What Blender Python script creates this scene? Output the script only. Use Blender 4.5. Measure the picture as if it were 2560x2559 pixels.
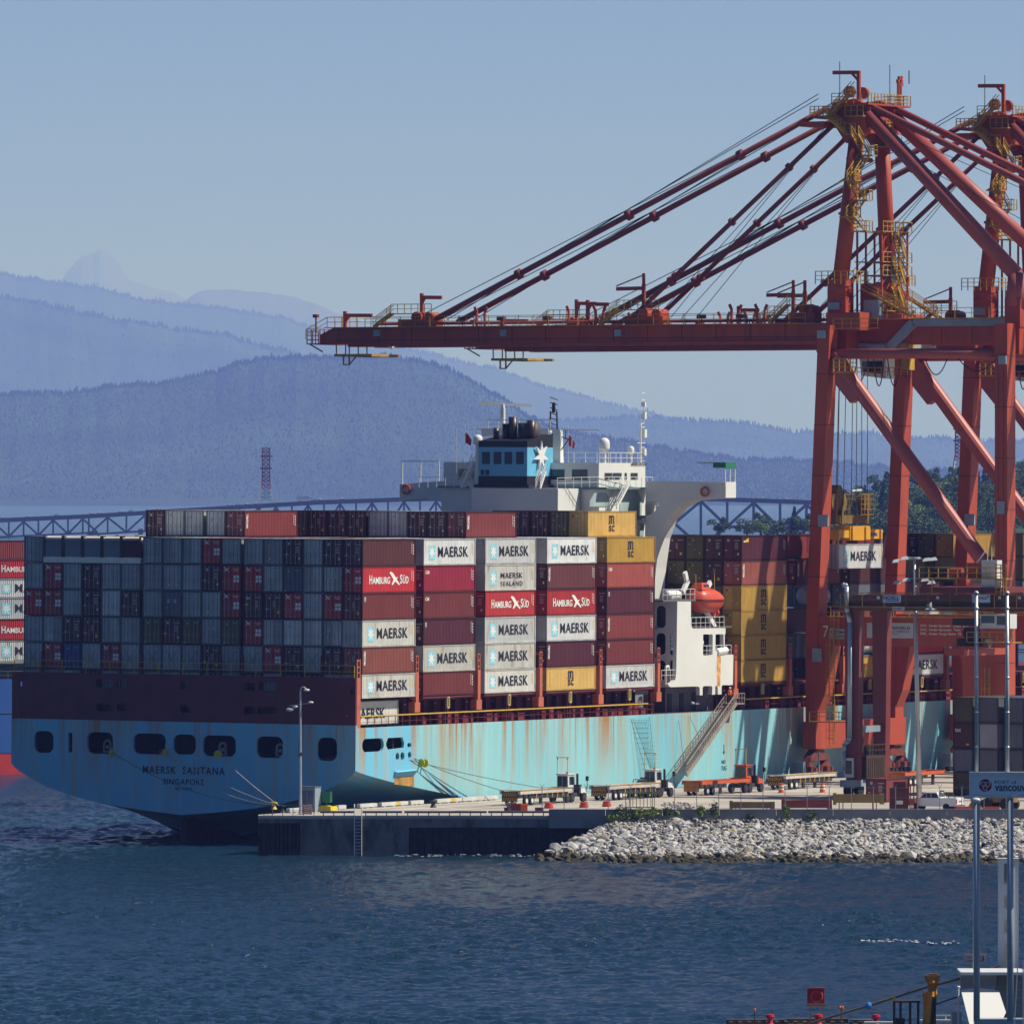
import bpy, bmesh, math, random
from mathutils import Vector, Matrix
from mathutils.geometry import tessellate_polygon
random.seed(7)
for o in list(bpy.data.objects): bpy.data.objects.remove(o)
SC = bpy.context.scene
COL = SC.collection
R = math.radians
# ---------------------------------------------------------------- camera, sky, sun, exposure
FPX, CX, HY, CH = 23300.0, 1280.0, 1225.0, 38.5
cam_d = bpy.data.cameras.new('camera'); cam = bpy.data.objects.new('camera', cam_d); COL.objects.link(cam)
cam_d.sensor_width = 36.0; cam_d.lens = FPX / 2560.0 * 36.0
cam_d.clip_start = 5.0; cam_d.clip_end = 200000.0
cam_d.shift_y = -(1279.5 - HY) / 2560.0
cam.location = (0, 0, CH); cam.rotation_euler = (R(90), 0, 0)
SC.camera = cam
SUN_EL, SUN_AZ = 50.0, 0.0            # azimuth measured from +X towards +Y
wd = bpy.data.worlds.new('World'); SC.world = wd; wd.use_nodes = True
wn = wd.node_tree.nodes; wl = wd.node_tree.links
sky = wn.new('ShaderNodeTexSky'); sky.sky_type = 'NISHITA'; sky.sun_disc = False
sky.sun_elevation = R(SUN_EL); sky.sun_rotation = R(90 - SUN_AZ)
sky.altitude = 4000; sky.air_density = 1.0; sky.dust_density = 0.0; sky.ozone_density = 9.0
bg = wn['Background']; bg.inputs[1].default_value = 0.05
wl.new(sky.outputs[0], bg.inputs[0])
sd = bpy.data.lights.new('sun', 'SUN'); sd.energy = 5.0; sd.angle = R(0.53); sd.color = (1.0, 0.955, 0.89)
sun = bpy.data.objects.new('sun', sd); COL.objects.link(sun)
sv = Vector((math.cos(R(SUN_AZ)) * math.cos(R(SUN_EL)), math.sin(R(SUN_AZ)) * math.cos(R(SUN_EL)), math.sin(R(SUN_EL))))
sun.rotation_euler = sv.to_track_quat('Z', 'Y').to_euler(); sun.location = (200, 900, 300)
SC.view_settings.view_transform = 'Standard'; SC.view_settings.look = 'None'
SC.view_settings.exposure = 0.3; SC.view_settings.gamma = 1.0; SC.view_settings.use_curve_mapping = False
SC.cycles.use_denoising = True
SC.cycles.max_bounces = 5; SC.cycles.volume_bounces = 1
SC.cycles.transparent_max_bounces = 8
# ---------------------------------------------------------------- frames (real axes of ship, quay, cranes)
PHI = R(27.6)
AX = (math.sin(PHI), math.cos(PHI)); BX = (-math.cos(PHI), math.sin(PHI))
class Frame:
    """right-handed frame: u along AX (ahead), v along BX (to port), z up"""
    def __init__(s, ox, oy, oz=0.0, roll=0.0, ang=None):
        s.ox, s.oy, s.oz, s.roll = ox, oy, oz, roll
        ang = math.atan2(AX[1], AX[0]) if ang is None else ang
        s.a = (math.cos(ang), math.sin(ang)); s.b = (-math.sin(ang), math.cos(ang))
        s.M = Matrix.Translation((ox, oy, oz)) @ Matrix.Rotation(ang, 4, 'Z') @ Matrix.Rotation(roll, 4, 'X')
    def on_v(s, x, y, v):
        k = (x - CX) / FPX
        u = (k * (s.oy + v * s.b[1]) - s.ox - v * s.b[0]) / (s.a[0] - k * s.a[1])
        Y = s.oy + u * s.a[1] + v * s.b[1]
        return u, CH - (y - HY) * Y / FPX - s.oz - math.tan(s.roll) * v
    def on_u(s, x, y, u):
        k = (x - CX) / FPX
        v = (k * (s.oy + u * s.a[1]) - s.ox - u * s.a[0]) / (s.b[0] - k * s.b[1])
        Y = s.oy + u * s.a[1] + v * s.b[1]
        return v, CH - (y - HY) * Y / FPX - s.oz - math.tan(s.roll) * v
    def loc(s, X, Y):
        dx, dy = X - s.ox, Y - s.oy
        return dx * s.a[0] + dy * s.a[1], dx * s.b[0] + dy * s.b[1]
def world(x, y, Y): return ((x - CX) * Y / FPX, Y, CH - (y - HY) * Y / FPX)
def ground(x, y, z): 
    Y = (CH - z) * FPX / (y - HY); return ((x - CX) * Y / FPX, Y)
W0 = Frame(0, 0, 0, 0, 0.0)
# ---------------------------------------------------------------- materials
MATS = {}
def nn(t, k, **kw):
    n = t.nodes.new(k)
    for a, v in kw.items(): setattr(n, a, v)
    return n
def mat(name, col, rough=0.6, metal=0.0, var=0.12, vs=0.6, grime=0.0, gcol=(0.16, 0.09, 0.05), gs=(1.5, 1.5, 0.12), gth=0.58, spec=0.4, bump=0.0, bs=3.0, rand=0.0):
    if name in MATS: return MATS[name]
    m = bpy.data.materials.new(name); m.use_nodes = True; t = m.node_tree; b = t.nodes['Principled BSDF']
    b.inputs['Roughness'].default_value = rough; b.inputs['Metallic'].default_value = metal
    b.inputs['Specular IOR Level'].default_value = spec
    tc = nn(t, 'ShaderNodeTexCoord')
    n1 = nn(t, 'ShaderNodeTexNoise'); n1.inputs['Scale'].default_value = vs; n1.inputs['Detail'].default_value = 5
    t.links.new(tc.outputs['Object'], n1.inputs['Vector'])
    r1 = nn(t, 'ShaderNodeMapRange'); r1.inputs[1].default_value = 0.3; r1.inputs[2].default_value = 0.7
    r1.inputs[3].default_value = 1 - var; r1.inputs[4].default_value = 1 + var
    t.links.new(n1.outputs[0], r1.inputs[0])
    mu = nn(t, 'ShaderNodeVectorMath', operation='SCALE'); mu.inputs[0].default_value = col[:3]; sc = r1.outputs[0]
    if rand > 0:
        oi = nn(t, 'ShaderNodeObjectInfo'); rr_ = nn(t, 'ShaderNodeMapRange'); rr_.inputs[3].default_value = 1 - rand; rr_.inputs[4].default_value = 1 + rand; t.links.new(oi.outputs['Random'], rr_.inputs[0])
        mm = nn(t, 'ShaderNodeMath', operation='MULTIPLY'); t.links.new(sc, mm.inputs[0]); t.links.new(rr_.outputs[0], mm.inputs[1]); sc = mm.outputs[0]
        ad = nn(t, 'ShaderNodeVectorMath', operation='ADD'); sm = nn(t, 'ShaderNodeVectorMath', operation='SCALE'); sm.inputs[0].default_value = (37, 11, 23); t.links.new(oi.outputs['Random'], sm.inputs['Scale']); t.links.new(tc.outputs['Object'], ad.inputs[0]); t.links.new(sm.outputs[0], ad.inputs[1]); t.links.new(ad.outputs[0], n1.inputs['Vector'])
    t.links.new(sc, mu.inputs['Scale'])
    out = mu.outputs[0]
    if grime > 0:
        mp = nn(t, 'ShaderNodeMapping'); mp.inputs['Scale'].default_value = gs
        t.links.new(ad.outputs[0] if rand > 0 else tc.outputs['Object'], mp.inputs[0])
        n2 = nn(t, 'ShaderNodeTexNoise'); n2.inputs['Scale'].default_value = 1.0; n2.inputs['Detail'].default_value = 6; n2.inputs['Roughness'].default_value = 0.65
        t.links.new(mp.outputs[0], n2.inputs['Vector'])
        r2 = nn(t, 'ShaderNodeMapRange'); r2.inputs[1].default_value = gth; r2.inputs[2].default_value = gth + 0.16; r2.inputs[4].default_value = grime
        t.links.new(n2.outputs[0], r2.inputs[0])
        mx = nn(t, 'ShaderNodeMix', data_type='RGBA'); mx.inputs['B'].default_value = (*gcol, 1)
        t.links.new(r2.outputs[0], mx.inputs['Factor']); t.links.new(out, mx.inputs['A']); out = mx.outputs['Result']
    t.links.new(out, b.inputs['Base Color'])
    if bump > 0:
        n3 = nn(t, 'ShaderNodeTexNoise'); n3.inputs['Scale'].default_value = bs; n3.inputs['Detail'].default_value = 6
        t.links.new(tc.outputs['Object'], n3.inputs['Vector'])
        bp = nn(t, 'ShaderNodeBump'); bp.inputs['Strength'].default_value = bump
        t.links.new(n3.outputs[0], bp.inputs['Height']); t.links.new(bp.outputs[0], b.inputs['Normal'])
    MATS[name] = m; return m
def glassy(name, col, rough=0.1):
    return mat(name, col, rough=rough, var=0.05, spec=0.8)
# ---------------------------------------------------------------- things and meshes
class Thing:
    def __init__(s, name, label, cat, frame, base=(0, 0, 0), group=None, kind=None, rz=0.0):
        s.o = bpy.data.objects.new(name, None); COL.objects.link(s.o); s.o.empty_display_size = 0.5
        s.base = Vector(base); s.frame = frame
        s.o.matrix_world = frame.M @ Matrix.Translation(s.base)
        s.o['label'] = label; s.o['category'] = cat
        if group: s.o['group'] = group
        if kind: s.o['kind'] = kind
def addv(c, p): c.append(tuple(p)); return len(c) - 1
class MB:
    def __init__(s): s.v = []; s.f = []; s.mi = []
    def face(s, idx, m=0): s.f.append(tuple(idx)); s.mi.append(m)
    def poly(s, pts, m=0):
        b = len(s.v); s.v.extend(tuple(p) for p in pts); s.face(range(b, b + len(pts)), m); return s
    def box(s, x0, x1, y0, y1, z0, z1, m=0):
        b = len(s.v)
        s.v += [(x0, y0, z0), (x1, y0, z0), (x1, y1, z0), (x0, y1, z0), (x0, y0, z1), (x1, y0, z1), (x1, y1, z1), (x0, y1, z1)]
        for q in ((0, 3, 2, 1), (4, 5, 6, 7), (0, 1, 5, 4), (1, 2, 6, 5), (2, 3, 7, 6), (3, 0, 4, 7)): s.face([b + i for i in q], m)
        return s
    def hexa(s, p, m=0):
        b = len(s.v); s.v += [tuple(q) for q in p]
        for q in ((0, 3, 2, 1), (4, 5, 6, 7), (0, 1, 5, 4), (1, 2, 6, 5), (2, 3, 7, 6), (3, 0, 4, 7)): s.face([b + i for i in q], m)
        return s
    def bar(s, p0, p1, w, h=None, m=0, up=(0, 0, 1)):
        """rectangular bar, w across, h along up"""
        h = w if h is None else h
        p0, p1 = Vector(p0), Vector(p1); d = (p1 - p0)
        if d.length < 1e-6: return s
        d.normalize(); u = Vector(up)
        if abs(d.dot(u)) > 0.98: u = Vector((1, 0, 0))
        x = d.cross(u).normalized() * (w / 2); y = x.cross(d).normalized() * (h / 2)
        b = len(s.v)
        for p in (p0, p1): s.v += [tuple(p - x - y), tuple(p + x - y), tuple(p + x + y), tuple(p - x + y)]
        for q in ((0, 3, 2, 1), (4, 5, 6, 7), (0, 1, 5, 4), (1, 2, 6, 5), (2, 3, 7, 6), (3, 0, 4, 7)): s.face([b + i for i in q], m)
        return s
    def tube(s, p0, p1, r0, r1=None, n=8, m=0, cap=True):
        r1 = r0 if r1 is None else r1
        p0, p1 = Vector(p0), Vector(p1); d = p1 - p0
        if d.length < 1e-6: return s
        d.normalize(); u = Vector((0, 0, 1)) if abs(d.z) < 0.95 else Vector((1, 0, 0))
        x = d.cross(u).normalized(); y = x.cross(d)
        b = len(s.v)
        for p, r in ((p0, r0), (p1, r1)):
            for i in range(n):
                a = 2 * math.pi * i / n; s.v.append(tuple(p + x * (r * math.cos(a)) + y * (r * math.sin(a))))
        for i in range(n): j = (i + 1) % n; s.face((b + i, b + j, b + n + j, b + n + i), m)
        if cap: s.face([b + i for i in range(n)][::-1], m); s.face([b + n + i for i in range(n)], m)
        return s
    def path(s, pts, r, n=6, m=0):
        for i in range(len(pts) - 1): s.tube(pts[i], pts[i + 1], r, r, n, m)
        return s
    def lathe(s, c, prof, n=16, m=0, axis='z'):
        """prof: list of (radius, height)"""
        b = len(s.v); c = Vector(c)
        for r, h in prof:
            for i in range(n):
                a = 2 * math.pi * i / n; ca, sa = r * math.cos(a), r * math.sin(a)
                p = (ca, sa, h) if axis == 'z' else ((h, ca, sa) if axis == 'x' else (ca, h, sa))
                s.v.append(tuple(c + Vector(p)))
        for k in range(len(prof) - 1):
            for i in range(n):
                j = (i + 1) % n; s.face((b + k * n + i, b + k * n + j, b + (k + 1) * n + j, b + (k + 1) * n + i), m)
        s.face([b + i for i in range(n)][::-1], m); s.face([b + (len(prof) - 1) * n + i for i in range(n)], m)
        return s
    def blob(s, c, r, sub=1, jit=0.25, m=0, rnd=random):
        """irregular rounded lump; r may be a triple"""
        rr = r if hasattr(r, '__len__') else (r, r, r)
        vs, fs = ICO[sub]; b = len(s.v)
        for p in vs:
            k = 1 + rnd.uniform(-jit, jit); s.v.append((c[0] + p[0] * rr[0] * k, c[1] + p[1] * rr[1] * k, c[2] + p[2] * rr[2] * k))
        for f in fs: s.face([b + i for i in f], m)
        return s
    def prism(s, pts, axis, c0, c1, m=0, holes=()):
        """extrude a 2-D outline (with holes) between c0 and c1 along axis; 2-D coords are the two other axes in order"""
        def P(q, c):
            if axis == 'x': return (c, q[0], q[1])
            if axis == 'y': return (q[0], c, q[1])
            return (q[0], q[1], c)
        loops = [list(pts)] + [list(h) for h in holes]
        tri = tessellate_polygon([[Vector((q[0], q[1], 0)) for q in L] for L in loops])
        flat = [q for L in loops for q in L]; b = len(s.v); n = len(flat)
        s.v += [P(q, c0) for q in flat] + [P(q, c1) for q in flat]
        for t in tri: s.face([b + i for i in t], m); s.face([b + n + i for i in t][::-1], m)
        k = 0
        for L in loops:
            for i in range(len(L)):
                j = (i + 1) % len(L); s.face((b + k + i, b + k + j, b + n + k + j, b + n + k + i), m)
            k += len(L)
        return s
    def rail(s, pts, h=1.1, sp=1.8, r=0.035, m=0, mid=1):
        """guard rail following pts: posts, top rail, mid rails"""
        for i in range(len(pts) - 1):
            a, b = Vector(pts[i]), Vector(pts[i + 1]); L = (b - a).length; n = max(1, int(round(L / sp)))
            up = Vector((0, 0, h))
            for k in range(n + 1): q = a.lerp(b, k / n); s.bar(q, q + up, 2 * r, 2 * r, m)
            s.bar(a + up, b + up, 2 * r, 2 * r, m)
            for k in range(mid): u2 = up * ((k + 1) / (mid + 1)); s.bar(a + u2, b + u2, 1.5 * r, 1.5 * r, m)
        return s
    def stairs(s, p0, p1, w, wd=(0, 1, 0), m=0, n=None, rail=True, st=0.09):
        p0, p1, wd = Vector(p0), Vector(p1), Vector(wd).normalized() * (w / 2)
        for q in (-1, 1): s.bar(p0 + wd * q, p1 + wd * q, 0.12, 0.26, m)
        n = n or max(2, int(abs(p1.z - p0.z) / 0.35))
        for i in range(1, n): q = p0.lerp(p1, i / n); s.bar(q - wd, q + wd, 0.24, st, m)
        if rail:
            up = Vector((0, 0, 1.0))
            for q in (-1, 1):
                s.bar(p0 + wd * q + up, p1 + wd * q + up, 0.08, 0.08, m)
                s.bar(p0 + wd * q + up / 2, p1 + wd * q + up / 2, 0.06, 0.06, m)
                for i in range(0, n + 1, 3): k = p0.lerp(p1, i / n) + wd * q; s.bar(k, k + up, 0.07, 0.07, m)
        return s
    def mesh(s, name, base=(0, 0, 0), smooth=False):
        me = bpy.data.meshes.new(name); bx, by, bz = base
        me.from_pydata([(x - bx, y - by, z - bz) for x, y, z in s.v], [], s.f)
        if any(s.mi): me.polygons.foreach_set('material_index', s.mi)
        if smooth: me.polygons.foreach_set('use_smooth', [True] * len(s.f))
        bm = bmesh.new(); bm.from_mesh(me); bmesh.ops.recalc_face_normals(bm, faces=bm.faces); bm.to_mesh(me); bm.free()
        return me
    def build(s, name, mats, th=None, label=None, smooth=False, parent=None):
        """link as one mesh object: part of thing th (parent = deeper part)"""
        if not s.v: return None
        base = th.base if th else Vector((0, 0, 0))
        me = s.mesh(name, base, smooth)
        for m in (mats if isinstance(mats, (list, tuple)) else [mats]): me.materials.append(m)
        o = bpy.data.objects.new(name, me); COL.objects.link(o)
        if parent is not None: o.parent = parent
        elif th is not None: o.parent = th.o
        if label: o['label'] = label
        return o
def ico(sub):
    bm = bmesh.new(); bmesh.ops.create_icosphere(bm, subdivisions=sub, radius=1.0)
    vs = [tuple(v.co) for v in bm.verts]; fs = [[v.index for v in f.verts] for f in bm.faces]; bm.free(); return vs, fs
ICO = {1: ico(1), 2: ico(2), 3: ico(3)}
def single(name, mb, mats, frame, base, label, cat, group=None, kind=None, smooth=False):
    """a thing that is one mesh"""
    me = mb.mesh(name, base, smooth)
    for m in (mats if isinstance(mats, (list, tuple)) else [mats]): me.materials.append(m)
    o = bpy.data.objects.new(name, me); COL.objects.link(o); o.matrix_world = frame.M @ Matrix.Translation(Vector(base))
    if label: o['label'] = label
    if cat: o['category'] = cat
    if group: o['group'] = group
    if kind: o['kind'] = kind
    return o
def dup(root, M, label=None, group=None):
    r = root.copy(); COL.objects.link(r); r.matrix_world = M
    if label: r['label'] = label
    if group: r['group'] = group
    for ch in list(root.children):
        c = ch.copy(); COL.objects.link(c); c.parent = r
        for g in list(ch.children): d = g.copy(); COL.objects.link(d); d.parent = c
    return r
TXT = {}
def text_geo(s, bold=0.0, spacing=1.0, align='LEFT'):
    key = (s, bold, spacing, align)
    if key in TXT: return TXT[key]
    cu = bpy.data.curves.new('t', 'FONT'); cu.body = s; cu.size = 1.0; cu.offset = bold; cu.space_character = spacing; cu.align_x = align
    cu.resolution_u = 3
    ob = bpy.data.objects.new('t', cu); COL.objects.link(ob); bpy.context.view_layer.update()
    me = bpy.data.meshes.new_from_object(ob.evaluated_get(bpy.context.evaluated_depsgraph_get()))
    vs = [(v.co.x, v.co.y) for v in me.vertices]; fs = [list(p.vertices) for p in me.polygons]
    bpy.data.objects.remove(ob); bpy.data.meshes.remove(me)
    if not vs: TXT[key] = ([], []); return TXT[key]
    x0 = min(v[0] for v in vs); x1 = max(v[0] for v in vs); y0 = min(v[1] for v in vs); y1 = max(v[1] for v in vs)
    TXT[key] = ([((x - x0) / max(1e-6, x1 - x0), (y - y0) / max(1e-6, y1 - y0)) for x, y in vs], fs); return TXT[key]
def put_text(mb, s, o, r, u, w, h, bold=0.0, spacing=1.0, m=0):
    """flat lettering filling w x h; o lower-left, r right, u up"""
    vs, fs = text_geo(s, min(bold, .012), spacing); o, r, u = Vector(o), Vector(r), Vector(u); nrm = r.cross(u)
    for k in range(3 if bold > .012 else 1):
        b = len(mb.v); d = (0, -1, 1)[k] * bold * .6 * h
        for x, y in vs: mb.v.append(tuple(o + r * (x * w + d) + u * (y * h + (d * .35)) + nrm * (.002 * k)))
        for f in fs: mb.face([b + i for i in f], m)
def put_poly(mb, pts, o, r, u, w, h, m=0):
    o, r, u = Vector(o), Vector(r), Vector(u)
    tri = tessellate_polygon([[Vector((x, y, 0)) for x, y in pts]]); b = len(mb.v)
    for x, y in pts: mb.v.append(tuple(o + r * (x * w) + u * (y * h)))
    for t in tri: mb.face([b + i for i in t], m)
def star(n=7, inner=0.42):
    p = []
    for i in range(2 * n):
        a = math.pi / 2 + math.pi * i / n; k = 0.5 if i % 2 == 0 else 0.5 * inner
        p.append((0.5 + k * math.cos(a), 0.5 + k * math.sin(a)))
    return p
def rrect(x0, x1, y0, y1, r, n=4, cut=None):
    r = min(r, (x1 - x0) / 2 - 1e-4, (y1 - y0) / 2 - 1e-4); p = []
    for cx, cy, a0 in ((x1 - r, y1 - r, 0), (x0 + r, y1 - r, 90), (x0 + r, y0 + r, 180), (x1 - r, y0 + r, 270)):
        for k in range(n + 1): a = R(a0 + 90 * k / n); p.append((cx + r * math.cos(a), cy + r * math.sin(a)))
    return p
ORD = ['zeroth', 'first', 'second', 'third', 'fourth', 'fifth', 'sixth', 'seventh', 'eighth', 'ninth', 'tenth', 'eleventh', 'twelfth', 'thirteenth', 'fourteenth', 'fifteenth', 'sixteenth', 'seventeenth', 'eighteenth', 'nineteenth', 'twentieth']
# ================================================================ water, haze, mountains
def water_mat():
    m = bpy.data.materials.new('harbour_water'); m.use_nodes = True; t = m.node_tree; b = t.nodes['Principled BSDF']
    b.inputs['Base Color'].default_value = (0.008, 0.03, 0.055, 1); b.inputs['Roughness'].default_value = 0.16
    b.inputs['IOR'].default_value = 1.333
    tc = nn(t, 'ShaderNodeTexCoord')
    def noise(sc, det, ro, loc=(0, 0, 0), dist=0.0):
        mp = nn(t, 'ShaderNodeMapping'); mp.inputs['Scale'].default_value = sc; mp.inputs['Location'].default_value = loc
        mp.inputs['Rotation'].default_value = (0, 0, R(8))
        t.links.new(tc.outputs['Object'], mp.inputs[0])
        n = nn(t, 'ShaderNodeTexNoise'); n.inputs['Scale'].default_value = 1; n.inputs['Detail'].default_value = det; n.inputs['Roughness'].default_value = ro
        n.inputs['Distortion'].default_value = dist
        t.links.new(mp.outputs[0], n.inputs['Vector']); return n.outputs[0]
    def comb(op, a, bb, v=None):
        n = nn(t, 'ShaderNodeMath', operation=op); t.links.new(a, n.inputs[0])
        if bb is not None: t.links.new(bb, n.inputs[1])
        else: n.inputs[1].default_value = v
        return n.outputs[0]
    n1 = noise((1.3, 0.9, 1), 4, 0.62, (0, 0, 0), 0.3)
    n2 = noise((4.0, 2.5, 1), 3, 0.6, (31, 7, 0), 0.2)
    n3 = noise((0.02, 0.008, 1), 3, 0.5, (5, 1, 0))
    h = comb('ADD', comb('MULTIPLY', n1, None, 1.0), comb('MULTIPLY', n2, None, 0.45))
    mr = nn(t, 'ShaderNodeMapRange'); mr.inputs[1].default_value = 0.3; mr.inputs[2].default_value = 0.7; mr.inputs[3].default_value = 0.65; mr.inputs[4].default_value = 1.25
    t.links.new(n3, mr.inputs[0])
    bp = nn(t, 'ShaderNodeBump'); bp.inputs['Strength'].default_value = 1.0; bp.inputs['Distance'].default_value = 0.35
    t.links.new(comb('MULTIPLY', h, mr.outputs[0]), bp.inputs['Height']); t.links.new(bp.outputs[0], b.inputs['Normal'])
    b.inputs['Specular IOR Level'].default_value = 0.5
    return m
import numpy as np
WM = water_mat()
mb = MB()
ys = [-300, 300, 600, 700, 800, 900, 1000, 1100, 1200, 1400, 1800, 2600, 5000, 9000, 20000, 130000]
for i in range(len(ys) - 1):
    w0, w1 = max(300, ys[i] * 0.4 + 300), max(300, ys[i + 1] * 0.4 + 300)
    mb.poly([(-w0, ys[i], -.4), (w0, ys[i], -.4), (w1, ys[i + 1], -.4), (-w1, ys[i + 1], -.4)])
single('water', mb, WM, W0, (0, 0, 0), 'dark blue harbour water reaching to the far shore', 'water', kind='structure')
gx_ = np.arange(-66, 66.01, .18); gy_ = np.concatenate([np.arange(628, 860, .45), np.arange(860, 1330, 1.0)])
GX, GY = np.meshgrid(gx_, gy_); H_ = np.zeros_like(GX); rg = np.random.RandomState(4)
pat = .75 + .3 * np.sin(GX * .045 + GY * .017 + 1.3 * np.sin(GY * .02)) * np.sin(GY * .031 - GX * .02 + 2)
for k in range(64):
    lam = .55 * (6.0 / .55) ** rg.rand(); th_ = rg.normal(-1.25, .75); kk = 2 * math.pi / lam; a_ = .0115 * lam ** .8
    wx = .6 * np.sin(GX * .11 + k) + .6 * np.sin(GY * .07 + 2 * k)
    ph = kk * (GX * math.cos(th_) + GY * math.sin(th_)) + rg.rand() * 6.28 + wx; H_ += a_ * (np.sin(ph) + .25 * np.sin(2 * ph + .6))
H_ *= pat; ed = np.minimum(1, np.minimum((GX + 66) / 4, np.minimum((66 - GX) / 4, (1330 - GY) / 20))); H_ = np.maximum(H_, -.35) * np.clip(ed, 0, 1)
nr_, nc_ = GX.shape; me = bpy.data.meshes.new('water'); me.vertices.add(nr_ * nc_); me.vertices.foreach_set('co', np.stack([GX, GY, H_], -1).astype(np.float32).ravel())
idx = np.arange(nr_ * nc_).reshape(nr_, nc_); q_ = np.stack([idx[:-1, :-1], idx[:-1, 1:], idx[1:, 1:], idx[1:, :-1]], -1).reshape(-1, 4)
me.loops.add(q_.size); me.loops.foreach_set('vertex_index', q_.ravel().astype(np.int32)); me.polygons.add(len(q_)); me.polygons.foreach_set('loop_start', np.arange(0, q_.size, 4, dtype=np.int32)); me.polygons.foreach_set('use_smooth', np.ones(len(q_), dtype=bool)); me.update(calc_edges=True); me.validate()
me.materials.append(WM); wo = bpy.data.objects.new('water', me); COL.objects.link(wo); wo['label'] = 'rippled water surface between the pier, quay and ship'; wo['category'] = 'water'; wo['kind'] = 'structure'

def fbm(x, seed=0.0, o=5):
    s = 0; a = 1; f = 1
    for k in range(o):
        s += a * math.sin(x * f + seed * 1.7 + k * 2.3) * math.cos(x * f * 0.63 + seed + k); a *= 0.55; f *= 2.07
    return s
def ridge(name, label, Y, prof, colmat, depth, rough, seed, tree=None):
    """a mountain range: prof = [(px x, px y)] of the skyline seen at distance Y; slopes run down towards the viewer"""
    Y *= 1.35; depth *= 1.35; rough *= 1.2
    if tree: tree = (tree[0], tree[1] * 1.3, tree[2] * 1.3, tree[3])
    mb = MB(); n = 150; rows = 9; pts = []
    xs = [prof[0][0] + (prof[-1][0] - prof[0][0]) * i / n for i in range(n + 1)]
    def py(x):
        for i in range(len(prof) - 1):
            if prof[i][0] <= x <= prof[i + 1][0]:
                t = (x - prof[i][0]) / (prof[i + 1][0] - prof[i][0]); t = t * t * (3 - 2 * t) * 0.35 + t * 0.65
                return prof[i][1] + (prof[i + 1][1] - prof[i][1]) * t
        return prof[-1][1]
    top = []
    for x in xs:
        X, _, Z = world(x, py(x), Y); Z = max(4, Z + fbm(x * 0.05, seed) * rough); top.append((X, Z))
    for r in range(rows + 1):
        f = r / rows
        for i, (X, Z) in enumerate(top):
            yy = Y - depth * f + fbm(i * (.04 if not tree else .2) + r * 1.9, seed + 3) * depth * 0.02
            zz = Z * (1 - f) ** 1.15 + fbm(i * (.05 if not tree else .16) + r * 2.7, seed + 9) * rough * (1.4 if tree else 3) * f * (1 - f) - (6 if r == rows else 0)
            mb.v.append((X * (yy / Y), yy, zz))
    # back slope down to the ground
    for i, (X, Z) in enumerate(top): mb.v.append((X, Y + depth, -5))
    N = n + 1
    for r in range(rows):
        for i in range(n): mb.face((r * N + i, r * N + i + 1, (r + 1) * N + i + 1, (r + 1) * N + i))
    bk = (rows + 1) * N
    for i in range(n): mb.face((i, i + 1, bk + i + 1, bk + i))
    o = single(name, mb, colmat, W0, (0, 0, 0), label, 'mountains', kind='structure')
    if tree:
        cnt, hmin, hmax, crest = tree; fm = MB(); rnd = random.Random(seed * 13 + 1)
        for k in range(cnt):
            i = rnd.uniform(0, n - 1.001); i0 = int(i); tt = i - i0
            if k < crest: f = rnd.uniform(0, 0.02)
            else: f = rnd.random() ** 1.2 * 0.93
            r = f * rows; r0 = min(rows - 1, int(r)); rr = r - r0
            def g(a, b): return Vector(mb.v[b * N + a])
            p = g(i0, r0).lerp(g(i0 + 1, r0), tt).lerp(g(i0, r0 + 1).lerp(g(i0 + 1, r0 + 1), tt), rr)
            H = rnd.uniform(hmin * .5, hmax * .95) * (1.3 if rnd.random() < 0.07 else 1) * (1 if k < crest else .55); w = H * rnd.uniform(0.2, 0.34); a0 = rnd.random() * 6
            b = len(fm.v)
            for q in range(4): a = a0 + q * math.pi / 2; fm.v.append((p.x + w * math.cos(a), p.y + w * math.sin(a), p.z - 1))
            for q in range(4): a = a0 + 0.7 + q * math.pi / 2; fm.v.append((p.x + w * 0.62 * math.cos(a), p.y + w * 0.62 * math.sin(a), p.z + H * 0.55))
            fm.v.append((p.x + rnd.uniform(-.05, .05) * H, p.y, p.z + H))
            for q in range(4): j = (q + 1) % 4; fm.face((b + q, b + j, b + 4 + j, b + 4 + q)); fm.face((b + 4 + q, b + 4 + j, b + 8))
        single('conifer_forest', fm, mat('far_conifer', (0.024, 0.042, 0.024), 1.0, var=0.25, vs=0.002, spec=0.0), W0, (0, 0, 0), 'dense conifer forest on the ' + label.split(' behind')[0], 'forest', kind='stuff')
    return o
rock_m = mat('far_hillside', (0.028, 0.048, 0.026), 0.95, var=0.4, vs=0.0015, spec=0.1)
peak_m = mat('far_rock', (0.09, 0.09, 0.085), 0.95, var=0.3, vs=0.0008, spec=0.1)
ridge('mountain_peak', 'faint pointed mountain peak rising alone in the haze', 80000,
      [(-150, 735), (40, 700), (150, 702), (175, 672), (205, 640), (232, 632), (250, 624), (262, 628), (290, 650), (312, 690), (330, 706), (420, 728), (500, 760), (620, 800), (760, 860)], peak_m, 9000, 9, 2)
ridge('mountain_hump', 'pale low mountain hump right of the pointed peak', 62000,
      [(360, 820), (440, 760), (500, 728), (530, 723), (600, 727), (700, 735), (780, 755), (830, 778), (1000, 850), (1300, 960), (1500, 1010)], peak_m, 8000, 7, 4)
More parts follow.
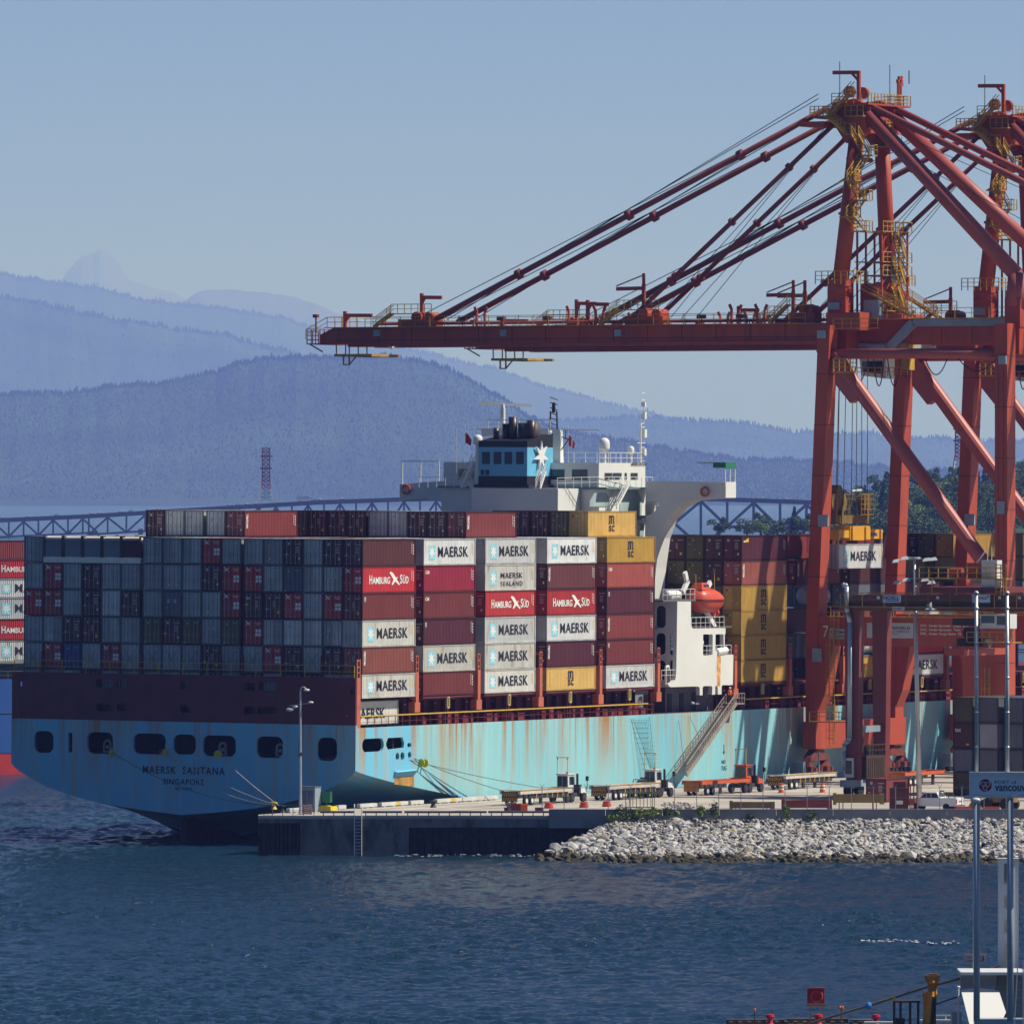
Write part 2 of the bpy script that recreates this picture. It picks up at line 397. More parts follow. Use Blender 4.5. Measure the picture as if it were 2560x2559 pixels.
ridge('mountain_slope', 'hazy slope falling from upper left behind the boom', 47000,
      [(-200, 660), (0, 682), (120, 700), (240, 720), (360, 748), (480, 760), (600, 778), (700, 792), (800, 820), (900, 850), (1060, 880), (1200, 915), (1400, 975), (1600, 1030), (1800, 1075), (2100, 1105), (2400, 1120), (2800, 1130)], rock_m, 6000, 8, 5, (7000, 16, 24, 2600))
ridge('mountain_middle', 'blue forested mountain slope at the left edge', 34000,
      [(-200, 700), (0, 738), (100, 755), (200, 782), (330, 802), (440, 822), (560, 836), (680, 868), (800, 905), (950, 950), (1100, 1000), (1300, 1050), (1500, 1052), (1600, 1040), (1680, 1048), (1760, 1052), (1900, 1066), (1980, 1080), (2100, 1085), (2300, 1095), (2600, 1110), (2800, 1110)], rock_m, 4500, 6, 7, (9000, 13, 22, 1900))
ridge('mountain_near', 'broad dark blue forested mountain behind the ship', 20000,
      [(-200, 1010), (0, 988), (130, 982), (280, 968), (400, 960), (500, 935), (600, 908), (700, 893), (800, 892), (900, 888), (1000, 896), (1080, 908), (1160, 940), (1240, 985), (1320, 1045), (1400, 1080), (1560, 1100), (1640, 1120), (1760, 1140), (1900, 1150), (2100, 1160), (2400, 1180), (2800, 1190)], rock_m, 2600, 5, 11, (36000, 7, 13, 2600))
# haze: even air round everything
hz = MB(); hz.box(-20000, 20000, -400, 130000, -12, 3200)
hm = bpy.data.materials.new('haze_air'); hm.use_nodes = True; t = hm.node_tree
for n in list(t.nodes):
    if n.type == 'BSDF_PRINCIPLED': t.nodes.remove(n)
pv = nn(t, 'ShaderNodeVolumePrincipled'); pv.inputs['Color'].default_value = (0.235, 0.345, 1.0, 1)
pv.inputs['Absorption Color'].default_value = (0.78, 0.83, 1, 1); pv.inputs['Density'].default_value = 4.1e-5; pv.inputs['Anisotropy'].default_value = 0.0
t.links.new(pv.outputs[0], t.nodes['Material Output'].inputs['Volume'])
ho = single('haze', hz, hm, W0, (0, 0, 0), 'thin blue summer haze over the harbour and mountains', 'haze', kind='stuff')

# ================================================================ headland with trees on the right
HL = []
def headland_top(X, Y):
    x = CX + X * FPX / Y
    pr = [(1700, 26), (1900, 27), (2050, 30), (2110, 36), (2200, 42), (2290, 46), (2380, 47), (2480, 49), (2560, 51), (2800, 54)]
    z = pr[0][1]
    for i in range(len(pr) - 1):
        if pr[i][0] <= x <= pr[i + 1][0]: z = pr[i][1] + (pr[i + 1][1] - pr[i][1]) * (x - pr[i][0]) / (pr[i + 1][0] - pr[i][0])
    if x > 2800: z = 54
    d = abs(Y - 3950) / 1000.0
    return max(-3, z * (1 - d * d) - 10 + fbm(X * 0.03 + Y * 0.01, 2) * 1.2)
mb = MB(); nx, ny = 50, 14
for j in range(ny + 1):
    for i in range(nx + 1):
        X = 40 + 420 * i / nx; Y = 3050 + 1800 * j / ny; z = headland_top(X, Y)
        mb.v.append((X, Y, z if i > 2 else min(z, -1)))
for j in range(ny):
    for i in range(nx): k = j * (nx + 1) + i; mb.face((k, k + 1, k + nx + 2, k + nx + 1))
single('headland', mb, mat('headland_scrub', (0.04, 0.07, 0.025), 0.95, var=0.5, vs=0.03, spec=0.1), W0, (0, 0, 0), 'low green headland behind the container terminal', 'hill', kind='structure')
def leaf_crown(mb, rnd, c, rx, rz, n, s, conifer=False):
    for k in range(n):
        if conifer:
            h = rnd.random() ** 1.3; layer = 0.75 + 0.25 * math.sin(h * 34); rr = (1 - h) * rx * rnd.uniform(0.35, 1.0) * layer + 0.1; a = rnd.random() * 6.283
            p = Vector((c[0] + rr * math.cos(a), c[1] + rr * math.sin(a), c[2] + h * rz * 2 - 0.15 * rr))
        else:
            a = rnd.random() * 6.283; e = math.asin(rnd.uniform(-0.8, 1)); q = rnd.uniform(0.55, 1.05)
            lob = 1 + 0.22 * math.sin(a * 3 + c[0]) * math.cos(e * 4) + 0.1 * math.sin(a * 7)
            p = Vector((c[0] + rx * q * lob * math.cos(a) * math.cos(e), c[1] + rx * q * lob * math.sin(a) * math.cos(e), c[2] + rz * q * lob * math.sin(e)))
        d = Vector((rnd.uniform(-1, 1), rnd.uniform(-1, 1), rnd.uniform(-0.2, 1))).normalized(); e1 = d.cross(Vector((0, 0, 1))).normalized() * s * rnd.uniform(0.6, 1.3); e2 = d.cross(e1).normalized() * s * rnd.uniform(0.5, 1.1)
        b = len(mb.v); mb.v += [tuple(p - e1), tuple(p + e2), tuple(p + e1), tuple(p - e2 * 0.7)]; mb.face((b, b + 1, b + 2, b + 3), rnd.choice((0, 0, 0, 1, 1, 2)))
lf = [mat('leaf_mid', (0.075, 0.12, 0.045), 0.8, var=0.4, vs=0.4, spec=0.2), mat('leaf_dark', (0.032, 0.06, 0.028), 0.85, var=0.3, vs=0.4, spec=0.2), mat('leaf_light', (0.13, 0.18, 0.06), 0.75, var=0.3, vs=0.4, spec=0.2)]
lfl = [mat('leaf_pale', (0.22, 0.31, 0.08), 0.75, var=0.3, vs=0.4, spec=0.2), lf[0], mat('leaf_yellow', (0.3, 0.36, 0.1), 0.75, var=0.3, spec=0.2)]
lfd = [mat('needle_dark', (0.03, 0.065, 0.03), 0.9, var=0.3, vs=0.4, spec=0.15), mat('needle_mid', (0.045, 0.085, 0.035), 0.9, var=0.3, vs=0.4, spec=0.15), lf[1]]
bark = mat('bark', (0.07, 0.055, 0.04), 0.9, var=0.3, vs=2)
def make_tree(kind, seed, label, M):
    rnd = random.Random(seed); th = Thing('conifer_tree' if kind == 'c' else 'leafy_tree', label, 'tree', W0, (0, 0, 0), 'trees on the headland')
    t = MB(); c = MB()
    if kind == 'c':
        t.tube((0, 0, -2), (0, 0, 15), 0.45, 0.08, 7)
        for k in range(14): a = rnd.random() * 6.28; h = 2 + k * 0.9; t.tube((0, 0, h), (math.cos(a) * (4.2 - h * 0.27), math.sin(a) * (4.2 - h * 0.27), h + 0.3), 0.1, 0.03, 4)
        leaf_crown(c, rnd, (0, 0, 1.5), 4.6, 7.3, 1500, 0.42, True); ms = lfd
    else:
        t.tube((0, 0, -2), (0.3, 0, 5), 0.5, 0.3, 7)
        for k in range(9):
            a = k * 0.7 + rnd.random(); L = rnd.uniform(2.5, 4.5); t.tube((0.3, 0, 3 + k * 0.3), (0.3 + L * math.cos(a), L * math.sin(a), 6.5 + rnd.uniform(-1.5, 3)), 0.22, 0.05, 5)
        for k in range(7):
            a = k * 0.9; q = rnd.uniform(1.4, 4.2); leaf_crown(c, rnd, (q * math.cos(a), q * math.sin(a), rnd.uniform(3.6, 10.2)), rnd.uniform(1.5, 3.3), rnd.uniform(1.3, 2.8), 250, 0.36)
        ms = lfl if kind == 'l' else lf
    t.build('trunk', bark, th); c.build('crown', ms, th); th.o.matrix_world = M
    return th.o
protos = {}
def put_tree(kind, v, X, Y, z, sc, label):
    M = Matrix.Translation((X, Y, z)) @ Matrix.Rotation(random.uniform(0, 6.28), 4, 'Z') @ Matrix.Diagonal((sc, sc, sc * random.uniform(0.9, 1.15), 1))
    if (kind, v) not in protos: protos[(kind, v)] = make_tree(kind, hash(kind) % 7 + v * 5 + 3 if False else v * 5 + ord(kind[0]), label, M); return
    o = dup(protos[(kind, v)], M, label)
def tree_at(px, py_top, Y, kind, v, H, label):
    """crown top seen at (px, py_top), tree of height H standing at distance Y"""
    X, _, zt = world(px, py_top, Y); base_h = 15.8 if kind == 'c' else 11.8
    put_tree(kind, v, X, Y, zt - H, H / base_h, label)
KN = {'c': 'dark conifer', 'm': 'mid green leafy tree', 'l': 'pale green leafy tree'}
tl = [(1800, 1288, 3300, 'm', 0, 9, 'rounded tree beneath the bridge just right of the bridge wing'), (1868, 1285, 3300, 'm', 1, 9, 'dark rounded tree second from left along the low shoreline'),
      (1905, 1300, 3200, 'l', 0, 6, 'small yellow green shrub tree in the middle of the low shoreline'), (1900, 1282, 3500, 'm', 0, 10, 'tree behind the small yellow green shrub tree'),
      (1942, 1290, 3300, 'm', 1, 9, 'round bushy tree right of the yellow green shrub tree'), (1986, 1260, 3300, 'c', 0, 14, 'tall lone conifer left of the near crane leg'), (2012, 1290, 3300, 'm', 0, 9, 'leafy tree between the lone conifer and crane leg'),
      (2115, 1250, 3300, 'c', 1, 15, 'conifer seen behind the hoist ropes'), (2140, 1268, 3250, 'c', 0, 12, 'shorter conifer seen behind the hoist ropes'), (2205, 1226, 3350, 'c', 1, 17, 'conifer just left of the second crane leg')]
for a in tl: tree_at(*a)
rnd = random.Random(5); side = ['left', 'centre', 'right']
n = 0
for row, (Y, dy) in enumerate(((4000, 0), (3800, 16), (3620, 34), (3460, 58), (3330, 88), (3220, 112))):
    x = 2075 + row * 5
    while x < 2640:
        pr = [(2060, 1240), (2110, 1222), (2200, 1190), (2293, 1165), (2378, 1158), (2440, 1166), (2480, 1160), (2530, 1148), (2700, 1138)]
        for i in range(len(pr) - 1):
            if pr[i][0] <= x <= pr[i + 1][0]: base = pr[i][1] + (pr[i + 1][1] - pr[i][1]) * (x - pr[i][0]) / (pr[i + 1][0] - pr[i][0])
        yy = base + dy * (0.55 + 0.45 * min(1, (x - 2060) / 200)) + rnd.uniform(-6, 6); k = rnd.choice('mmmmlc' if row > 1 else 'mmmc')
        if row == 2 and 2310 < x < 2380: k = 'l'
        where = 'on the crest' if row == 0 else ('high on the slope' if row < 3 else ('on the lower slope' if row < 5 else 'at the foot'))
        between = 'left of second crane leg' if x < 2220 else ('just right of that leg' if x < 2310 else ('between crane legs' if x < 2370 else ('left of far leg' if x < 2440 else 'by right edge')))
        sz = rnd.uniform(10, 14); tree_at(x, yy, Y + rnd.uniform(-40, 40), k, rnd.choice((0, 1)), sz, '%s %s, %s, %s in row' % (KN[k], where, between, ORD[min(20, int((x - 2075) / 42) + 1)]))
        x += rnd.uniform(34, 50)
# ================================================================ truss bridge far behind
YB = 7600.0
steel_b = mat('bridge_steel', (0.035, 0.04, 0.05), 0.8, var=0.1); conc_b = mat('bridge_deck', (0.06, 0.065, 0.075), 0.9)
bt = Thing('truss_bridge', 'long steel truss road bridge crossing far behind the ship', 'bridge', W0, (0, YB, 0))
def deck_px(x):
    pr = [(-200, 1304), (0, 1295), (220, 1285), (430, 1272), (600, 1262), (800, 1250), (1000, 1243), (1300, 1238), (1700, 1240), (1850, 1244), (2020, 1250), (2300, 1262), (2700, 1275)]
    for i in range(len(pr) - 1):
        if pr[i][0] <= x <= pr[i + 1][0]: return pr[i][1] + (pr[i + 1][1] - pr[i][1]) * (x - pr[i][0]) / (pr[i + 1][0] - pr[i][0])
    return pr[-1][1]
def WB(x, y, dy=0): X, Y, Z = world(x, y, YB + dy); return (X, Y, Z)
d = MB(); tr = MB(); xs = list(range(-200, 2701, 50))
for i in range(len(xs) - 1):
    a, b = xs[i], xs[i + 1]; za, zb = deck_px(a), deck_px(b)
    for (y0, y1) in ((0, 11),):
        p = [WB(a, za + y1), WB(b, zb + y1), WB(b, zb + y1, 22), WB(a, za + y1, 22), WB(a, za + y0), WB(b, zb + y0), WB(b, zb + y0, 22), WB(a, za + y0, 22)]
        d.hexa(p)
d.build('deck', conc_b, bt)
def member(x0, y0, x1, y1, w):
    for dy in (0, 20): tr.bar(WB(x0, y0, dy), WB(x1, y1, dy), w, w, up=(0, 1, 0))
def truss(x0, x1, step, dep, alt=True, w=1.6):
    x = x0; k = 0
    while x < x1 - 1:
        xa, xb = x, x + step; da = dep(xa); db = dep(xb); ya, yb = deck_px(xa) + 11, deck_px(xb) + 11
        member(xa, ya + da, xb, yb + db, w); member(xa, ya, xa, ya + da, w * 0.9)
        if k % 2 == 0: member(xa, ya + da, xb, yb, w)
        else: member(xa, ya, xb, yb + db, w)
        x = xb; k += 1
truss(-200, 222, 37, lambda x: 36)
truss(222, 650, 23.5 * 2, lambda x: 40 + max(0, (x - 500)) * 0.12)
truss(650, 1290, 40, lambda x: 60)
def dd(x): return 60 + (170 - 60) * max(0, 1 - abs(x - 1560) / 200.0)
truss(1290, 2700, 66, lambda x: 55 + 60 * max(0, 1 - ((x - 1745) / 60.0) ** 2) if x < 1810 else 62, w=2.4)
tr.build('truss', steel_b, bt)
pm = MB()
for x in (-120, 102, 222, 350, 470, 760, 1560, 1975, 2350): pm.box(*[WB(x - 5, 0)[0], WB(x + 5, 0)[0]], YB + 2, YB + 18, -2, WB(x, deck_px(x) + 45)[2])
pm.build('pier', mat('bridge_pier', (0.12, 0.125, 0.13), 0.9), bt)
cars = [(8, 'white'), (72, 'white'), (143, 'silver'), (230, 'white'), (250, 'white'), (302, 'white'), (328, 'silver'), (388, 'white'), (398, 'white'), (575, 'white'), (595, 'silver'), (618, 'white'), (640, 'white'), (765, 'white truck'), (790, 'silver'), (803, 'white'), (855, 'white'), (1908, 'white'), (1970, 'white'), (1990, 'silver'), (2030, 'white'), (1820, 'red')]
cm = {'white': mat('car_white', (0.75, 0.75, 0.75), 0.3), 'silver': mat('car_silver', (0.5, 0.52, 0.55), 0.3, 0.4), 'red': mat('car_red', (0.3, 0.02, 0.02), 0.3)}
gl = glassy('dark_glass', (0.02, 0.025, 0.03)); rub = mat('rubber', (0.02, 0.02, 0.02), 0.9)
cidx = 0
for x, c in cars:
    cidx += 1
    p = WB(x, deck_px(x) + 0.5, 4 + (cidx % 3) * 5); trk = 'truck' in c; c2 = c.split()[0]
    th = Thing('bridge_truck' if trk else 'bridge_car', '%s %s on the bridge, %s vehicle from the left' % (c2, 'truck' if trk else 'car', ORD[min(20, cidx)]), 'truck' if trk else 'car', W0, p, 'vehicles crossing the bridge')
    b = MB(); X, Y, Z = p
    if trk:
        b.box(X - 8, X + 3.5, Y - 1.3, Y + 1.3, Z + 1.1, Z + 4.2); b.build('cargo_box', cm[c2], th)
        b = MB(); b.hexa([(X + 4, Y - 1.2, Z + .7), (X + 6.6, Y - 1.2, Z + .7), (X + 6.6, Y + 1.2, Z + .7), (X + 4, Y + 1.2, Z + .7), (X + 4, Y - 1.2, Z + 3.4), (X + 5.8, Y - 1.2, Z + 3.4), (X + 5.8, Y + 1.2, Z + 3.4), (X + 4, Y + 1.2, Z + 3.4)]); b.build('cab', cm[c2], th)
    else:
        b.hexa([(X - 2.3, Y - .9, Z + .35), (X + 2.3, Y - .9, Z + .35), (X + 2.3, Y + .9, Z + .35), (X - 2.3, Y + .9, Z + .35), (X - 2.25, Y - .9, Z + 1.05), (X + 2.2, Y - .9, Z + .95), (X + 2.2, Y + .9, Z + .95), (X - 2.25, Y + .9, Z + 1.05)])
        b.hexa([(X - 1.9, Y - .8, Z + 1.0), (X + 1.2, Y - .8, Z + 1.0), (X + 1.2, Y + .8, Z + 1.0), (X - 1.9, Y + .8, Z + 1.0), (X - 1.4, Y - .7, Z + 1.75), (X + .5, Y - .7, Z + 1.75), (X + .5, Y + .7, Z + 1.75), (X - 1.4, Y + .7, Z + 1.75)])
        b.build('body', cm[c2], th)
    w = MB()
    for wx in ((-6, -4.6, 5) if trk else (-1.4, 1.4)): w.lathe((X + wx, Y - .95, Z + .35), [(0.4, -.12), (0.4, .12)], 8, axis='y'); w.lathe((X + wx, Y + .95, Z + .35), [(0.4, -.12), (0.4, .12)], 8, axis='y')
    w.build('wheels', rub, th)
def pylon(px, ytop, ybot, Y, wpx, label, white_from):
    X, _, zt = world(px, ytop, Y); zb = world(px, ybot, Y)[2]; w = wpx * Y / FPX; H = zt - zb
    th = Thing('lattice_pylon', label, 'pylon', W0, (X, Y, zb)); rd, wh = MB(), MB()
    nseg = 13
    def wd(f): return w * (0.5 if f > 0.35 else 0.5 + (0.35 - f) * 1.0)
    for k in range(nseg):
        f0, f1 = k / nseg, (k + 1) / nseg; z0, z1 = zb + H * f0, zb + H * f1; a, b = wd(f0), wd(f1); t = wh if (k < 3) else rd; th_ = 0.28 * (Y / 7600.0) * 3.4
        for sx, sy in ((1, 1), (1, -1), (-1, -1), (-1, 1)): t.bar((X + sx * a, Y + sy * a, z0), (X + sx * b, Y + sy * b, z1), th_, th_)
        for s in (-1, 1):
            t.bar((X - a, Y + s * a, z0), (X + b, Y + s * b, z1), th_ * .6); t.bar((X + a, Y + s * a, z0), (X - b, Y + s * b, z1), th_ * .6)
            t.bar((X - b, Y + s * b, z1), (X + b, Y + s * b, z1), th_ * .7)
    for k in (8, 11): z = zb + H * k / nseg; rd.bar((X - w * .8, Y, z), (X + w * .8, Y, z), 1.2)
    rd.bar((X, Y, zt), (X, Y, zt + H * .05), 0.5)
    wh.build('lower_frame', mat('pylon_white', (0.6, 0.6, 0.6), 0.6), th); rd.build('upper_frame', mat('pylon_red', (0.45, 0.06, 0.04), 0.6), th)
pylon(665, 1120, 1252, 6500, 18, 'red and white lattice pylon standing left of the funnel', 0)
pylon(2399, 1052, 1180, 6000, 20, 'red and white lattice pylon above the wooded headland', 0)
# ================================================================ shipping containers
CCOL = {
 'grey': (0.38, 0.40, 0.41), 'pale grey': (0.52, 0.53, 0.54), 'white': (0.64, 0.645, 0.65), 'dirty white': (0.58, 0.57, 0.53),
 'maroon': (0.115, 0.032, 0.033), 'brown': (0.085, 0.028, 0.028), 'bright red': (0.50, 0.032, 0.04), 'red': (0.42, 0.035, 0.035), 'crimson': (0.34, 0.022, 0.05),
 'brick red': (0.20, 0.04, 0.038), 'rust red': (0.30, 0.085, 0.062), 'salmon': (0.42, 0.095, 0.075), 'dark magenta': (0.105, 0.02, 0.035),
 'mustard': (0.47, 0.28, 0.05), 'pale mustard': (0.55, 0.36, 0.11), 'olive': (0.12, 0.10, 0.04), 'blue': (0.02, 0.045, 0.22), 'slate': (0.14, 0.15, 0.19), 'lilac grey': (0.3, 0.3, 0.36),
}
CM = {k: mat('paint_' + k.replace(' ', '_'), v, 0.55, var=0.10, vs=0.5, grime=0.6 if 'dirty' in k or k in ('salmon', 'rust red', 'grey') else 0.32, gcol=(0.13, 0.075, 0.045), gs=(1.3, 1.3, 0.3), gth=0.56, rand=.22) for k, v in CCOL.items()}
FM = {k: mat('frame_' + k.replace(' ', '_'), tuple(c * (.62 if k in ('white', 'dirty white', 'mustard', 'pale mustard') else .3) for c in v), 0.6, var=0.25, vs=0.8, rand=.3) for k, v in CCOL.items()}
galv = mat('galvanised_bar', (0.36, 0.36, 0.37), 0.45, 0.5); dkgap = mat('dark_rubber_seal', (0.03, 0.03, 0.035), 0.9)
ink = mat('black_lettering', (0.015, 0.017, 0.03), 0.6); wht = mat('white_lettering', (0.72, 0.72, 0.70), 0.55); yel = mat('yellow_marking', (0.7, 0.42, 0.03), 0.55)
star_blue = mat('star_panel_blue', (0.22, 0.55, 0.68), 0.55)
PM = {}
def cmesh(L, H):
    """meshes of one container, local x length, y width (0 = outer long side), z height"""
    k = (L, H)
    if k in PM: return PM[k]
    Wd = 2.438
    b = MB()                     # corrugated sides, front wall, roof, floor
    n = int(L / 0.34)
    for y0, s in ((0.045, 1), (Wd - 0.045, -1)):
        st = (L - 0.3) / n; pts = []
        for i in range(n):
            x = 0.15 + i * st
            for q, dpt in ((0, 0), (0.32, 0), (0.5, 0.05), (0.82, 0.05)): pts.append((x + q * st, y0 + s * dpt))
        pts.append((L - 0.15, y0)); base = len(b.v)
        for x, y in pts: b.v += [(x, y, 0.16), (x, y, H - 0.1)]
        for i in range(len(pts) - 1): q = base + 2 * i; b.face((q, q + 2, q + 3, q + 1))
    m = 8; st = (Wd - 0.3) / m; pts = []
    for i in range(m):
        y = 0.15 + i * st
        for q, dpt in ((0, 0), (0.32, 0), (0.5, 0.05), (0.82, 0.05)): pts.append((L - 0.05 - dpt, y + q * st))
    pts.append((L - 0.05, Wd - 0.15)); base = len(b.v)
    for x, y in pts: b.v += [(x, y, 0.16), (x, y, H - 0.1)]
    for i in range(len(pts) - 1): q = base + 2 * i; b.face((q, q + 2, q + 3, q + 1))
    nr = 10; sx = L / nr
    for i in range(nr): b.box(i * sx + 0.02, (i + 1) * sx - 0.02, 0.08, Wd - 0.08, H - 0.05, H - (0.012 if i % 2 else 0.02))
    b.box(0.1, L - 0.1, 0.05, Wd - 0.05, 0.05, 0.15)
    f = MB()                     # frame: corner posts, castings, rails
    for x in (0, L - 0.15):
        for y in (0, Wd - 0.15): f.box(x, x + 0.15, y, y + 0.15, 0.12, H - 0.12); f.box(x - 0.004, x + 0.17, y - 0.004, y + 0.154, 0, 0.118); f.box(x - 0.004, x + 0.17, y - 0.004, y + 0.154, H - 0.118, H)
    for y in (0.005, Wd - 0.105):
        f.box(0.17, L - 0.17, y, y + 0.1, 0.0, 0.158); f.box(0.17, L - 0.17, y, y + 0.07, H - 0.098, H - 0.005)
    for x in (0.0, L - 0.1):
        f.box(x, x + 0.1, 0.155, Wd - 0.155, 0.0, 0.15); f.box(x, x + 0.1, 0.155, Wd - 0.155, H - 0.11, H - 0.005)
    doors = []; bars = []
    for s in (0, 1):
        d = MB(); y0 = 0.16 if s == 0 else Wd / 2 + 0.012; y1 = Wd / 2 - 0.012 if s == 0 else Wd - 0.16
        d.box(0.035, 0.075, y0, y1, 0.16, H - 0.12)
        for k2 in range(5): zc = 0.35 + (H - 0.7) * k2 / 4; d.box(0.018, 0.0345, y0 + 0.05, y1 - 0.05, zc - 0.06, zc + 0.06)
        doors.append(d.mesh('door')); bb = []
        for q in (0.27, 0.74):
            r = MB(); yy = y0 + (y1 - y0) * q; r.tube((0.0, yy, 0.14), (0.0, yy, H - 0.1), 0.024, n=6)
            for zc in (0.25, 0.9, 1.35, H - 0.3): r.box(-0.03, 0.03, yy - 0.06, yy + 0.06, zc - 0.03, zc + 0.03)
            r.box(-0.04, -0.01, yy - 0.02, yy + 0.3, 1.08, 1.12); bb.append(r.mesh('locking_bar'))
        bars.append(bb)
    PM[k] = (b.mesh('corrugated_body'), f.mesh('corner_frame'), doors, bars)
    for me in [PM[k][0], PM[k][1]] + doors + bars[0] + bars[1]: me.materials.append(galv)
    return PM[k]
DEC = {}
def decal(kind, H):
    """markings on the door end"""
    if (kind, H) in DEC: return DEC[(kind, H)]
    b = MB(); Rr = Vector((0, -1, 0)); U = Vector((0, 0, 1)); W = 2.438; X = -0.035
    def sq(y, z, w, h, m=0): b.poly([(X, W - y, z), (X, W - y - w, z), (X, W - y - w, z + h), (X, W - y, z + h)], m)
    if kind == 'crossfig':
        for i in (0, 1):
            for j in (0, 1): sq(1.55 + i * 0.38, H * 0.50 - j * 0.42, 0.31, 0.33)
        put_poly(b, [(0, .95), (.25, 1), (.55, .6), (.95, .75), (1, .65), (.7, .42), (1, .05), (.9, 0), (.5, .3), (.1, 0), (0, .1), (.35, .45)], (X, W - 0.3, H * 0.8 - 0.15), Rr, U, 0.62, 0.5)
        sq(1.45, H * .83, .75, .06); sq(1.6, H * .78, .5, .05)
    elif kind == 'bars':
        sq(0.55, H * 0.76, 0.30, 0.3, 2); sq(1.45, H * .8, .8, .05); sq(0.3, H * .4, .25, .07); sq(1.9, H * .22, .18, .25)
        for j in range(5): sq(1.55, H * .7 - j * .16, .45, .035)
    elif kind == 'tex':
        put_text(b, 'tex', (X, W - 0.3, H * .72), Rr, U, .6, .34, .01); sq(0.25, H * .5, .4, .2, 1); sq(1.45, H * .8, .7, .05)
        for j in range(6): sq(1.5, H * .66 - j * .14, .35, .035)
    elif kind == 'yellowtag':
        sq(1.75, H * .2, .3, .32, 1); sq(0.7, H * .76, .14, .16); sq(1.45, H * .8, .7, .05); sq(0.4, H * .35, .18, .12)
        for j in range(5): sq(1.2, H * .66 - j * .14, .3, .035)
    elif kind == 'two':
        sq(0.62, H * .55, .34, .42, 2); sq(1.45, H * .55, .34, .42, 2); sq(0.55, H * .36, .2, .1)
    elif kind == 'small':
        sq(0.68, H * .7, .2, .24, 2); sq(1.5, H * .8, .55, .04); sq(0.75, H * .2, .14, .2)
    elif kind == 'plain': sq(0.62, H * .76, .2, .2, 2); sq(1.5, H * .82, .5, .04); sq(.2, H * .06, .3, .05)
    elif kind == 'msc': sq(0.45, H * .78, .2, .2, 3); sq(0.95, H * .78, .12, .12); sq(1.8, H * .25, .18, .2, 1); sq(.5, H * .62, .1, .1); sq(1.2, H * .4, .1, .1)
    me = b.mesh('marking'); 
    for m in (wht, yel, mat('placard', (0.35, 0.42, 0.5), 0.6), ink): me.materials.append(m)
    DEC[(kind, H)] = me; return me
def fig(b, o, r, u, w, h, m):
    put_poly(b, [(0, .88), (.08, 1), (.3, .92), (.62, .55), (.85, .62), (.66, .45), (1, .06), (.9, 0), (.55, .28), (.3, .02), (.2, .06), (.38, .42), (.1, .8)], o, r, u, w, h, m)
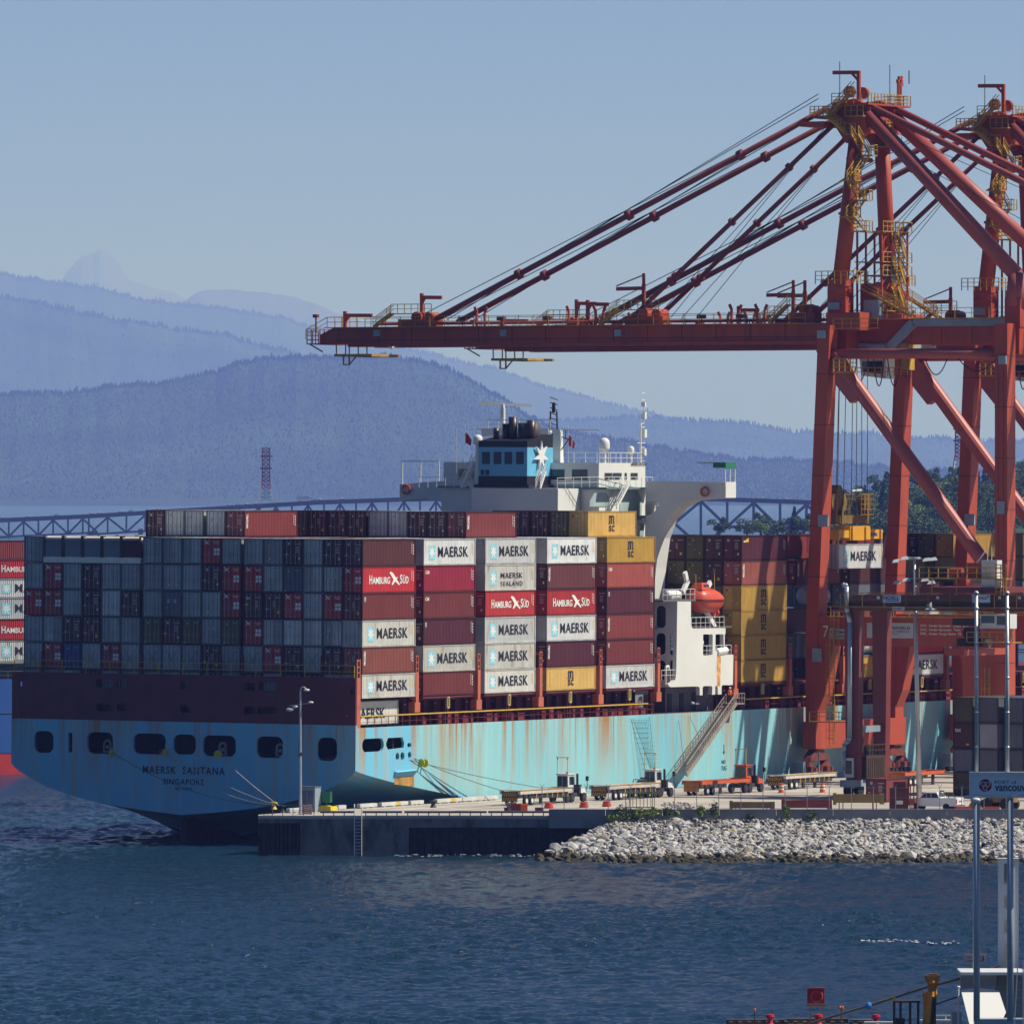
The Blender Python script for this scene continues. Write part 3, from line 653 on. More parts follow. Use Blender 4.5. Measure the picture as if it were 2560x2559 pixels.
def side_text(kind, L, H):
    key = ('side', kind, L, H)
    if key in DEC: return DEC[key]
    b = MB(); Rr = Vector((1, 0, 0)); U = Vector((0, 0, 1)); y = 0.036
    def P(x, z): return (x, y, z)
    def code(m=0):
        for j in range(9): b.poly([P(L - .95, H * .85 - j * .13), P(L - .88, H * .85 - j * .13), P(L - .88, H * .85 - j * .13 - .1), P(L - .95, H * .85 - j * .13 - .1)], m)
        for j in range(4): b.poly([P(L - .62, H * .8 - j * .3), P(L - .5, H * .8 - j * .3), P(L - .5, H * .8 - j * .3 - .2), P(L - .62, H * .8 - j * .3 - .2)], m)
    if kind in ('star', 'star_old', 'star_two'):
        b.poly([P(1.25, .6), P(2.75, .6), P(2.75, H - .72), P(1.25, H - .72)], 3)
        put_poly(b, star(), (1.2, y - .004, H * .49 - .82), Rr, U, 1.6, 1.64, 0)
        if kind == 'star_two': put_text(b, 'MAERSK', P(3.75, H * .47), Rr, U, 5.3, .62, .03, 1.1, 1); put_text(b, 'SEALAND', P(3.75, H * .17), Rr, U, 5.3, .52, .025, 1.2, 1)
        else: put_text(b, 'MAERSK', P(3.35, H * .5 - .56), Rr, U, 7.1, 1.14, .04, 1.1, 1)
        code(2)
    elif kind == 'swan':
        put_text(b, 'H', P(1.6, H * .34), Rr, U, .62, .95, .03); put_text(b, 'AMBURG', P(2.3, H * .34), Rr, U, 4.0, .74, .025)
        fig(b, P(6.2, H * .28), Rr, U, 2.4, 1.5, 0)
        put_text(b, 'S', P(8.6, H * .34), Rr, U, .55, .98, .03); put_text(b, 'ÜD', P(9.25, H * .34), Rr, U, 1.3, .95, .025); code(0)
    elif kind == 'triton':
        put_text(b, 'TRITON', P(.42, H * .86), Vector((0, 0, -1)), Rr, 1.5, .42, .05); code(0)
    elif kind == 'cai': put_text(b, 'CAI', P(.5, H * .68), Rr, U, .85, .38, .06); code(0)
    elif kind == 'seal': put_text(b, 'SC', P(.5, H * .86), Vector((0, 0, -1)), Rr, .5, .32, .05); code(0)
    elif kind == 'm_sc':
        x = L / 2 - .75
        for q in (0, .52, 1.04): b.poly([P(x + q, H * .5), P(x + q + .3, H * .5), P(x + q + .3, H * .78), P(x + q, H * .78)], 1)
        b.poly([P(x - .1, H * .77), P(x + 1.3, H * .77), P(x + 1.2, H * .83), P(x + .1, H * .83)], 1); b.poly([P(x - .15, H * .5), P(x + .35, H * .5), P(x + .3, H * .53), P(x - .15, H * .53)], 1); b.poly([P(x + 1.0, H * .5), P(x + 1.55, H * .5), P(x + 1.5, H * .53), P(x + 1.0, H * .53)], 1)
        put_text(b, 'sc', P(x, H * .2), Rr, U, 1.4, .72, .05, 1, 1)
        for j in range(12): b.poly([P(.85, H * .85 - j * .15), P(.9, H * .85 - j * .15), P(.9, H * .85 - j * .15 - .1), P(.85, H * .85 - j * .15 - .1)], 1)
    elif kind == 'tline':
        b.poly([P(.6, H * .74), P(1.15, H * .74), P(1.15, H * .8), P(.6, H * .8)], 0); b.poly([P(.95, H * .74), P(1.9, H * .74), P(1.9, H * .92), P(.95, H * .8)], 2); code(0)
    elif kind == 'codes': code(0)
    me = b.mesh('side_lettering')
    for m in (wht, ink, yel, star_blue): me.materials.append(m)
    DEC[key] = me; return me
def link(name, me, par, m=None):
    o = bpy.data.objects.new(name, me); COL.objects.link(o); o.parent = par
    if m is not None:
        for i in range(1): o.material_slots[0].link = 'OBJECT'; o.material_slots[0].material = m
    return o
NCONT = [0]
def container(fr, x, y, z, L, H, col, side=None, door=None, label='', group=None, detail=2, flip=False):
    """x,y,z: lower aft starboard corner in the frame"""
    me = cmesh(L, H); NCONT[0] += 1
    M = fr.M @ Matrix.Translation((x, y, z))
    if flip: M = M @ Matrix.Translation((L, 2.438, 0)) @ Matrix.Rotation(math.pi, 4, 'Z')
    r = bpy.data.objects.new('shipping_container', None); COL.objects.link(r); r.matrix_world = M
    r['label'] = label; r['category'] = 'container'
    if group: r['group'] = group
    link('corrugated_body', me[0], r, CM[col]); link('corner_frame', me[1], r, FM[col])
    dcol = 'grey' if col in ('white', 'dirty white') else col
    if detail:
        for s in (0, 1):
            d = link('door', me[2][s], r, CM[dcol])
            if detail > 1:
                for q in (0, 1): link('locking_bar', me[3][s][q], d, galv if col in ('maroon', 'brown', 'brick red', 'red', 'blue', 'bright red', 'dark magenta', 'rust red', 'olive') else FM[dcol])
        if door: link('marking', decal(door, H), r)
    if side: link('side_lettering', side_text(side, L, H), r)
    return r
# ================================================================ container ship, frame S: u ahead from the stern stack corner, v to port
S = Frame(-16.34, 1009.0, 0.0, R(0.39))
HC, STD = 2.896, 2.591
ROWV = [i * 2.468 + (0.3 if i > 5 else 0) + (0.3 if i > 10 else 0) for i in range(17)]     # v of each row from starboard
TZ = [15.95]; TZ.append(TZ[0] + STD + 0.03)
for _ in range(6): TZ.append(TZ[-1] + HC + 0.025)
# tier k counted from the top (1 = top of the normal stack): z index 6-k
def tz(k): return TZ[6 - k]
def thh(k): return STD if k == 6 else HC
BAY = [0.0, 14.0, 28.5, 43.4, 58.2]
TN = {0: 'raised extra', 1: 'top', 2: 'second', 3: 'third', 4: 'fourth', 5: 'fifth', 6: 'lowest'}
stern = [ # from port (left) to starboard (right): 17 columns
 'g.f F F F F X g.w g.p g.p r.s g.p g.p g.s m.b g.t m.k m.k',
 'g.w r.s g.t m.k g.p g.p g.w g.s g.w m.k r.s r.s g.w b2.p g.w g.t r.s',
 'r.s r.s g.t m.k p.w m.k g.w b2.t g.p g.s r.s m.x m.y r.s g.t r.s m.y',
 'g.t g.s m.k m.y g.p g.p o.w m.k o.w g.t o.w r.s g.w p.s p.p g.t d.w',
 'g.s r.s b.p g.s r.s g.s g.s g.p g.p m.y g.p g.s r.s m.y g.s m.k m.y',
 'g.p g.p p.w m.k g.p g.p g.p g.w g.p m.k g.p m.k g.p m.k m.k p.w m.k']
CK = {'g': 'grey', 'p': 'pale grey', 'm': 'brown', 'r': 'red', 'b': 'blue', 'b2': 'slate', 'o': 'olive', 'd': 'slate'}
RK = {'grey': 0}
DK = {'w': 'plain', 's': 'small', 'p': 'plain', 't': 'two', 'k': 'bars', 'x': 'tex', 'y': 'yellowtag', 'b': 'bars', 'f': 'small'}
DT = {'plain': 'one pale tag', 'small': 'high door tag', 'two': 'two pale panels', 'bars': 'bright bars', 'tex': 'white letters', 'yellowtag': 'yellow tag', 'crossfig': 'four white squares'}
SIDE1 = {1: ('maroon', 'codes'), 2: ('bright red', 'swan'), 3: ('brick red', 'seal'), 4: ('white', 'star'), 5: ('rust red', 'triton'), 6: ('dirty white', 'star')}
SD = {'codes': 'plain side', 'swan': 'white figure', 'seal': 'tiny mark', 'star': 'star panel', 'star_two': 'two text lines', 'triton': 'upright lettering', 'cai': 'corner letters', 'm_sc': 'black logo', 'tline': 'corner emblem', None: 'bare side'}
G1 = 'containers stacked across the stern'
flat = mat('flat_rack_grey', (0.16, 0.19, 0.23), 0.6, var=0.15); rackw = mat('rack_bulkhead_white', (0.75, 0.72, 0.66), 0.7, grime=0.2)
def flat_rack(u, v, z, col, label):
    th = Thing('flat_rack', label, 'flat rack', S, (u, v, z), 'folded flat racks on the stern stack'); W = 2.438
    b = MB(); b.box(u, u + 12.19, v, v + W, z + .02, z + .62); b.build('base', rackw, th)
    b = MB(); b.box(u + .12, u + .3, v + .1, v + W - .1, z + .63, z + 2.75)
    for k in range(4): b.box(u + .08, u + .119, v + .3, v + W - .3, z + .8 + k * .5, z + .86 + k * .5)
    b.build('end_wall', col, th)
    b = MB(); b.box(u + 11.8, u + 12.0, v + .1, v + W - .1, z + .63, z + 2.75); b.build('end_wall', col, th)
    b = MB()
    for vv in (v, v + W - .16):
        for uu in (u, u + 11.9): b.box(uu, uu + .16, vv, vv + .16, z + .63, z + 2.99); b.hexa([(uu + .16, vv, z + 2.2), (uu + .7, vv, z + .63), (uu + .7, vv + .16, z + .63), (uu + .16, vv + .16, z + .63), (uu + .16, vv, z + 2.9), (uu + .9, vv, z + .7), (uu + .9, vv + .16, z + .7), (uu + .16, vv + .16, z + 2.9)])
    b.build('corner_post', mat('rack_post', (0.06, 0.05, 0.05), 0.7), th)
    b = MB(); n = 12; w = (W - .4) / n
    for k in range(n):
        y0 = v + .2 + k * w; y1 = y0 + w * .72
        b.hexa([(u - .02, y0, z + .55), (u + .3, y0, z + .55), (u + .3, y1, z + .55), (u - .02, y1, z + .55), (u + .02, y0, z + .6), (u + .35, y0, z + .86), (u + .35, y1, z + .86), (u + .02, y1, z + .6)]); b.hexa([(u + .05, y0, z + 2.56), (u + .4, y0, z + 2.56), (u + .4, y1, z + 2.56), (u + .05, y1, z + 2.56), (u + .08, y0, z + 2.6), (u + .5, y0, z + 2.97), (u + .5, y1, z + 2.97), (u + .08, y1, z + 2.6)])
    b.box(u + .5, u + 11.7, v + .3, v + W - .3, z + 2.6, z + 2.72); b.build('ribbed_floor', rackw, th)
for ti, rowtxt in enumerate(stern):
    k = ti + 1
    for ci, tk in enumerate(rowtxt.split()):
        v = ROWV[16 - ci]; where = '%s column from left, %s tier' % (ORD[ci + 1], TN[k]) if ci < 9 else ('%s column from right, %s tier' % (ORD[17 - ci], TN[k]))
        if tk in 'FX':
            flat_rack(0, v, tz(k), flat if tk == 'F' else mat('flat_rack_maroon', (0.08, 0.02, 0.03), 0.6), '%s folded flat rack with white ribbed top on stern stack, %s' % ('grey' if tk == 'F' else 'dark maroon', '%s from left' % ORD[ci + 1])); continue
        c, d = tk.split('.'); col = CK[c]; dk = 'crossfig' if (c == 'r') else DK[d]; side = None
        if ci == 16: col2, side = SIDE1[k]
        if ci == 16: col = col2 if k not in (4, 6) else 'dirty white'
        container(S, 0, v, tz(k), 12.19, thh(k), col, side, dk, '%s container with %s, %s of stern wall' % (col, SD[side] if side else DT[dk], where), G1)
SIDES = {
 2: [('white', 'star'), ('crimson', 'cai'), ('brick red', 'cai'), ('dark magenta', 'seal'), ('dirty white', 'star'), ('brick red', 'codes')],
 3: [('white', 'star'), ('dirty white', 'star_two'), ('red', 'swan'), ('white', 'star'), ('dirty white', 'star'), ('dirty white', 'star')],
 4: [('white', 'star'), ('maroon', 'triton'), ('red', 'swan'), ('white', 'star'), ('dark magenta', 'triton'), ('pale mustard', 'm_sc')],
 5: [('mustard', 'm_sc'), ('salmon', 'cai'), ('dark magenta', 'seal'), ('brick red', 'triton'), ('brick red', 'seal'), ('white', 'star')]}
G2 = 'containers stacked along the ship side'
SN = {1: 'stern corner', 2: 'second stack from stern', 3: 'third stack from stern', 4: 'fourth stack from stern', 5: 'stack next to the white deckhouse'}
for bnum, lst in SIDES.items():
    for k, (col, sd) in enumerate(lst, 1):
        container(S, BAY[bnum - 1], 0, tz(k), 12.19, thh(k), col, sd, 'bars' if col not in ('white', 'dirty white') else 'plain', '%s container with %s, %s of %s' % (col, SD[sd], TN[k], SN[bnum]), G2, detail=1)
# inboard containers of the top tiers whose roofs and faces show, and the raised tier
G3 = 'containers topping the inner rows of the deck'
rr = random.Random(3)
inner = {2: range(1, 17), 3: range(1, 17), 4: range(1, 11), 5: range(1, 9)}
for bnum, rows in inner.items():
    for r in rows:
        col = rr.choice(['grey', 'maroon', 'white', 'brick red', 'brown', 'dirty white', 'pale grey', 'brick red'])
        if bnum == 5 and r == 1: col = 'mustard'
        if bnum == 3 and r == 1: col = 'brick red'
        if bnum == 2 and r == 9: col = 'brick red'
        container(S, BAY[bnum - 1], ROWV[r], tz(1), 12.19, HC, col, 'm_sc' if (bnum, r) == (5, 1) else None, None, '%s container roof, %s bay from stern, %s row inboard' % (col, ORD[bnum], ORD[r]), G3, detail=0)
up = {2: [(9, 'brick red', 'triton', 'bars'), (10, 'pale grey', None, 'two'), (11, 'pale grey', None, 'small'), (12, 'pale grey', None, 'plain')],
      3: [(1, 'brick red', 'triton', 'bars'), (2, 'brown', None, 'bars'), (3, 'brown', None, 'bars'), (4, 'pale grey', None, 'plain'), (5, 'pale grey', None, 'small'), (6, 'brown', None, 'yellowtag'), (7, 'brown', None, 'bars'), (8, 'brown', None, 'yellowtag'), (9, 'olive', None, 'msc')],
      5: [(1, 'pale mustard', 'm_sc', 'msc'), (2, 'olive', None, 'msc'), (3, 'brown', None, 'yellowtag'), (4, 'brown', None, 'tex'), (5, 'brown', None, 'bars')]}
UN = {2: 'left', 3: 'middle', 5: 'right'}
for bnum, lst in up.items():
    lst = sorted(lst, key=lambda q: -q[0])
    for i, (r, col, sd, dk) in enumerate(lst):
        if r == 9 and bnum == 2: dk = 'bars'
        H = STD if (bnum == 3 and r >= 6) else HC
        container(S, BAY[bnum - 1], ROWV[r], TZ[6], 12.19, HC if H == HC else HC, col, sd, dk, '%s container%s in the raised %s group, %s from its left' % (col, ' with ' + SD[sd] if sd else '', UN[bnum], ORD[i + 1]), 'raised containers above the deck stacks')
container(S, BAY[1], ROWV[13], TZ[6], 12.19, HC, 'brown', None, 'bars', 'brown container in the raised left group, leftmost', 'raised containers above the deck stacks')
# blocks forward of the deckhouse
FB = [92.9, 107.6, 122.3, 137.0, 151.7, 166.4, 181.1, 195.8]
fw = { 0: {0: [('dark magenta', 'tline', 'bars'), ('rust red', 'triton', 'bars')] + [('mustard', 'm_sc', 'msc')] * 4,
           1: [('brown', 0, 'bars'), ('brown', 0, 'yellowtag'), ('olive', 0, 'msc'), ('olive', 0, 'msc'), ('olive', 0, 'msc'), ('olive', 0, 'msc')],
           2: [('olive', 0, 'msc'), ('olive', 0, 'msc'), ('olive', 0, 'msc'), ('olive', 0, 'msc'), ('olive', 0, 'msc'), ('olive', 0, 'msc')],
           3: [('brown', 0, 'yellowtag'), ('olive', 0, 'msc'), ('brown', 0, 'bars'), ('olive', 0, 'msc')],
           4: [('olive', 0, 'msc'), ('brown', 0, 'tex'), ('olive', 0, 'msc')], 5: [('olive', 0, 'msc'), ('brown', 0, 'bars')]},
       1: {1: [('brick red', 'codes', 'bars'), None, None, ('brown', 0, 'bars'), ('brown', 0, 'bars')], 0: [None, ('brick red', 'triton', 'bars'), None, None, ('slate', 0, 'plain')]},
       2: {0: [None, ('brown', 0, 'bars'), ('slate', 0, 'small'), ('rust red', 'seal', 'bars')], 1: [('brick red', 0, 'bars'), ('slate', 0, 'small'), ('slate', 0, 'small'), ('brown', 0, 'bars'), ('brown', 0, 'bars'), ('slate', 0, 'plain')], 2: [('brown', 0, 'bars'), ('slate', 0, 'small'), ('slate', 0, 'small'), ('brown', 0, 'bars'), ('slate', 0, 'bars'), ('brown', 0, 'bars')], 3: [('brown', 0, 'bars'), None, ('slate', 0, 'small')]},
       3: {0: [None, None, ('brown', 0, 'bars'), ('dirty white', 'codes', 'plain'), ('red', 'swan', 'bars'), ('pale grey', 'star', 'plain')], 1: [None, ('olive', 0, 'msc'), ('slate', 0, 'small'), ('brown', 0, 'bars')], 2: [('brown', 0, 'bars'), ('brown', 0, 'bars')], 3: [('olive', 0, 'msc')]},
       4: {0: [('mustard', 'm_sc', 'msc'), None, ('brown', 0, 'bars')], 1: [('olive', 0, 'msc'), ('olive', 0, 'msc'), ('slate', 0, 'small')], 2: [('brown', 0, 'bars'), ('olive', 0, 'msc'), ('slate', 0, 'plain')], 3: [('brown', 0, 'yellowtag'), ('brown', 0, 'bars')], 4: [('brown', 0, 'bars'), ('brown', 0, 'bars')], 5: [('olive', 0, 'msc')]},
       5: {0: [('olive', 0, 'msc'), ('olive', 0, 'msc'), ('slate', 0, 'small'), ('brown', 'codes', 'bars')], 1: [('olive', 0, 'msc'), ('brown', 0, 'bars')], 2: [('brown', 0, 'bars')]},
       6: {0: [('brown', 0, 'bars'), ('olive', 0, 'msc'), ('slate', 0, 'plain'), ('brown', 0, 'bars'), ('slate', 0, 'bars')], 1: [('brown', 0, 'bars'), ('brown', 0, 'tex')], 2: [('olive', 0, 'msc')]},
       7: {0: [('olive', 0, 'msc'), ('brown', 0, 'bars'), ('slate', 0, 'small')]}}
for bi, rows in fw.items():
    for r, lst in rows.items():
        for k, q in enumerate(lst, 1):
            if q is None: continue
            col, sd, dk = q
            container(S, FB[bi], ROWV[r], tz(k), 12.19, thh(k), col, sd or None, dk, '%s container%s, %s stack beyond the deckhouse, %s row in, %s tier' % (col, ' with ' + SD[sd] if sd else '', ORD[bi + 1], ORD[r + 1], TN[k]), 'containers forward of the white deckhouse', detail=1)
# 20-foot pieces at the lowest tiers of the third forward stack
for q, uu in ((0, 125.3), (1, 131.6)):
    container(S, uu, 0, tz(6), 6.06, STD, 'mustard', None, 'msc', 'short mustard container under the white tank containers, %s one' % ('left' if q == 0 else 'right'), 'short mustard containers', detail=1)
def tank(fr, u, v, z, L, label, frcol):
    th = Thing('tank_container', label, 'tank container', fr, (u, v, z), 'tank containers'); b = MB()
    b.lathe((u + .25, v + 1.22, z + 1.38), [(0.2, 0), (0.85, .05), (1.12, .3), (1.15, .5), (1.15, L - 1.0), (1.12, L - .8), (.85, L - .55), (.2, L - .5)], 20, axis='x'); b.build('tank', mat('tank_white', (0.62, 0.61, 0.58), 0.35), th, smooth=True)
    f = MB()
    for x in (u, u + L - .15):
        for y in (v, v + 2.29): f.box(x, x + .15, y, y + .15, z, z + 2.59)
        f.box(x, x + .15, v + .15, v + 2.29, z, z + .15); f.box(x, x + .15, v + .15, v + 2.29, z + 2.44, z + 2.59)
    for y in (v, v + 2.29): f.box(u + .15, u + L - .15, y, y + .15, z, z + .15)
    f.bar((u + .1, v + .1, z + .15), (u + 1.6, v + .1, z + 1.2), .1); f.bar((u + L - .1, v + .1, z + .15), (u + L - 1.6, v + .1, z + 1.2), .1)
    f.build('frame', frcol, th)
    w = MB(); w.box(u + .3, u + L - .3, v + .9, v + 1.5, z + 2.56, z + 2.62); w.build('walkway', galv, th)
tblue = mat('tank_frame_blue', (0.04, 0.12, 0.35), 0.5)
tank(S, 125.3, 0, tz(5), 6.06, 'white tank container in blue frame, left of the pair above short mustard containers', tblue)
tank(S, 131.6, 0, tz(5), 6.06, 'white tank container in blue frame, right of the pair above short mustard containers', tblue)
tank(S, 117.0, 2.47, tz(2) - 2.9, 6.06, 'grey tank container end under the hoisted white container', mat('tank_frame_grey', (0.3, 0.3, 0.34), 0.5))
# ================================================================ ship hull
def hull_mat():
    m = bpy.data.materials.new('hull_paint'); m.use_nodes = True; t = m.node_tree; b = t.nodes['Principled BSDF']; b.inputs['Roughness'].default_value = 0.42
    L = t.links; tc = nn(t, 'ShaderNodeTexCoord'); sep = nn(t, 'ShaderNodeSeparateXYZ'); L.new(tc.outputs['Object'], sep.inputs[0])
    def noise(sc, det=5, ro=0.6, src=None):
        mp = nn(t, 'ShaderNodeMapping'); mp.inputs['Scale'].default_value = sc; L.new(tc.outputs['Object'], mp.inputs[0])
        n = nn(t, 'ShaderNodeTexNoise'); n.inputs['Scale'].default_value = 1; n.inputs['Detail'].default_value = det; n.inputs['Roughness'].default_value = ro; L.new(mp.outputs[0], n.inputs['Vector']); return n.outputs[0]
    def mr(x, a, bb, c=0.0, d=1.0):
        n = nn(t, 'ShaderNodeMapRange'); n.inputs[1].default_value = a; n.inputs[2].default_value = bb; n.inputs[3].default_value = c; n.inputs[4].default_value = d; L.new(x, n.inputs[0]); return n.outputs[0]
    def mul(a, bb):
        n = nn(t, 'ShaderNodeMath', operation='MULTIPLY'); L.new(a, n.inputs[0])
        if hasattr(bb, 'is_linked'): L.new(bb, n.inputs[1])
        else: n.inputs[1].default_value = bb
        return n.outputs[0]
    def mix(f, a, bb):
        n = nn(t, 'ShaderNodeMix', data_type='RGBA'); L.new(f, n.inputs['Factor'])
        for s, v in (('A', a), ('B', bb)):
            if hasattr(v, 'is_linked'): L.new(v, n.inputs[s])
            else: n.inputs[s].default_value = (*v, 1)
        return n.outputs['Result']
    base = mix(mr(noise((0.05, 0.05, 0.02), 3), 0.35, 0.65), (0.17, 0.50, 0.62), (0.27, 0.57, 0.62))
    fresh = mr(sep.outputs[0], 11.5, 12.5, 1, 0)     # newer paint near the stern quarter
    base = mix(mul(fresh, 0.75), base, (0.13, 0.46, 0.70))
    # pale chalky streaks
    base = mix(mul(mr(noise((0.9, 0.9, 0.03), 5), 0.5, 0.75), 0.35), base, (0.5, 0.68, 0.64))
    # rust streaks running down from the deck edge
    top = mr(sep.outputs[2], 4.5, 12.9, 0.0, 1.0); top2 = mul(top, top)
    st = mul(mr(noise((0.9, 0.9, 0.03), 7, 0.75), 0.46, 0.58), mr(noise((0.16, 0.16, 0.01), 3), 0.38, 0.52))
    f1 = mul(mul(st, top), 0.98)
    base = mix(f1, base, (0.36, 0.16, 0.035))
    st2 = mul(mr(noise((0.5, 0.5, 0.02), 5, 0.65), 0.52, 0.70), 0.6)
    base = mix(st2, base, (0.42, 0.34, 0.17))
    sc = mul(mul(mr(noise((0.15, 0.15, 2.0), 6, 0.7), 0.62, 0.7), mr(sep.outputs[2], 6.5, 4.0)), 0.5)
    base = mix(sc, base, (0.05, 0.12, 0.2))
    # plating seams
    wv = nn(t, 'ShaderNodeMath', operation='MODULO'); L.new(sep.outputs[2], wv.inputs[0]); wv.inputs[1].default_value = 2.9
    base = mix(mul(mr(wv.outputs[0], 0.0, 0.06, 1, 0), 0.14), base, (0.05, 0.12, 0.2))
    L.new(base, b.inputs['Base Color']); return m
HULL = hull_mat()
antif = mat('antifouling_maroon', (0.07, 0.015, 0.015), 0.7, var=0.2)
ship_maroon = mat('ship_maroon', (0.13, 0.022, 0.026), 0.55, var=0.15, grime=0.3, gs=(1.0, 1.0, 0.1))
ship_maroon_lit = mat('lashing_maroon_lit', (0.46, 0.12, 0.07), 0.55, var=0.12, grime=0.5, gcol=(0.2, 0.07, 0.03), gs=(2, 2, 0.5))  # sunlit version of the maroon steel, light put into the colour
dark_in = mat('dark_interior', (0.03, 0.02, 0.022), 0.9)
ywr = mat('rail_yellow', (0.62, 0.42, 0.04), 0.55); dkm = mat('deck_maroon', (0.10, 0.02, 0.022), 0.7, var=0.25)
ship = Thing('container_ship', 'large light blue container ship moored at the quay with a white deckhouse', 'ship', S, (0, 21.6, 0))
B2 = 21.6; DZ = 12.77; T0 = -1.4
def zk(t):
    pr = [(-1.4, 8.13), (2, 7.5), (7.5, 6.64), (14.3, 5.74), (25, 4.4), (40, 1.5), (60, -4), (80, -11), (400, -11)]
    for i in range(len(pr) - 1):
        if pr[i][0] <= t <= pr[i + 1][0]: return pr[i][1] + (pr[i + 1][1] - pr[i][1]) * (t - pr[i][0]) / (pr[i + 1][0] - pr[i][0])
def zb(t):
    pr = [(-1.4, 2.9), (3, 2.1), (8, 1.0), (16, -2.2), (26, -9), (40, -12), (400, -12)]
    for i in range(len(pr) - 1):
        if pr[i][0] <= t <= pr[i + 1][0]: return pr[i][1] + (pr[i + 1][1] - pr[i][1]) * (t - pr[i][0]) / (pr[i + 1][0] - pr[i][0])
PRO = [(1, 1), (.985, .93), (.95, .83), (.887, .70), (.785, .51), (.68, .39), (.58, .29), (.408, .17), (.238, .087), (0, 0)]
def section(t):
    bb = B2
    if t > 250: bb = B2 * max(0.02, 1 - ((t - 250) / 80.0) ** 2)
    k, b = zk(t), zb(t); half = [(bb * y, b + (k - b) * h) for y, h in PRO]
    # stern sections narrow quickly below the knuckle ahead of the transom
    nar = min(1, max(0, (t - T0) / 30.0)) * (1 if t < 60 else 0) * 0.55
    half = [(y * (1 - nar * (1 - (z - b) / max(.1, k - b)) ** 0.7), z) if i else (y, z) for i, (y, z) in enumerate(half)]
    return [(-y, z) for y, z in half] + [(y, z) for y, z in half[::-1][1:]]
ts = [-1.4, 0, 1.5, 3, 5, 7.5, 10, 12.4] + [14 + 4 * i for i in range(18)] + [90 + 20 * i for i in range(13)]
h = MB(); N = len(PRO) * 2 - 1
for t_ in ts:
    for y, z in section(t_): h.v.append((t_, B2 + y, z))
for i in range(len(ts) - 1):
    for j in range(N - 1): a = i * N + j; h.face((a, a + 1, a + N + 1, a + N), 1 if (h.v[a][2] + h.v[a + 1][2]) / 2 < 1.0 and ts[i] > 4 else 0)
# vertical shell above the knuckle, port side fully, starboard from t=12.4
def strip(side, t_list):
    for a, b in zip(t_list[:-1], t_list[1:]):
        ya = section(a)[0][0] if side < 0 else section(a)[-1][0]; yb = section(b)[0][0] if side < 0 else section(b)[-1][0]
        for z0a, z1a, z0b, z1b in ((zk(a), (zk(a) + DZ) / 2, zk(b), (zk(b) + DZ) / 2), ((zk(a) + DZ) / 2, DZ, (zk(b) + DZ) / 2, DZ)):
            h.poly([(a, B2 + ya, z0a), (b, B2 + yb, z0b), (b, B2 + yb, z1b), (a, B2 + ya, z1a)])
strip(1, ts); strip(-1, [q for q in ts if q >= 12.4])
h.build('hull', [HULL, antif], ship)
# transom plate with mooring openings (port -> starboard as seen)
tp = MB(); sec = section(T0); outl = [(B2 + y, z) for y, z in sec]; outl = [(0.0, 13.06)] + outl + [(2 * B2, 13.06)]
holes = []; HP = [(84, 132, 1826, 1882, 1), (169, 179, 1830, 1881, .22), (216, 281, 1829, 1884.5, 1), (331.5, 413, 1832, 1885.6, 1), (431, 488, 1834.5, 1886, 1), (505, 588, 1837, 1891, 1), (639, 706, 1839.6, 1895, 1), (743.5, 753, 1844, 1896, .22), (790, 841, 1842.6, 1901.5, 1)]
for x0, x1, y0, y1, r in HP:
    v1, z1 = S.on_u(x0, y0, T0); v0, z0 = S.on_u(x1, y1, T0); holes.append(rrect(v0, v1, z0, z1, 0.75 * r if r == 1 else r))
tp.prism(outl, 'x', T0, T0 + 0.35, 0, holes); tp.build('transom', HULL, ship)
# stern quarter plate on starboard with openings, t -1.05 .. 12.4
qp = MB(); outl = [(T0 + .36, DZ), (12.4, DZ)] + [(q, zk(q)) for q in (12.4, 10, 7.5, 5, 3, 1.5, 0, T0 + .36)]
hs = []
for x0, x1, y0, y1, r in ((904, 958, 1844, 1880, 1.0), (964, 1009, 1842, 1875, .8), (1017, 1027, 1856, 1867.5, .3), (988, 997, 1880, 1900, .4), (1000, 1010, 1879, 1899.5, .4), (1018.5, 1027, 1878, 1895, .4)):
    u0, z0 = S.on_v(x0, y1, 0); u1, z1 = S.on_v(x1, y0, 0)
    if x0 == 964: hs.append([(u1 - .4, z1), (u0 + .4, z1), (u0, z1 - .5), (u0, z0 + .5), (u0 + .5, z0), (u0 + 1.4, z0 + .1), (u1 - .15, z1 - .85 - .3), (u1, z1 - .6)])
    else: hs.append(rrect(u0, u1, z0, z1, r))
qp.prism(outl, 'y', 0.0, 0.3, 0, hs); qp.build('quarter_plate', HULL, ship)
# mooring deck inside
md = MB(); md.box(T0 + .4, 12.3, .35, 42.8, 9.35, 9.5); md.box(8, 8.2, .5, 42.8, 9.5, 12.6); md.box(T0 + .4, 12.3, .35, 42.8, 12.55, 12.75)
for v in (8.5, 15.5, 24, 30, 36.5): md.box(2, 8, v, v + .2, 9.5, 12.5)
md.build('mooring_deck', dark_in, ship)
fl = MB()
for px in (240, 395, 528, 672):
    v, z = S.on_u(px + 8, 1884, T0); fl.prism([(v - .5, 9.5), (v + .5, 9.5), (v + .5, 10.5), (v + .35, 10.8), (v, 10.95), (v - .35, 10.8), (v - .5, 10.5)], 'x', 0.2, 0.45, 0, [[(v - .33, 9.62), (v + .33, 9.62), (v + .33, 10.4), (v + .2, 10.65), (v, 10.75), (v - .2, 10.65), (v - .33, 10.4)]])
    fl.lathe((0.35, v, 10.1), [(.2, -.1), (.2, .3)], 10, axis='x')
fl.build('fairlead', mat('fairlead_grey', (0.35, 0.37, 0.4), 0.5), ship)
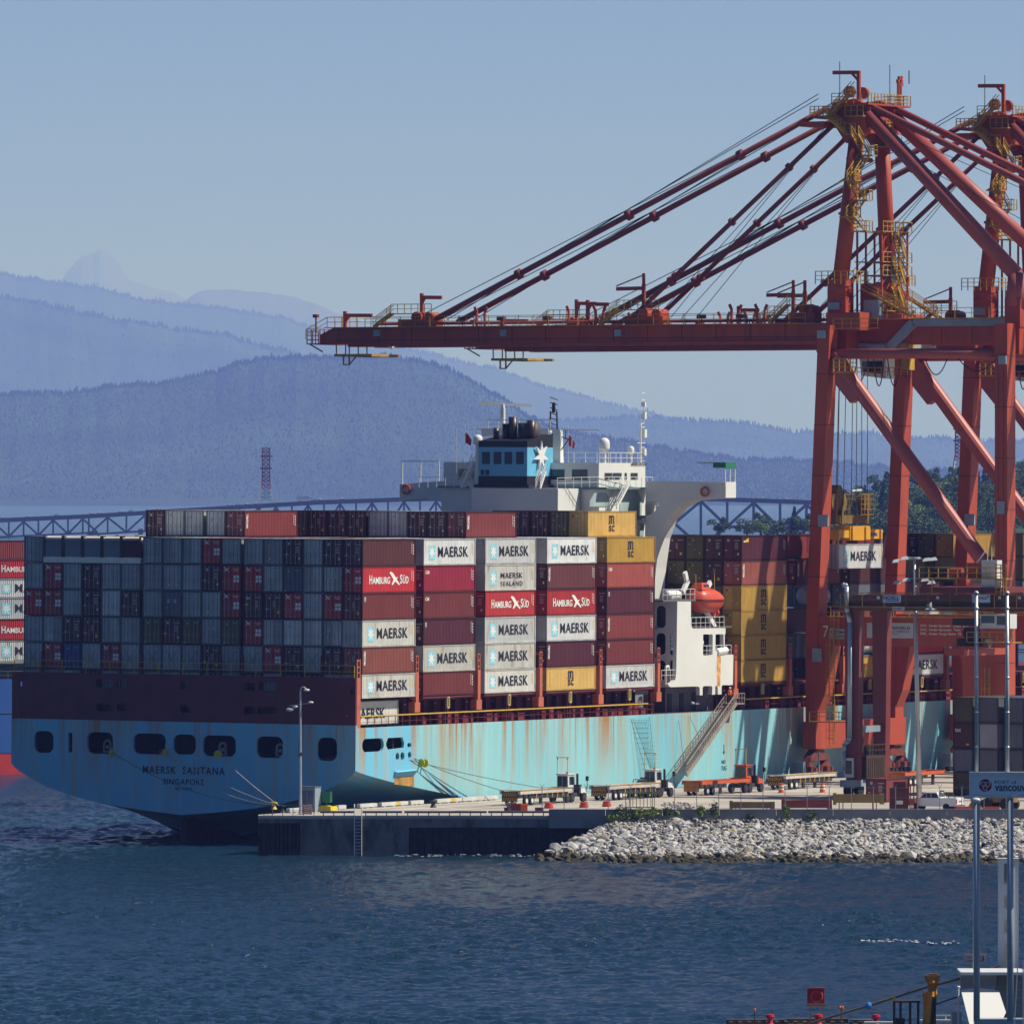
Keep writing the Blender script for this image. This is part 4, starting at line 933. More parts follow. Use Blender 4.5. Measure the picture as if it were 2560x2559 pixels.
# lettering on the transom
lt = MB(); Rr = Vector((0, -1, 0)); U = Vector((0, 0, 1))
def stext(s, x0, x1, y0, y1, bold, sp=1.0):
    v1, z1 = S.on_u(x0, y0, T0); v0, z0 = S.on_u(x1, y1, T0); put_text(lt, s, (T0 - .015, v1, z0), Rr, U, v1 - v0, z1 - z0, bold, sp)
stext('MAERSK  SANTANA', 356, 561, 1913, 1937, .025, 1.2); stext('SINGAPORE', 407, 509, 1945, 1962, .025, 1.15); stext('IMO', 437, 452, 1968, 1974, .02)
for k in range(6): v, z = S.on_u(457 + k * 4, 1974, T0); lt.poly([(T0 - .015, v, z), (T0 - .015, v - .1, z), (T0 - .015, v - .1, z + .3), (T0 - .015, v, z + .3)])
lt.build('name_lettering', ink, ship)
sl = MB(); u, z = S.on_v(1802, 1925, 0); put_text(sl, 'TUG', (u, -.02, z), Vector((1, 0, 0)), U, 1.35, .5, .03); put_text(sl, 'NO', (u + .1, -.02, z + .75), Vector((1, 0, 0)), U, 1.0, .45, .03)
sl.poly([(u + .6, -.02, z + 2.2), (u + .75, -.02, z + 2.2), (u + .75, -.02, z + 3.0), (u + .6, -.02, z + 3.0)]); sl.poly([(u + .4, -.02, z + 2.2), (u + .67, -.02, z + 1.8), (u + .95, -.02, z + 2.2)])
sl.build('side_marking', ink, ship)
# recess with rust below the fairleads
u0, z0 = S.on_v(984, 1955, 0); u1, z1 = S.on_v(1034, 1927, 0)
q = MB(); q.hexa([(u0, -.02, z1 - .55), (u1, -.02, z1 - .45), (u1, .1, z1 - .45), (u0, .1, z1 - .55), (u0, -.5, z1), (u1, -.5, z1 + .1), (u1, .1, z1 + .25), (u0, .1, z1 + .15)]); q.build('side_chock', HULL, ship)
q = MB(); q.poly([(u0 + .05, -.006, z0 - .2), (u1, -.006, z0 - .6), (u1, -.006, z1 - .5), (u0 + .05, -.006, z1 - .6)]); q.build('rust_patch', mat('rust_patch_paint', (0.36, 0.2, 0.05), 0.8, var=0.5, vs=0.8), ship)
# maroon stern bulwark with windows, end face coloured orange as if sunlit
bw = MB(); bh = []
for x0, x1, y0, y1 in ((238, 278, 1697, 1718), (290, 313, 1697, 1718), (238, 278, 1758, 1778), (290, 313, 1758, 1778), (448, 471, 1701, 1724), (448, 471, 1762, 1782), (608, 634, 1705, 1726), (642, 689, 1705, 1726), (608, 634, 1765.5, 1785), (642, 689, 1765.5, 1785), (874, 880, 1718, 1735), (45, 53, 1702, 1716)):
    v1, z1 = S.on_u(x0, y0, T0); v0, z0 = S.on_u(x1, y1, T0); bh.append(rrect(max(.2, v0), v1, z0, z1, .15, 2))
bw.prism([(0.03, 13.065), (43.17, 13.065), (43.17, 18.2), (0.03, 18.2)], 'x', T0 + .02, T0 + .32, 0, bh)
bw.build('stern_bulwark', ship_maroon, ship)
bf = MB(); bf.box(T0 + .33, T0 + 1.15, 0.03, .35, DZ, 18.2); bf.box(T0 + .33, T0 + 1.15, 42.8, 43.15, DZ, 18.2)
for z in (15, 16.6): bf.box(T0 + .3, T0 + 1.2, .0, .4, z, z + .08)
bf.box(T0 + .35, T0 + .5, .05, .2, 18.2, 20.2); bf.box(T0 + 1.0, T0 + 1.15, .05, .2, 18.2, 20.2)
for z in (18.7, 19.3, 20.0): bf.box(T0 + .5, T0 + 1.0, .08, .17, z, z + .12)
bf.build('bulwark_end_post', ship_maroon_lit, ship)
sr = MB(); sr.rail([(T0 + .2, .3, 18.2), (T0 + .2, 43, 18.2)], 1.3, 3.1, .03); sr.build('stern_rail', ywr, ship)
# deck, coaming, stanchions, lashing bridges
dk = MB(); dk.box(12.4, 250, .2, 43.0, DZ - .25, DZ - .02); dk.box(T0 + .4, 12.4, .32, 43.0, DZ - .2, DZ - .02); dk.build('main_deck', dkm, ship)
cm_ = MB(); cm_.box(13, 71, 3.0, 40.2, DZ, 15.6); cm_.box(92.5, 240, 3.0, 40.2, DZ, 15.6); cm_.box(T0 + 1.2, 13, 7.5, 40, DZ, 15.6)
for t_ in [14 + 2.45 * i for i in range(24)] + [93 + 2.45 * i for i in range(42)]: cm_.box(t_, t_ + .12, 2.5, 3.0, DZ, 15.3)
cm_.build('hatch_coaming', ship_maroon, ship)
hc_ = MB()
for b0 in BAY + FB: hc_.box(b0 + .1, b0 + 12.1, 2.6, 40.6, 15.62, 15.93)
hc_.build('hatch_cover', dkm, ship)
rl = MB(); rl.rail([(T0 + 1.3, .15, DZ), (70.5, .15, DZ)], 1.15, 1.6, .035); rl.rail([(94.0, .15, DZ), (235, .15, DZ)], 1.15, 1.6, .035)
rl.build('deck_rail', ship_maroon, ship)
yr = MB(); yr.bar((T0 + 1.3, .12, DZ + 1.25), (69, .12, DZ + 1.25), .11); yr.bar((94, .12, DZ + 1.25), (235, .12, DZ + 1.25), .11); yr.build('yellow_hand_rail', ywr, ship)
rnd = random.Random(9); fitm = mat('fitting_red', (0.2, 0.03, 0.035), 0.6, var=0.4)
for t_ in [15 + 1.9 * i for i in range(29)] + [94 + 2.2 * i for i in range(58)]:
    if rnd.random() < .75: w = rnd.uniform(.5, 1.6); bx_ = MB(); bx_.box(t_, t_ + w, .6, 1.5, DZ, DZ + rnd.uniform(.7, 1.25)); bx_.box(t_ - .04, t_ + w + .04, .56, 1.54, DZ + 1.26, DZ + 1.31); bx_.build('deck_locker', fitm, ship)
stn = MB()
for b0 in BAY[1:] + FB:
    for q in (6.1,):
        stn.box(b0 + q - .35, b0 + q - .15, .3, .5, DZ, 15.9); stn.box(b0 + q + .2, b0 + q + .4, .3, .5, DZ, 15.9)
    stn.box(b0 + .2, b0 + 12.0, .1, 2.5, 15.66, 15.9)
stn.build('stanchion', ship_maroon, ship)
lt_ = MB()
for b0 in BAY[1:] + FB:
    lt_.box(b0 + 5.85, b0 + 6.4, .05, .25, 14.5, 14.62); lt_.box(b0 + 5.85, b0 + 6.4, .05, .25, 15.65, 15.75); lt_.box(b0 + 5.85, b0 + 5.95, .05, .25, 14.5, 15.7); lt_.box(b0 + 6.3, b0 + 6.4, .05, .25, 14.5, 15.7)
lt_.build('lamp_frame', mat('pale_yellow', (0.6, 0.5, 0.2), 0.6), ship)
wl_ = MB()
for b0 in BAY[1:] + FB[:6]:
    for q in (1.2, 7.5): wl_.box(b0 + q, b0 + q + .9, 2.9, 2.99, 14.9, 15.02)
wl_.build('work_light', mat('lamp_casing', (0.6, 0.62, 0.6), 0.4), ship)
for b0 in BAY[1:] + [71.6 + 1.2] + FB:                        # lashing bridge in each gap
    g = b0 - 1.25 if b0 > 73.5 or b0 < 72 else 71.6
    lb = MB(); dkb = MB()
    lb.box(g - .32, g + .32, .02, .5, 15.3, 18.6); lb.box(g - .62, g + .62, .0, .8, 14.2, 15.29)
    for uu in (g - .3, g + .2): lb.box(uu, uu + .1, .05, .2, 18.6, 20.4)
    for z in (18.9, 19.6, 20.3): lb.box(g - .2, g + .2, .07, .17, z, z + .12)
    lb.build('lashing_bridge_end', ship_maroon_lit, ship)
    for r in range(0, 17, 2): dkb.box(g - .25, g + .25, ROWV[r] + .9, ROWV[r] + 1.3, DZ, 20.2)
    for z in (15.6, 18.2, 20.2): dkb.box(g - .3, g + .3, .55, 42.4, z - .12, z)
    dkb.build('lashing_bridge', ship_maroon, ship)
# lashing rods behind the stern stack feet
lr = MB()
for r in range(17):
    v = ROWV[r]; lr.bar((-.12, v + .15, 18.25), (-.12, v + 1.9, 20.9), .04); lr.bar((-.1, v + 2.3, 18.25), (-.1, v + .5, 20.9), .04)
lr.build('lashing_rod', mat('rod_grey', (0.2, 0.2, 0.2), 0.5, 0.5), ship)
cs = MB()
for r in (1, 5, 6, 10, 11, 15): cs.box(-.6, -.4, ROWV[r] + 2.1, ROWV[r] + 2.35, 18.2, 20.5)
cs.build('cell_post', ship_maroon, ship)
rd = MB(); rd.prism([(-1, -4), (6.5, -4), (6.2, 1.6), (4.5, 2.2), (0, 2.6), (-.9, 2.2)], 'y', 21.2, 22.0); rd.box(4, 14, 20.6, 22.6, -4, 1.2); rd.build('rudder', antif, ship)
wn_ = MB(); wn_.box(T0 + 1.3, T0 + 1.5, 6.5, 6.7, 15.6, 15.9); wn_.build('deck_block', dkm, ship)
container(S, .8, .9, 13.0, 9.2, STD, 'dirty white', None, None, 'white container with black lettering in shade under the stern corner stack', 'containers stacked along the ship side', detail=1)
al = MB(); put_text(al, 'AERSK', (0, 0, 0), Vector((1, 0, 0)), U, 5.6, 1.1, .045, 1.08); o_ = bpy.context.scene.objects
me = al.mesh('side_lettering'); me.materials.append(ink); ob = bpy.data.objects.new('side_lettering', me); COL.objects.link(ob); ob.parent = [o for o in o_ if o.name.startswith('shipping_container')][-1]; ob.location = (.6, .02, .72)

# ================================================================ deckhouse (parts of the ship)
white = mat('ship_white', (0.66, 0.66, 0.64), 0.5, var=0.05, vs=0.3, grime=0.25, gcol=(0.45, 0.3, 0.15), gs=(0.7, 0.7, 0.06), gth=0.62)
whp = mat('rail_white', (0.7, 0.7, 0.69), 0.5, var=0.03); shipblk = mat('funnel_black', (0.012, 0.013, 0.022), 0.5); fblue = mat('funnel_blue', (0.13, 0.42, 0.62), 0.45, var=0.06)
fgrey = mat('deck_green_grey', (0.12, 0.2, 0.2), 0.7)
A = MB(); A.box(74.2, 79.9, 14.6, 25.9, 15, 38.6); A.build('engine_casing', white, ship)
A = MB(); A.box(80.0, 92.0, 12.2, 33.0, 15, 38.5); A.build('accommodation_block', white, ship)
A = MB(); A.box(79.6, 92.2, 11.0, 33.5, 35.2, 35.45); A.box(79.6, 92.2, 11.0, 33.5, 38.55, 38.75); A.build('open_deck', fgrey, ship)
# balconies on the starboard face: flat plates coloured like the shade inside them
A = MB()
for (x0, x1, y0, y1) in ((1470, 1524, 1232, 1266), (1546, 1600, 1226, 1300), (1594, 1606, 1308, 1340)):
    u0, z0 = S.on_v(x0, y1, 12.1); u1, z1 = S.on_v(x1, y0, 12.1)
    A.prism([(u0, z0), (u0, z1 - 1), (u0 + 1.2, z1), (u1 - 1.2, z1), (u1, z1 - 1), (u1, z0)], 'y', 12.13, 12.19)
A.build('balcony_shade_plate', mat('shaded_pale_green', (0.30, 0.38, 0.38), 0.7), ship)
# wheelhouse
A = MB(); A.box(80.5, 92.5, 12.5, 33.0, 38.76, 41.6); A.build('wheelhouse', white, ship)
A = MB()
for x0, x1 in ((1382, 1424), (1443, 1502), (1507, 1526), (1528, 1549), (1557, 1562), (1572, 1589), (1592, 1609)):
    u0, z0 = S.on_v(x0, 1198, 12.45); u1, z1 = S.on_v(x1, 1182, 12.45)
    if u0 > 80.6 and u1 < 92.4: A.box(u0, u1, 12.44, 12.49, z0, z1)
for v0 in (14, 17, 26, 29): A.box(80.44, 80.49, v0, v0 + 2, 39.6, 40.8)
A.build('window', gl, ship)
# compass deck rails and gear
A = MB(); A.rail([(81, 12.7, 41.6), (92.3, 12.7, 41.6), (92.3, 32.5, 41.6)], 1.2, 1.5, .03, mid=1); A.rail([(74.4, 14.8, 38.62), (80.0, 12.4, 38.76), (92.2, 11.4, 38.76)], 1.2, 1.2, .028, mid=1)
A.rail([(74.4, 26, 38.6), (74.4, 33, 38.6)], 1.2, 1.2, .028, mid=1); zr_ = S.on_u(1300, 1071, 84)[1]; A.rail([(83.5, S.on_u(1374, 1080, 84)[0], zr_), (83.5, S.on_u(1220, 1080, 84)[0], zr_)], 1.0, 1.3, .035, mid=1); A.build('upper_rail', whp, ship)
def lathe_part(name, u, v, z, prof, m, n=18): b = MB(); b.lathe((u, v, z), prof, n); b.build(name, m, ship, smooth=True)
dome = [(0.25, 0), (.3, .08), (.6, .15), (.64, .4), (.64, .95), (.58, 1.25), (.4, 1.48), (.15, 1.58), (.03, 1.6)]
u, z = S.on_v(1505, 1128, 13.5); lathe_part('radome', u, 13.5, z, dome, whp); A = MB(); A.tube((u, 13.5, 41.6), (u, 13.5, z), .25); A.build('radome_stand', whp, ship)
u, z = S.on_v(1572, 1135, 13.5); lathe_part('radome', u, 13.5, z, [(r * .6, q * .6) for r, q in dome], whp); A = MB(); A.tube((u, 13.5, 41.6), (u, 13.5, z), .12); A.build('radome_stand', whp, ship)
v, z = S.on_u(1189, 1112, 75); lathe_part('radome', 75, v, z, [(r * .85, q * .75) for r, q in dome], whp); A = MB(); A.tube((75, v, 38.6), (75, v, z), .3); A.build('radome_stand', whp, ship)
v, z = S.on_u(1180, 1208, 76); lathe_part('radome', 76, v, z - .8, [(r * .8, q * .7) for r, q in dome], whp)
# forward signal mast at the starboard edge of the wheelhouse
u, zt = S.on_v(1609, 1056, 12.5); u = min(u, 92); A = MB(); A.tube((u, 12.9, 38.5), (u, 12.9, zt), .22, .1); A.tube((u + .5, 13.1, 38.5), (u + .5, 13.1, zt - 3), .09)
for k in range(12): A.box(u - .05, u + .9, 12.8, 12.9, 41 + k * .8, 41.08 + k * .8)
for k, s in ((42.5, .5), (44.6, .6), (46.8, .5), (48.2, .35)): A.box(u + .3, u + .3 + s, 12.5, 13.0, k, k + s * 1.6)
A.bar((u - .9, 12.9, zt - 2.4), (u + 1.2, 12.9, zt - 2.4), .08); A.bar((u - .2, 12.9, zt - .3), (u + .9, 12.9, zt), .08)
A.build('signal_mast', whp, ship)
# funnel
FN = dict(u0=74.5, u1=81.0, v0=18.8, v1=25.2)
f0, f1, g0, g1 = 74.5, 81.0, 18.8, 25.2
A = MB(); A.box(f0 - .4, f1 + .4, g0 - .4, g1 + .4, 38.65, 39.0); A.box(f0, f1, g0, g1, 39.0, 40.0); A.build('funnel_base', shipblk, ship)
A = MB(); A.box(f0, f1, g0, g1, 40.003, 43.35); A.build('funnel', fblue, ship)
A = MB(); A.hexa([(f0, g0, 43.353), (f1, g0, 43.353), (f1, g1, 43.353), (f0, g1, 43.353), (f0, g0, 44.1), (f1, g0, 44.9), (f1, g1, 44.9), (f0, g1, 44.1)]); A.build('funnel_cap', shipblk, ship)
A = MB(); mid = (f0 + f1) / 2 - .4; put_poly(A, star(7, .36), (mid - 1.55, g0 - .35, 40.55), Vector((1, 0, 0)), U, 3.5, 3.6)
A2 = MB(); st_ = [(mid - 1.55 + x * 3.5, 40.55 + y * 3.6) for x, y in star(7, .36)]; A2.prism(st_, 'y', g0 - .35, g0 - .15); A2.box(mid, mid + .3, g0 - .15, g0, 42, 42.4); A2.build('star_emblem', whp, ship)
A = MB()
for x0, x1, y0, y1 in ((1200, 1219.5, 1129, 1160), (1229, 1248, 1129, 1160), (1256, 1275, 1129, 1160), (1285, 1304, 1129, 1160), (1197, 1205, 1174, 1187), (1209, 1218, 1174, 1187)):
    v1, z1 = S.on_u(x0, y0, f0); v0, z0 = S.on_u(x1, y1, f0); A.box(f0 - .03, f0 - .003, v0, v1, z0, z1)
    for k in range(6): zz = z0 + (z1 - z0) * k / 6; A.box(f0 - .07, f0 - .031, v0, v1, zz, zz + .05)
A.build('louvre', mat('louvre_dark', (0.04, 0.06, 0.09), 0.6), ship)
for vv, r, zz in ((24.2, .35, 45.6), (22.9, .45, 46.1), (22.0, .5, 46.9), (20.9, .4, 45.5), (19.6, .5, 46.5)):
    A = MB(); A.lathe((77, vv, 43.9), [(r, 0), (r, zz - 43.9), (r * .8, zz - 43.9), (r * .8, zz - 44.4)], 14); A.build('exhaust_pipe', mat('soot_steel', (0.06, 0.05, 0.05), 0.4, 0.6), ship, smooth=True)
A = MB(); A.lathe((78, 20.4, 43.9), [(1.3, 0), (1.3, 2.3), (1.2, 2.3)], 20); A.build('exhaust_casing', mat('soot_brown', (0.07, 0.05, 0.045), 0.6), ship, smooth=True)
# radar mast behind the funnel
A = MB(); A.box(83.5, 84.5, S.on_u(1380, 1080, 84)[0] + .6, S.on_u(1203, 1080, 84)[0], S.on_u(1300, 1091, 84)[1], S.on_u(1300, 1071, 84)[1]); A.box(83.6, 84.4, 23, 24, 38.6, S.on_u(1300, 1091, 84)[1])
v, zt = S.on_u(1390, 1074, 84); A.hexa([(83.5, v - .6, 38.8), (84.5, v - .6, 38.8), (84.5, v + .8, 38.8), (83.5, v + .8, 38.8), (83.7, v - .4, zt), (84.3, v - .4, zt), (84.3, v + .5, zt), (83.7, v + .5, zt)])
A.bar((84, 14.2, zt), (84, 30.5, zt), .12); A.tube((84, 27, 44), (84, 27, 48), .3); A.build('mast_platform', white, ship)
A = MB(); A.bar((82.5, 29.3, 48.5), (86, 24.3, 48.3), .18, .35); A.bar((84, 27, 48), (84, 27, 48.4), .3); A.build('radar_scanner', whp, ship)
A = MB(); v, zb_ = S.on_u(1378, 1076, 84); _, zt = S.on_u(1378, 1006, 84)
for q in (-.5, .5): A.bar((84, v + q, zb_), (84, v + q * .8, zt - 1), .14)
for k in range(7): zz = zb_ + k * .6; A.bar((84, v - .5, zz), (84, v + .5, zz + .3), .09)
A.bar((84, v + 1.8, zt - 3.2), (84, v - 2.0, zt - 4.3), .1); A.bar((84, v + 1.8, zt - 3.2), (84, v + .3, zt - 5), .1); A.bar((84, v - 2, zt - 4.3), (84, v - .4, zt - 6.4), .1); A.bar((84, v, zt - 1.2), (84, v, zt), .3); A.bar((84, v - 1.6, zt - 4.3), (84, v - 1.6, zt - 3.2), .07)
A.build('lattice_mast', mat('mast_black', (0.02, 0.022, 0.03), 0.5), ship)
# stairs on deckhouse
A = MB(); u0, z0 = S.on_v(1528, 1270, 11.3); u1, z1 = S.on_v(1562, 1204, 11.3); A.stairs((u0, 11.3, z0), (u1, 11.3, z1), .9, (0, 1, 0)); 
u0, z0 = S.on_v(1345, 1219, 14); u1, z1 = S.on_v(1368, 1176, 14); A.stairs((u0 + .6, 14.6, 38.6), (u0 + 2.0, 14.6, 40.6), .6)
v0, z0 = S.on_u(1152, 1206, 75); v1, z1 = S.on_u(1181, 1160, 75); A.stairs((75, v0, 38.6), (75, v1, 41.6), .9, (1, 0, 0)); A.build('ladder', whp, ship)
# bridge wings
wg = MB(); tw = 88.6
def WP(x, y): return S.on_u(x, y, tw)
ol = [WP(1609, 1203), WP(1700, 1203), WP(1808, 1204.5), WP(1808, 1244), WP(1765, 1247), WP(1722, 1251), WP(1690, 1268), WP(1662, 1300), WP(1646, 1345), WP(1609, 1400)]
ol = [(max(v, 0.0), z) for v, z in ol]; ol[2] = (0.0, ol[2][1]); ol[3] = (0.0, ol[3][1])
hl = [WP(x, y) for x, y in ((1612, 1255), (1638, 1253), (1644, 1262), (1638, 1272), (1622, 1286), (1613, 1288), (1608, 1280), (1608, 1262))]
wg.prism(ol, 'x', tw, tw + 2.7, 0, [hl]); wg.build('bridge_wing', white, ship)
# leg of the starboard gusset running down to deck
lg = MB(); P0 = WP(1646, 1345); P1 = WP(1612, 1395); Q0 = WP(1652, 1300)
lg.prism([WP(1609, 1400), WP(1646, 1345), WP(1636, 1420), WP(1630, 1500), WP(1650, 1560), WP(1609, 1560)], 'x', tw + .02, tw + 2.68); lg.build('wing_support', white, ship)
wg = MB(); wg.prism([WP(1190, 1204), WP(1100, 1202), (43.2, 38.9), (43.2, 36.9), WP(1060, 1246), WP(1105, 1256), WP(1125, 1275), WP(1190, 1275)], 'x', tw, tw + 2.7); wg.build('bridge_wing', white, ship)
A = MB(); A.rail([(tw, .1, 38.95), (tw + 2.6, .1, 38.95)], 2.7, 1.3, .05, mid=0); A.box(tw - .1, tw + .0, .2, 3.1, 41.55, 41.65); A.rail([(tw + .1, 42.9, 38.95), (tw + .1, 38, 38.95)], 2.7, 2.4, .05, mid=0)
A.rail([(tw + .1, 37.4, 38.95), (tw + .1, 30, 38.95)], 1.1, 2.2, .04, mid=0); A.build('wing_rail', whp, ship)
A = MB(); A.box(tw - .1, tw + 2.7, 0, 3.8, 41.66, 41.74); A.box(tw - .12, tw - .1, .0, 1.6, 41.1, 41.66); A.box(tw - .1, tw + 2.7, -.02, 0, 41.0, 41.66); A.build('awning', mat('awning_green', (0.02, 0.16, 0.10), 0.7), ship)
for vv in (2.6, 42.2):
    A = MB(); n = 14
    for k in range(n):
        a0, a1 = 2 * math.pi * k / n, 2 * math.pi * (k + 1) / n; A.tube((tw - .25, vv + .5 * math.cos(a0), 38.3 + .5 * math.sin(a0)), (tw - .25, vv + .5 * math.cos(a1), 38.3 + .5 * math.sin(a1)), .13, n=6, cap=False)
    A.build('life_ring', mat('ring_orange', (0.5, 0.09, 0.04), 0.6), ship)
A = MB(); u, z = tw, 0; put_text(A, 'IMO 9306', (tw + .15, -.012, 37.6), Vector((1, 0, 0)), U, 2.2, .35, .03); A2 = MB(); put_text(A2, 'MAERSK SANTANA', (S.on_v(1576, 1168, 12.3)[0], 12.4, 41.3), Vector((1, 0, 0)), U, 3.9, .4, .04); A2.build('name_board', ink, ship)
# lower deckhouse side (starboard, w 0..12), white block with openings
def V(x, y, v=0.0): return S.on_v(x, y, v)
wx = [V(1690, 1503), V(1724, 1503), V(1724.5, 1563), V(1729, 1571), V(1811, 1569.5), V(1811, 1584), V(1809, 1585), V(1809, 1636), V(1831, 1636), V(1830, 1711), V(1822, 1712), V(1804, 1712), V(1802, 1716), V(1802, 1735), V(1793, 1735.5), V(1792, 1716), V(1788, 1713), V(1786, 1716), V(1786, 1735.5), V(1778, 1736), V(1779, 1717), V(1776, 1714), V(1757, 1714.5), V(1754.5, 1718), V(1754.5, 1737), V(1747.5, 1737.5), V(1747, 1718), V(1743, 1715), V(1675, 1717), V(1669, 1713), V(1669, 1709), V(1680, 1706), V(1686, 1699), V(1688.5, 1680)]
w1 = [V(x, y) for x, y in ((1755, 1586), (1757, 1585), (1777, 1585), (1779, 1587), (1779, 1635), (1776, 1638), (1758, 1638), (1755, 1636))]
w2 = [V(x, y) for x, y in ((1786, 1587), (1788, 1585), (1806, 1585), (1807, 1627), (1802, 1626), (1786, 1627))]
lo = MB(); lo.prism(wx, 'y', 0.0, 0.5, 0, [w1, w2]); lo.build('lower_side_house', white, ship)
ut, ub = V(1690, 1503)[0], V(1831, 1700)[0]; zt = V(1690, 1503)[1]; zl = V(1690, 1716)[1]
A = MB(); hh = []
for x0, x1, y0, y1 in ((1636, 1661, 1514, 1569), (1636, 1661, 1582, 1636), (1636, 1661, 1650, 1700), (1672, 1682, 1583, 1637), (1672, 1682, 1649, 1700)):
    v1, z1 = S.on_u(x0, y0, ut); v0, z0 = S.on_u(x1, y1, ut); hh.append(rrect(v0, min(v1, 11.9), z0, z1, .45))
A.prism([(.52, zl), (12.1, zl - 1), (12.1, zt + .3), (.52, zt + .3)], 'x', ut, ut + .3, 0, hh); A.build('aft_bulkhead', white, ship)
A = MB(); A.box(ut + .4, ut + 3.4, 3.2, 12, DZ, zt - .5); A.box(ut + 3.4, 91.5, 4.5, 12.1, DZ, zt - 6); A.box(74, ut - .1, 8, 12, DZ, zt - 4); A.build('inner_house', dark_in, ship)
A = MB()
for y in (1569, 1638, 1706): z = V(1700, y)[1]; A.box(72.5, ut, 2.5, 12.0, z - .15, z); A.box(ut + .31, 91.5, .52, 12.0, z - .15, z)
A.box(72.5, ut + 4.8, .0, 12, zt, zt + .2); A.build('side_deck', mat('deck_grey', (0.12, 0.12, 0.13), 0.8), ship)
A = MB(); A.box(T0, T0 + .01, 1, 1.1, 14, 14.1); zz = zt + .2
A.rail([(72.6, .1, zz), (ut + 4.7, .1, zz)], 1.2, 1.2, .025, mid=1); z = V(1800, 1569)[1]; A.rail([V(1727, 1570)[:1] + (.1, z), V(1809, 1570)[:1] + (.1, z)], 1.3, 1.3, .025, mid=1)
z = V(1800, 1636)[1]; A.rail([V(1755, 1636)[:1] + (.15, z), V(1828, 1636)[:1] + (.15, z)], 1.1, 1.3, .025, mid=1); z = V(1680, 1700)[1]; A.rail([(72.5, .15, z), (ut - .2, .15, z)], 1.2, 1.0, .025, mid=1); A.build('side_rail', whp, ship)
A = MB(); z = V(1700, 1500)[1]; u = V(1685, 1500)[0]; A.lathe((u, 1.2, z + .55), [(.3, 0), (.55, .15), (.6, .8), (.6, 2.4), (.55, 3.0), (.3, 3.15)], 14, axis='x'); A.build('life_raft', whp, ship, smooth=True)
z = V(1700, 1530)[1]; A = MB(); z0 = V(1740, 1630)[1]
for x, y in ((1760, 1612), (1675, 1676)):
    u, z = V(x, y); A.tube((u, .7, z - 1.5), (u, .7, z + .4), .14); A.tube((u, .7, z + .4), (u + .7, .7, z + .5), .14); A.tube((u + .7, .7, z + .5), (u + .7, .7, z + .1), .18)
u, z = V(1800, 1628); A.tube((u - .9, .2, z - .1), (u + 1.6, .2, z + .1), .45); A.build('vent_pipe', whp, ship)
A = MB(); u0, z1 = V(1790, 1640); z0 = V(1790, 1715)[1]; A.poly([(u0, -.004, z0), (u0 + .9, -.004, z0), (u0 + 1.0, -.004, z1), (u0 - .1, -.004, z1)])
A.build('rust_streak', mat('rust_streak_paint', (0.6, 0.3, 0.1), 0.8, var=0.6, vs=1.2), ship)
# davit
A = MB(); zz = V(1750, 1569)[1]
for x0, y0, x1, y1 in ((1716, 1450, 1703, 1480), (1772, 1455, 1758, 1480), (1762, 1527, 1784, 1569), (1708, 1430, 1714, 1456)):
    a = V(x0, y0, 1.2); b = V(x1, y1, 1.2); A.bar((a[0], 1.2, a[1]), (b[0], 1.2, b[1]), .35, .6)
A.build('davit', whp, ship)
# under-deck wall behind the pillars
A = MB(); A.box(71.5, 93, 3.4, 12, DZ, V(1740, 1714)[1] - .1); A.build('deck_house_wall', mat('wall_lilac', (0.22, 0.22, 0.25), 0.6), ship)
A = MB()
for uu in (74.5, 77, 80.5, 83.6, 86.8): A.box(uu, uu + 1.0, 3.3, 3.39, DZ, DZ + 2.1)
A.build('deck_door', mat('door_dark', (0.05, 0.05, 0.06), 0.6), ship)
# lifeboat, a thing of its own
u0, z0 = V(1724, 1530, 1.5); u1, z1 = V(1788, 1530, 1.5); zc = V(1750, 1499, 1.5)[1]; uc = (u0 + u1) / 2; L2 = (u1 - u0) / 2
lbt = Thing('lifeboat', 'closed orange lifeboat hanging in its davit beside the white deckhouse', 'lifeboat', S, (uc, 1.3, zc)); orange = mat('lifeboat_orange', (0.55, 0.085, 0.05), 0.4, var=0.08)
def boat(mb, s):
    n = 14; m = 8; b = len(mb.v)
    for i in range(n + 1):
        f = i / n * 2 - 1; w = 1.55 * (1 - abs(f) ** 3.2) ** .5 + .02; x = uc + f * L2
        for j in range(m + 1):
            a = math.pi * j / m; y = 1.3 - w * math.cos(a); hh = (1.55 * (1 - abs(f) ** 4) if s < 0 else (1.35 if -.62 < f < .1 else 1.35 * (1 - max(0, f - .1) ** 2 * 1.1) if f > 0 else 1.35 * (1 - ((-f - .62) / .38) ** 2 * .9)))
            mb.v.append((x, y, zc + s * hh * math.sin(a) ** .8))
    for i in range(n):
        for j in range(m): q = b + i * (m + 1) + j; mb.face((q, q + 1, q + m + 2, q + m + 1))
A = MB(); boat(A, -1); A.build('hull', orange, lbt, smooth=True); A = MB(); boat(A, 1); A.build('canopy', orange, lbt, smooth=True)
A = MB(); A.hexa([(uc - L2 * .75, .5, zc + 1.2), (uc - L2 * .02, .5, zc + 1.2), (uc - L2 * .02, 2.1, zc + 1.2), (uc - L2 * .75, 2.1, zc + 1.2), (uc - L2 * .6, .8, zc + 2.0), (uc - L2 * .2, .8, zc + 2.0), (uc - L2 * .2, 1.8, zc + 2.0), (uc - L2 * .6, 1.8, zc + 2.0)]); A.build('steering_cabin', orange, lbt)
A = MB(); A.box(uc - L2 * .52, uc - L2 * .36, .6, .66, zc + 1.5, zc + 1.8); A.box(uc - L2 * .3, uc - L2 * .14, .6, .66, zc + 1.5, zc + 1.8); A.build('window', gl, lbt)
A = MB(); n = 14
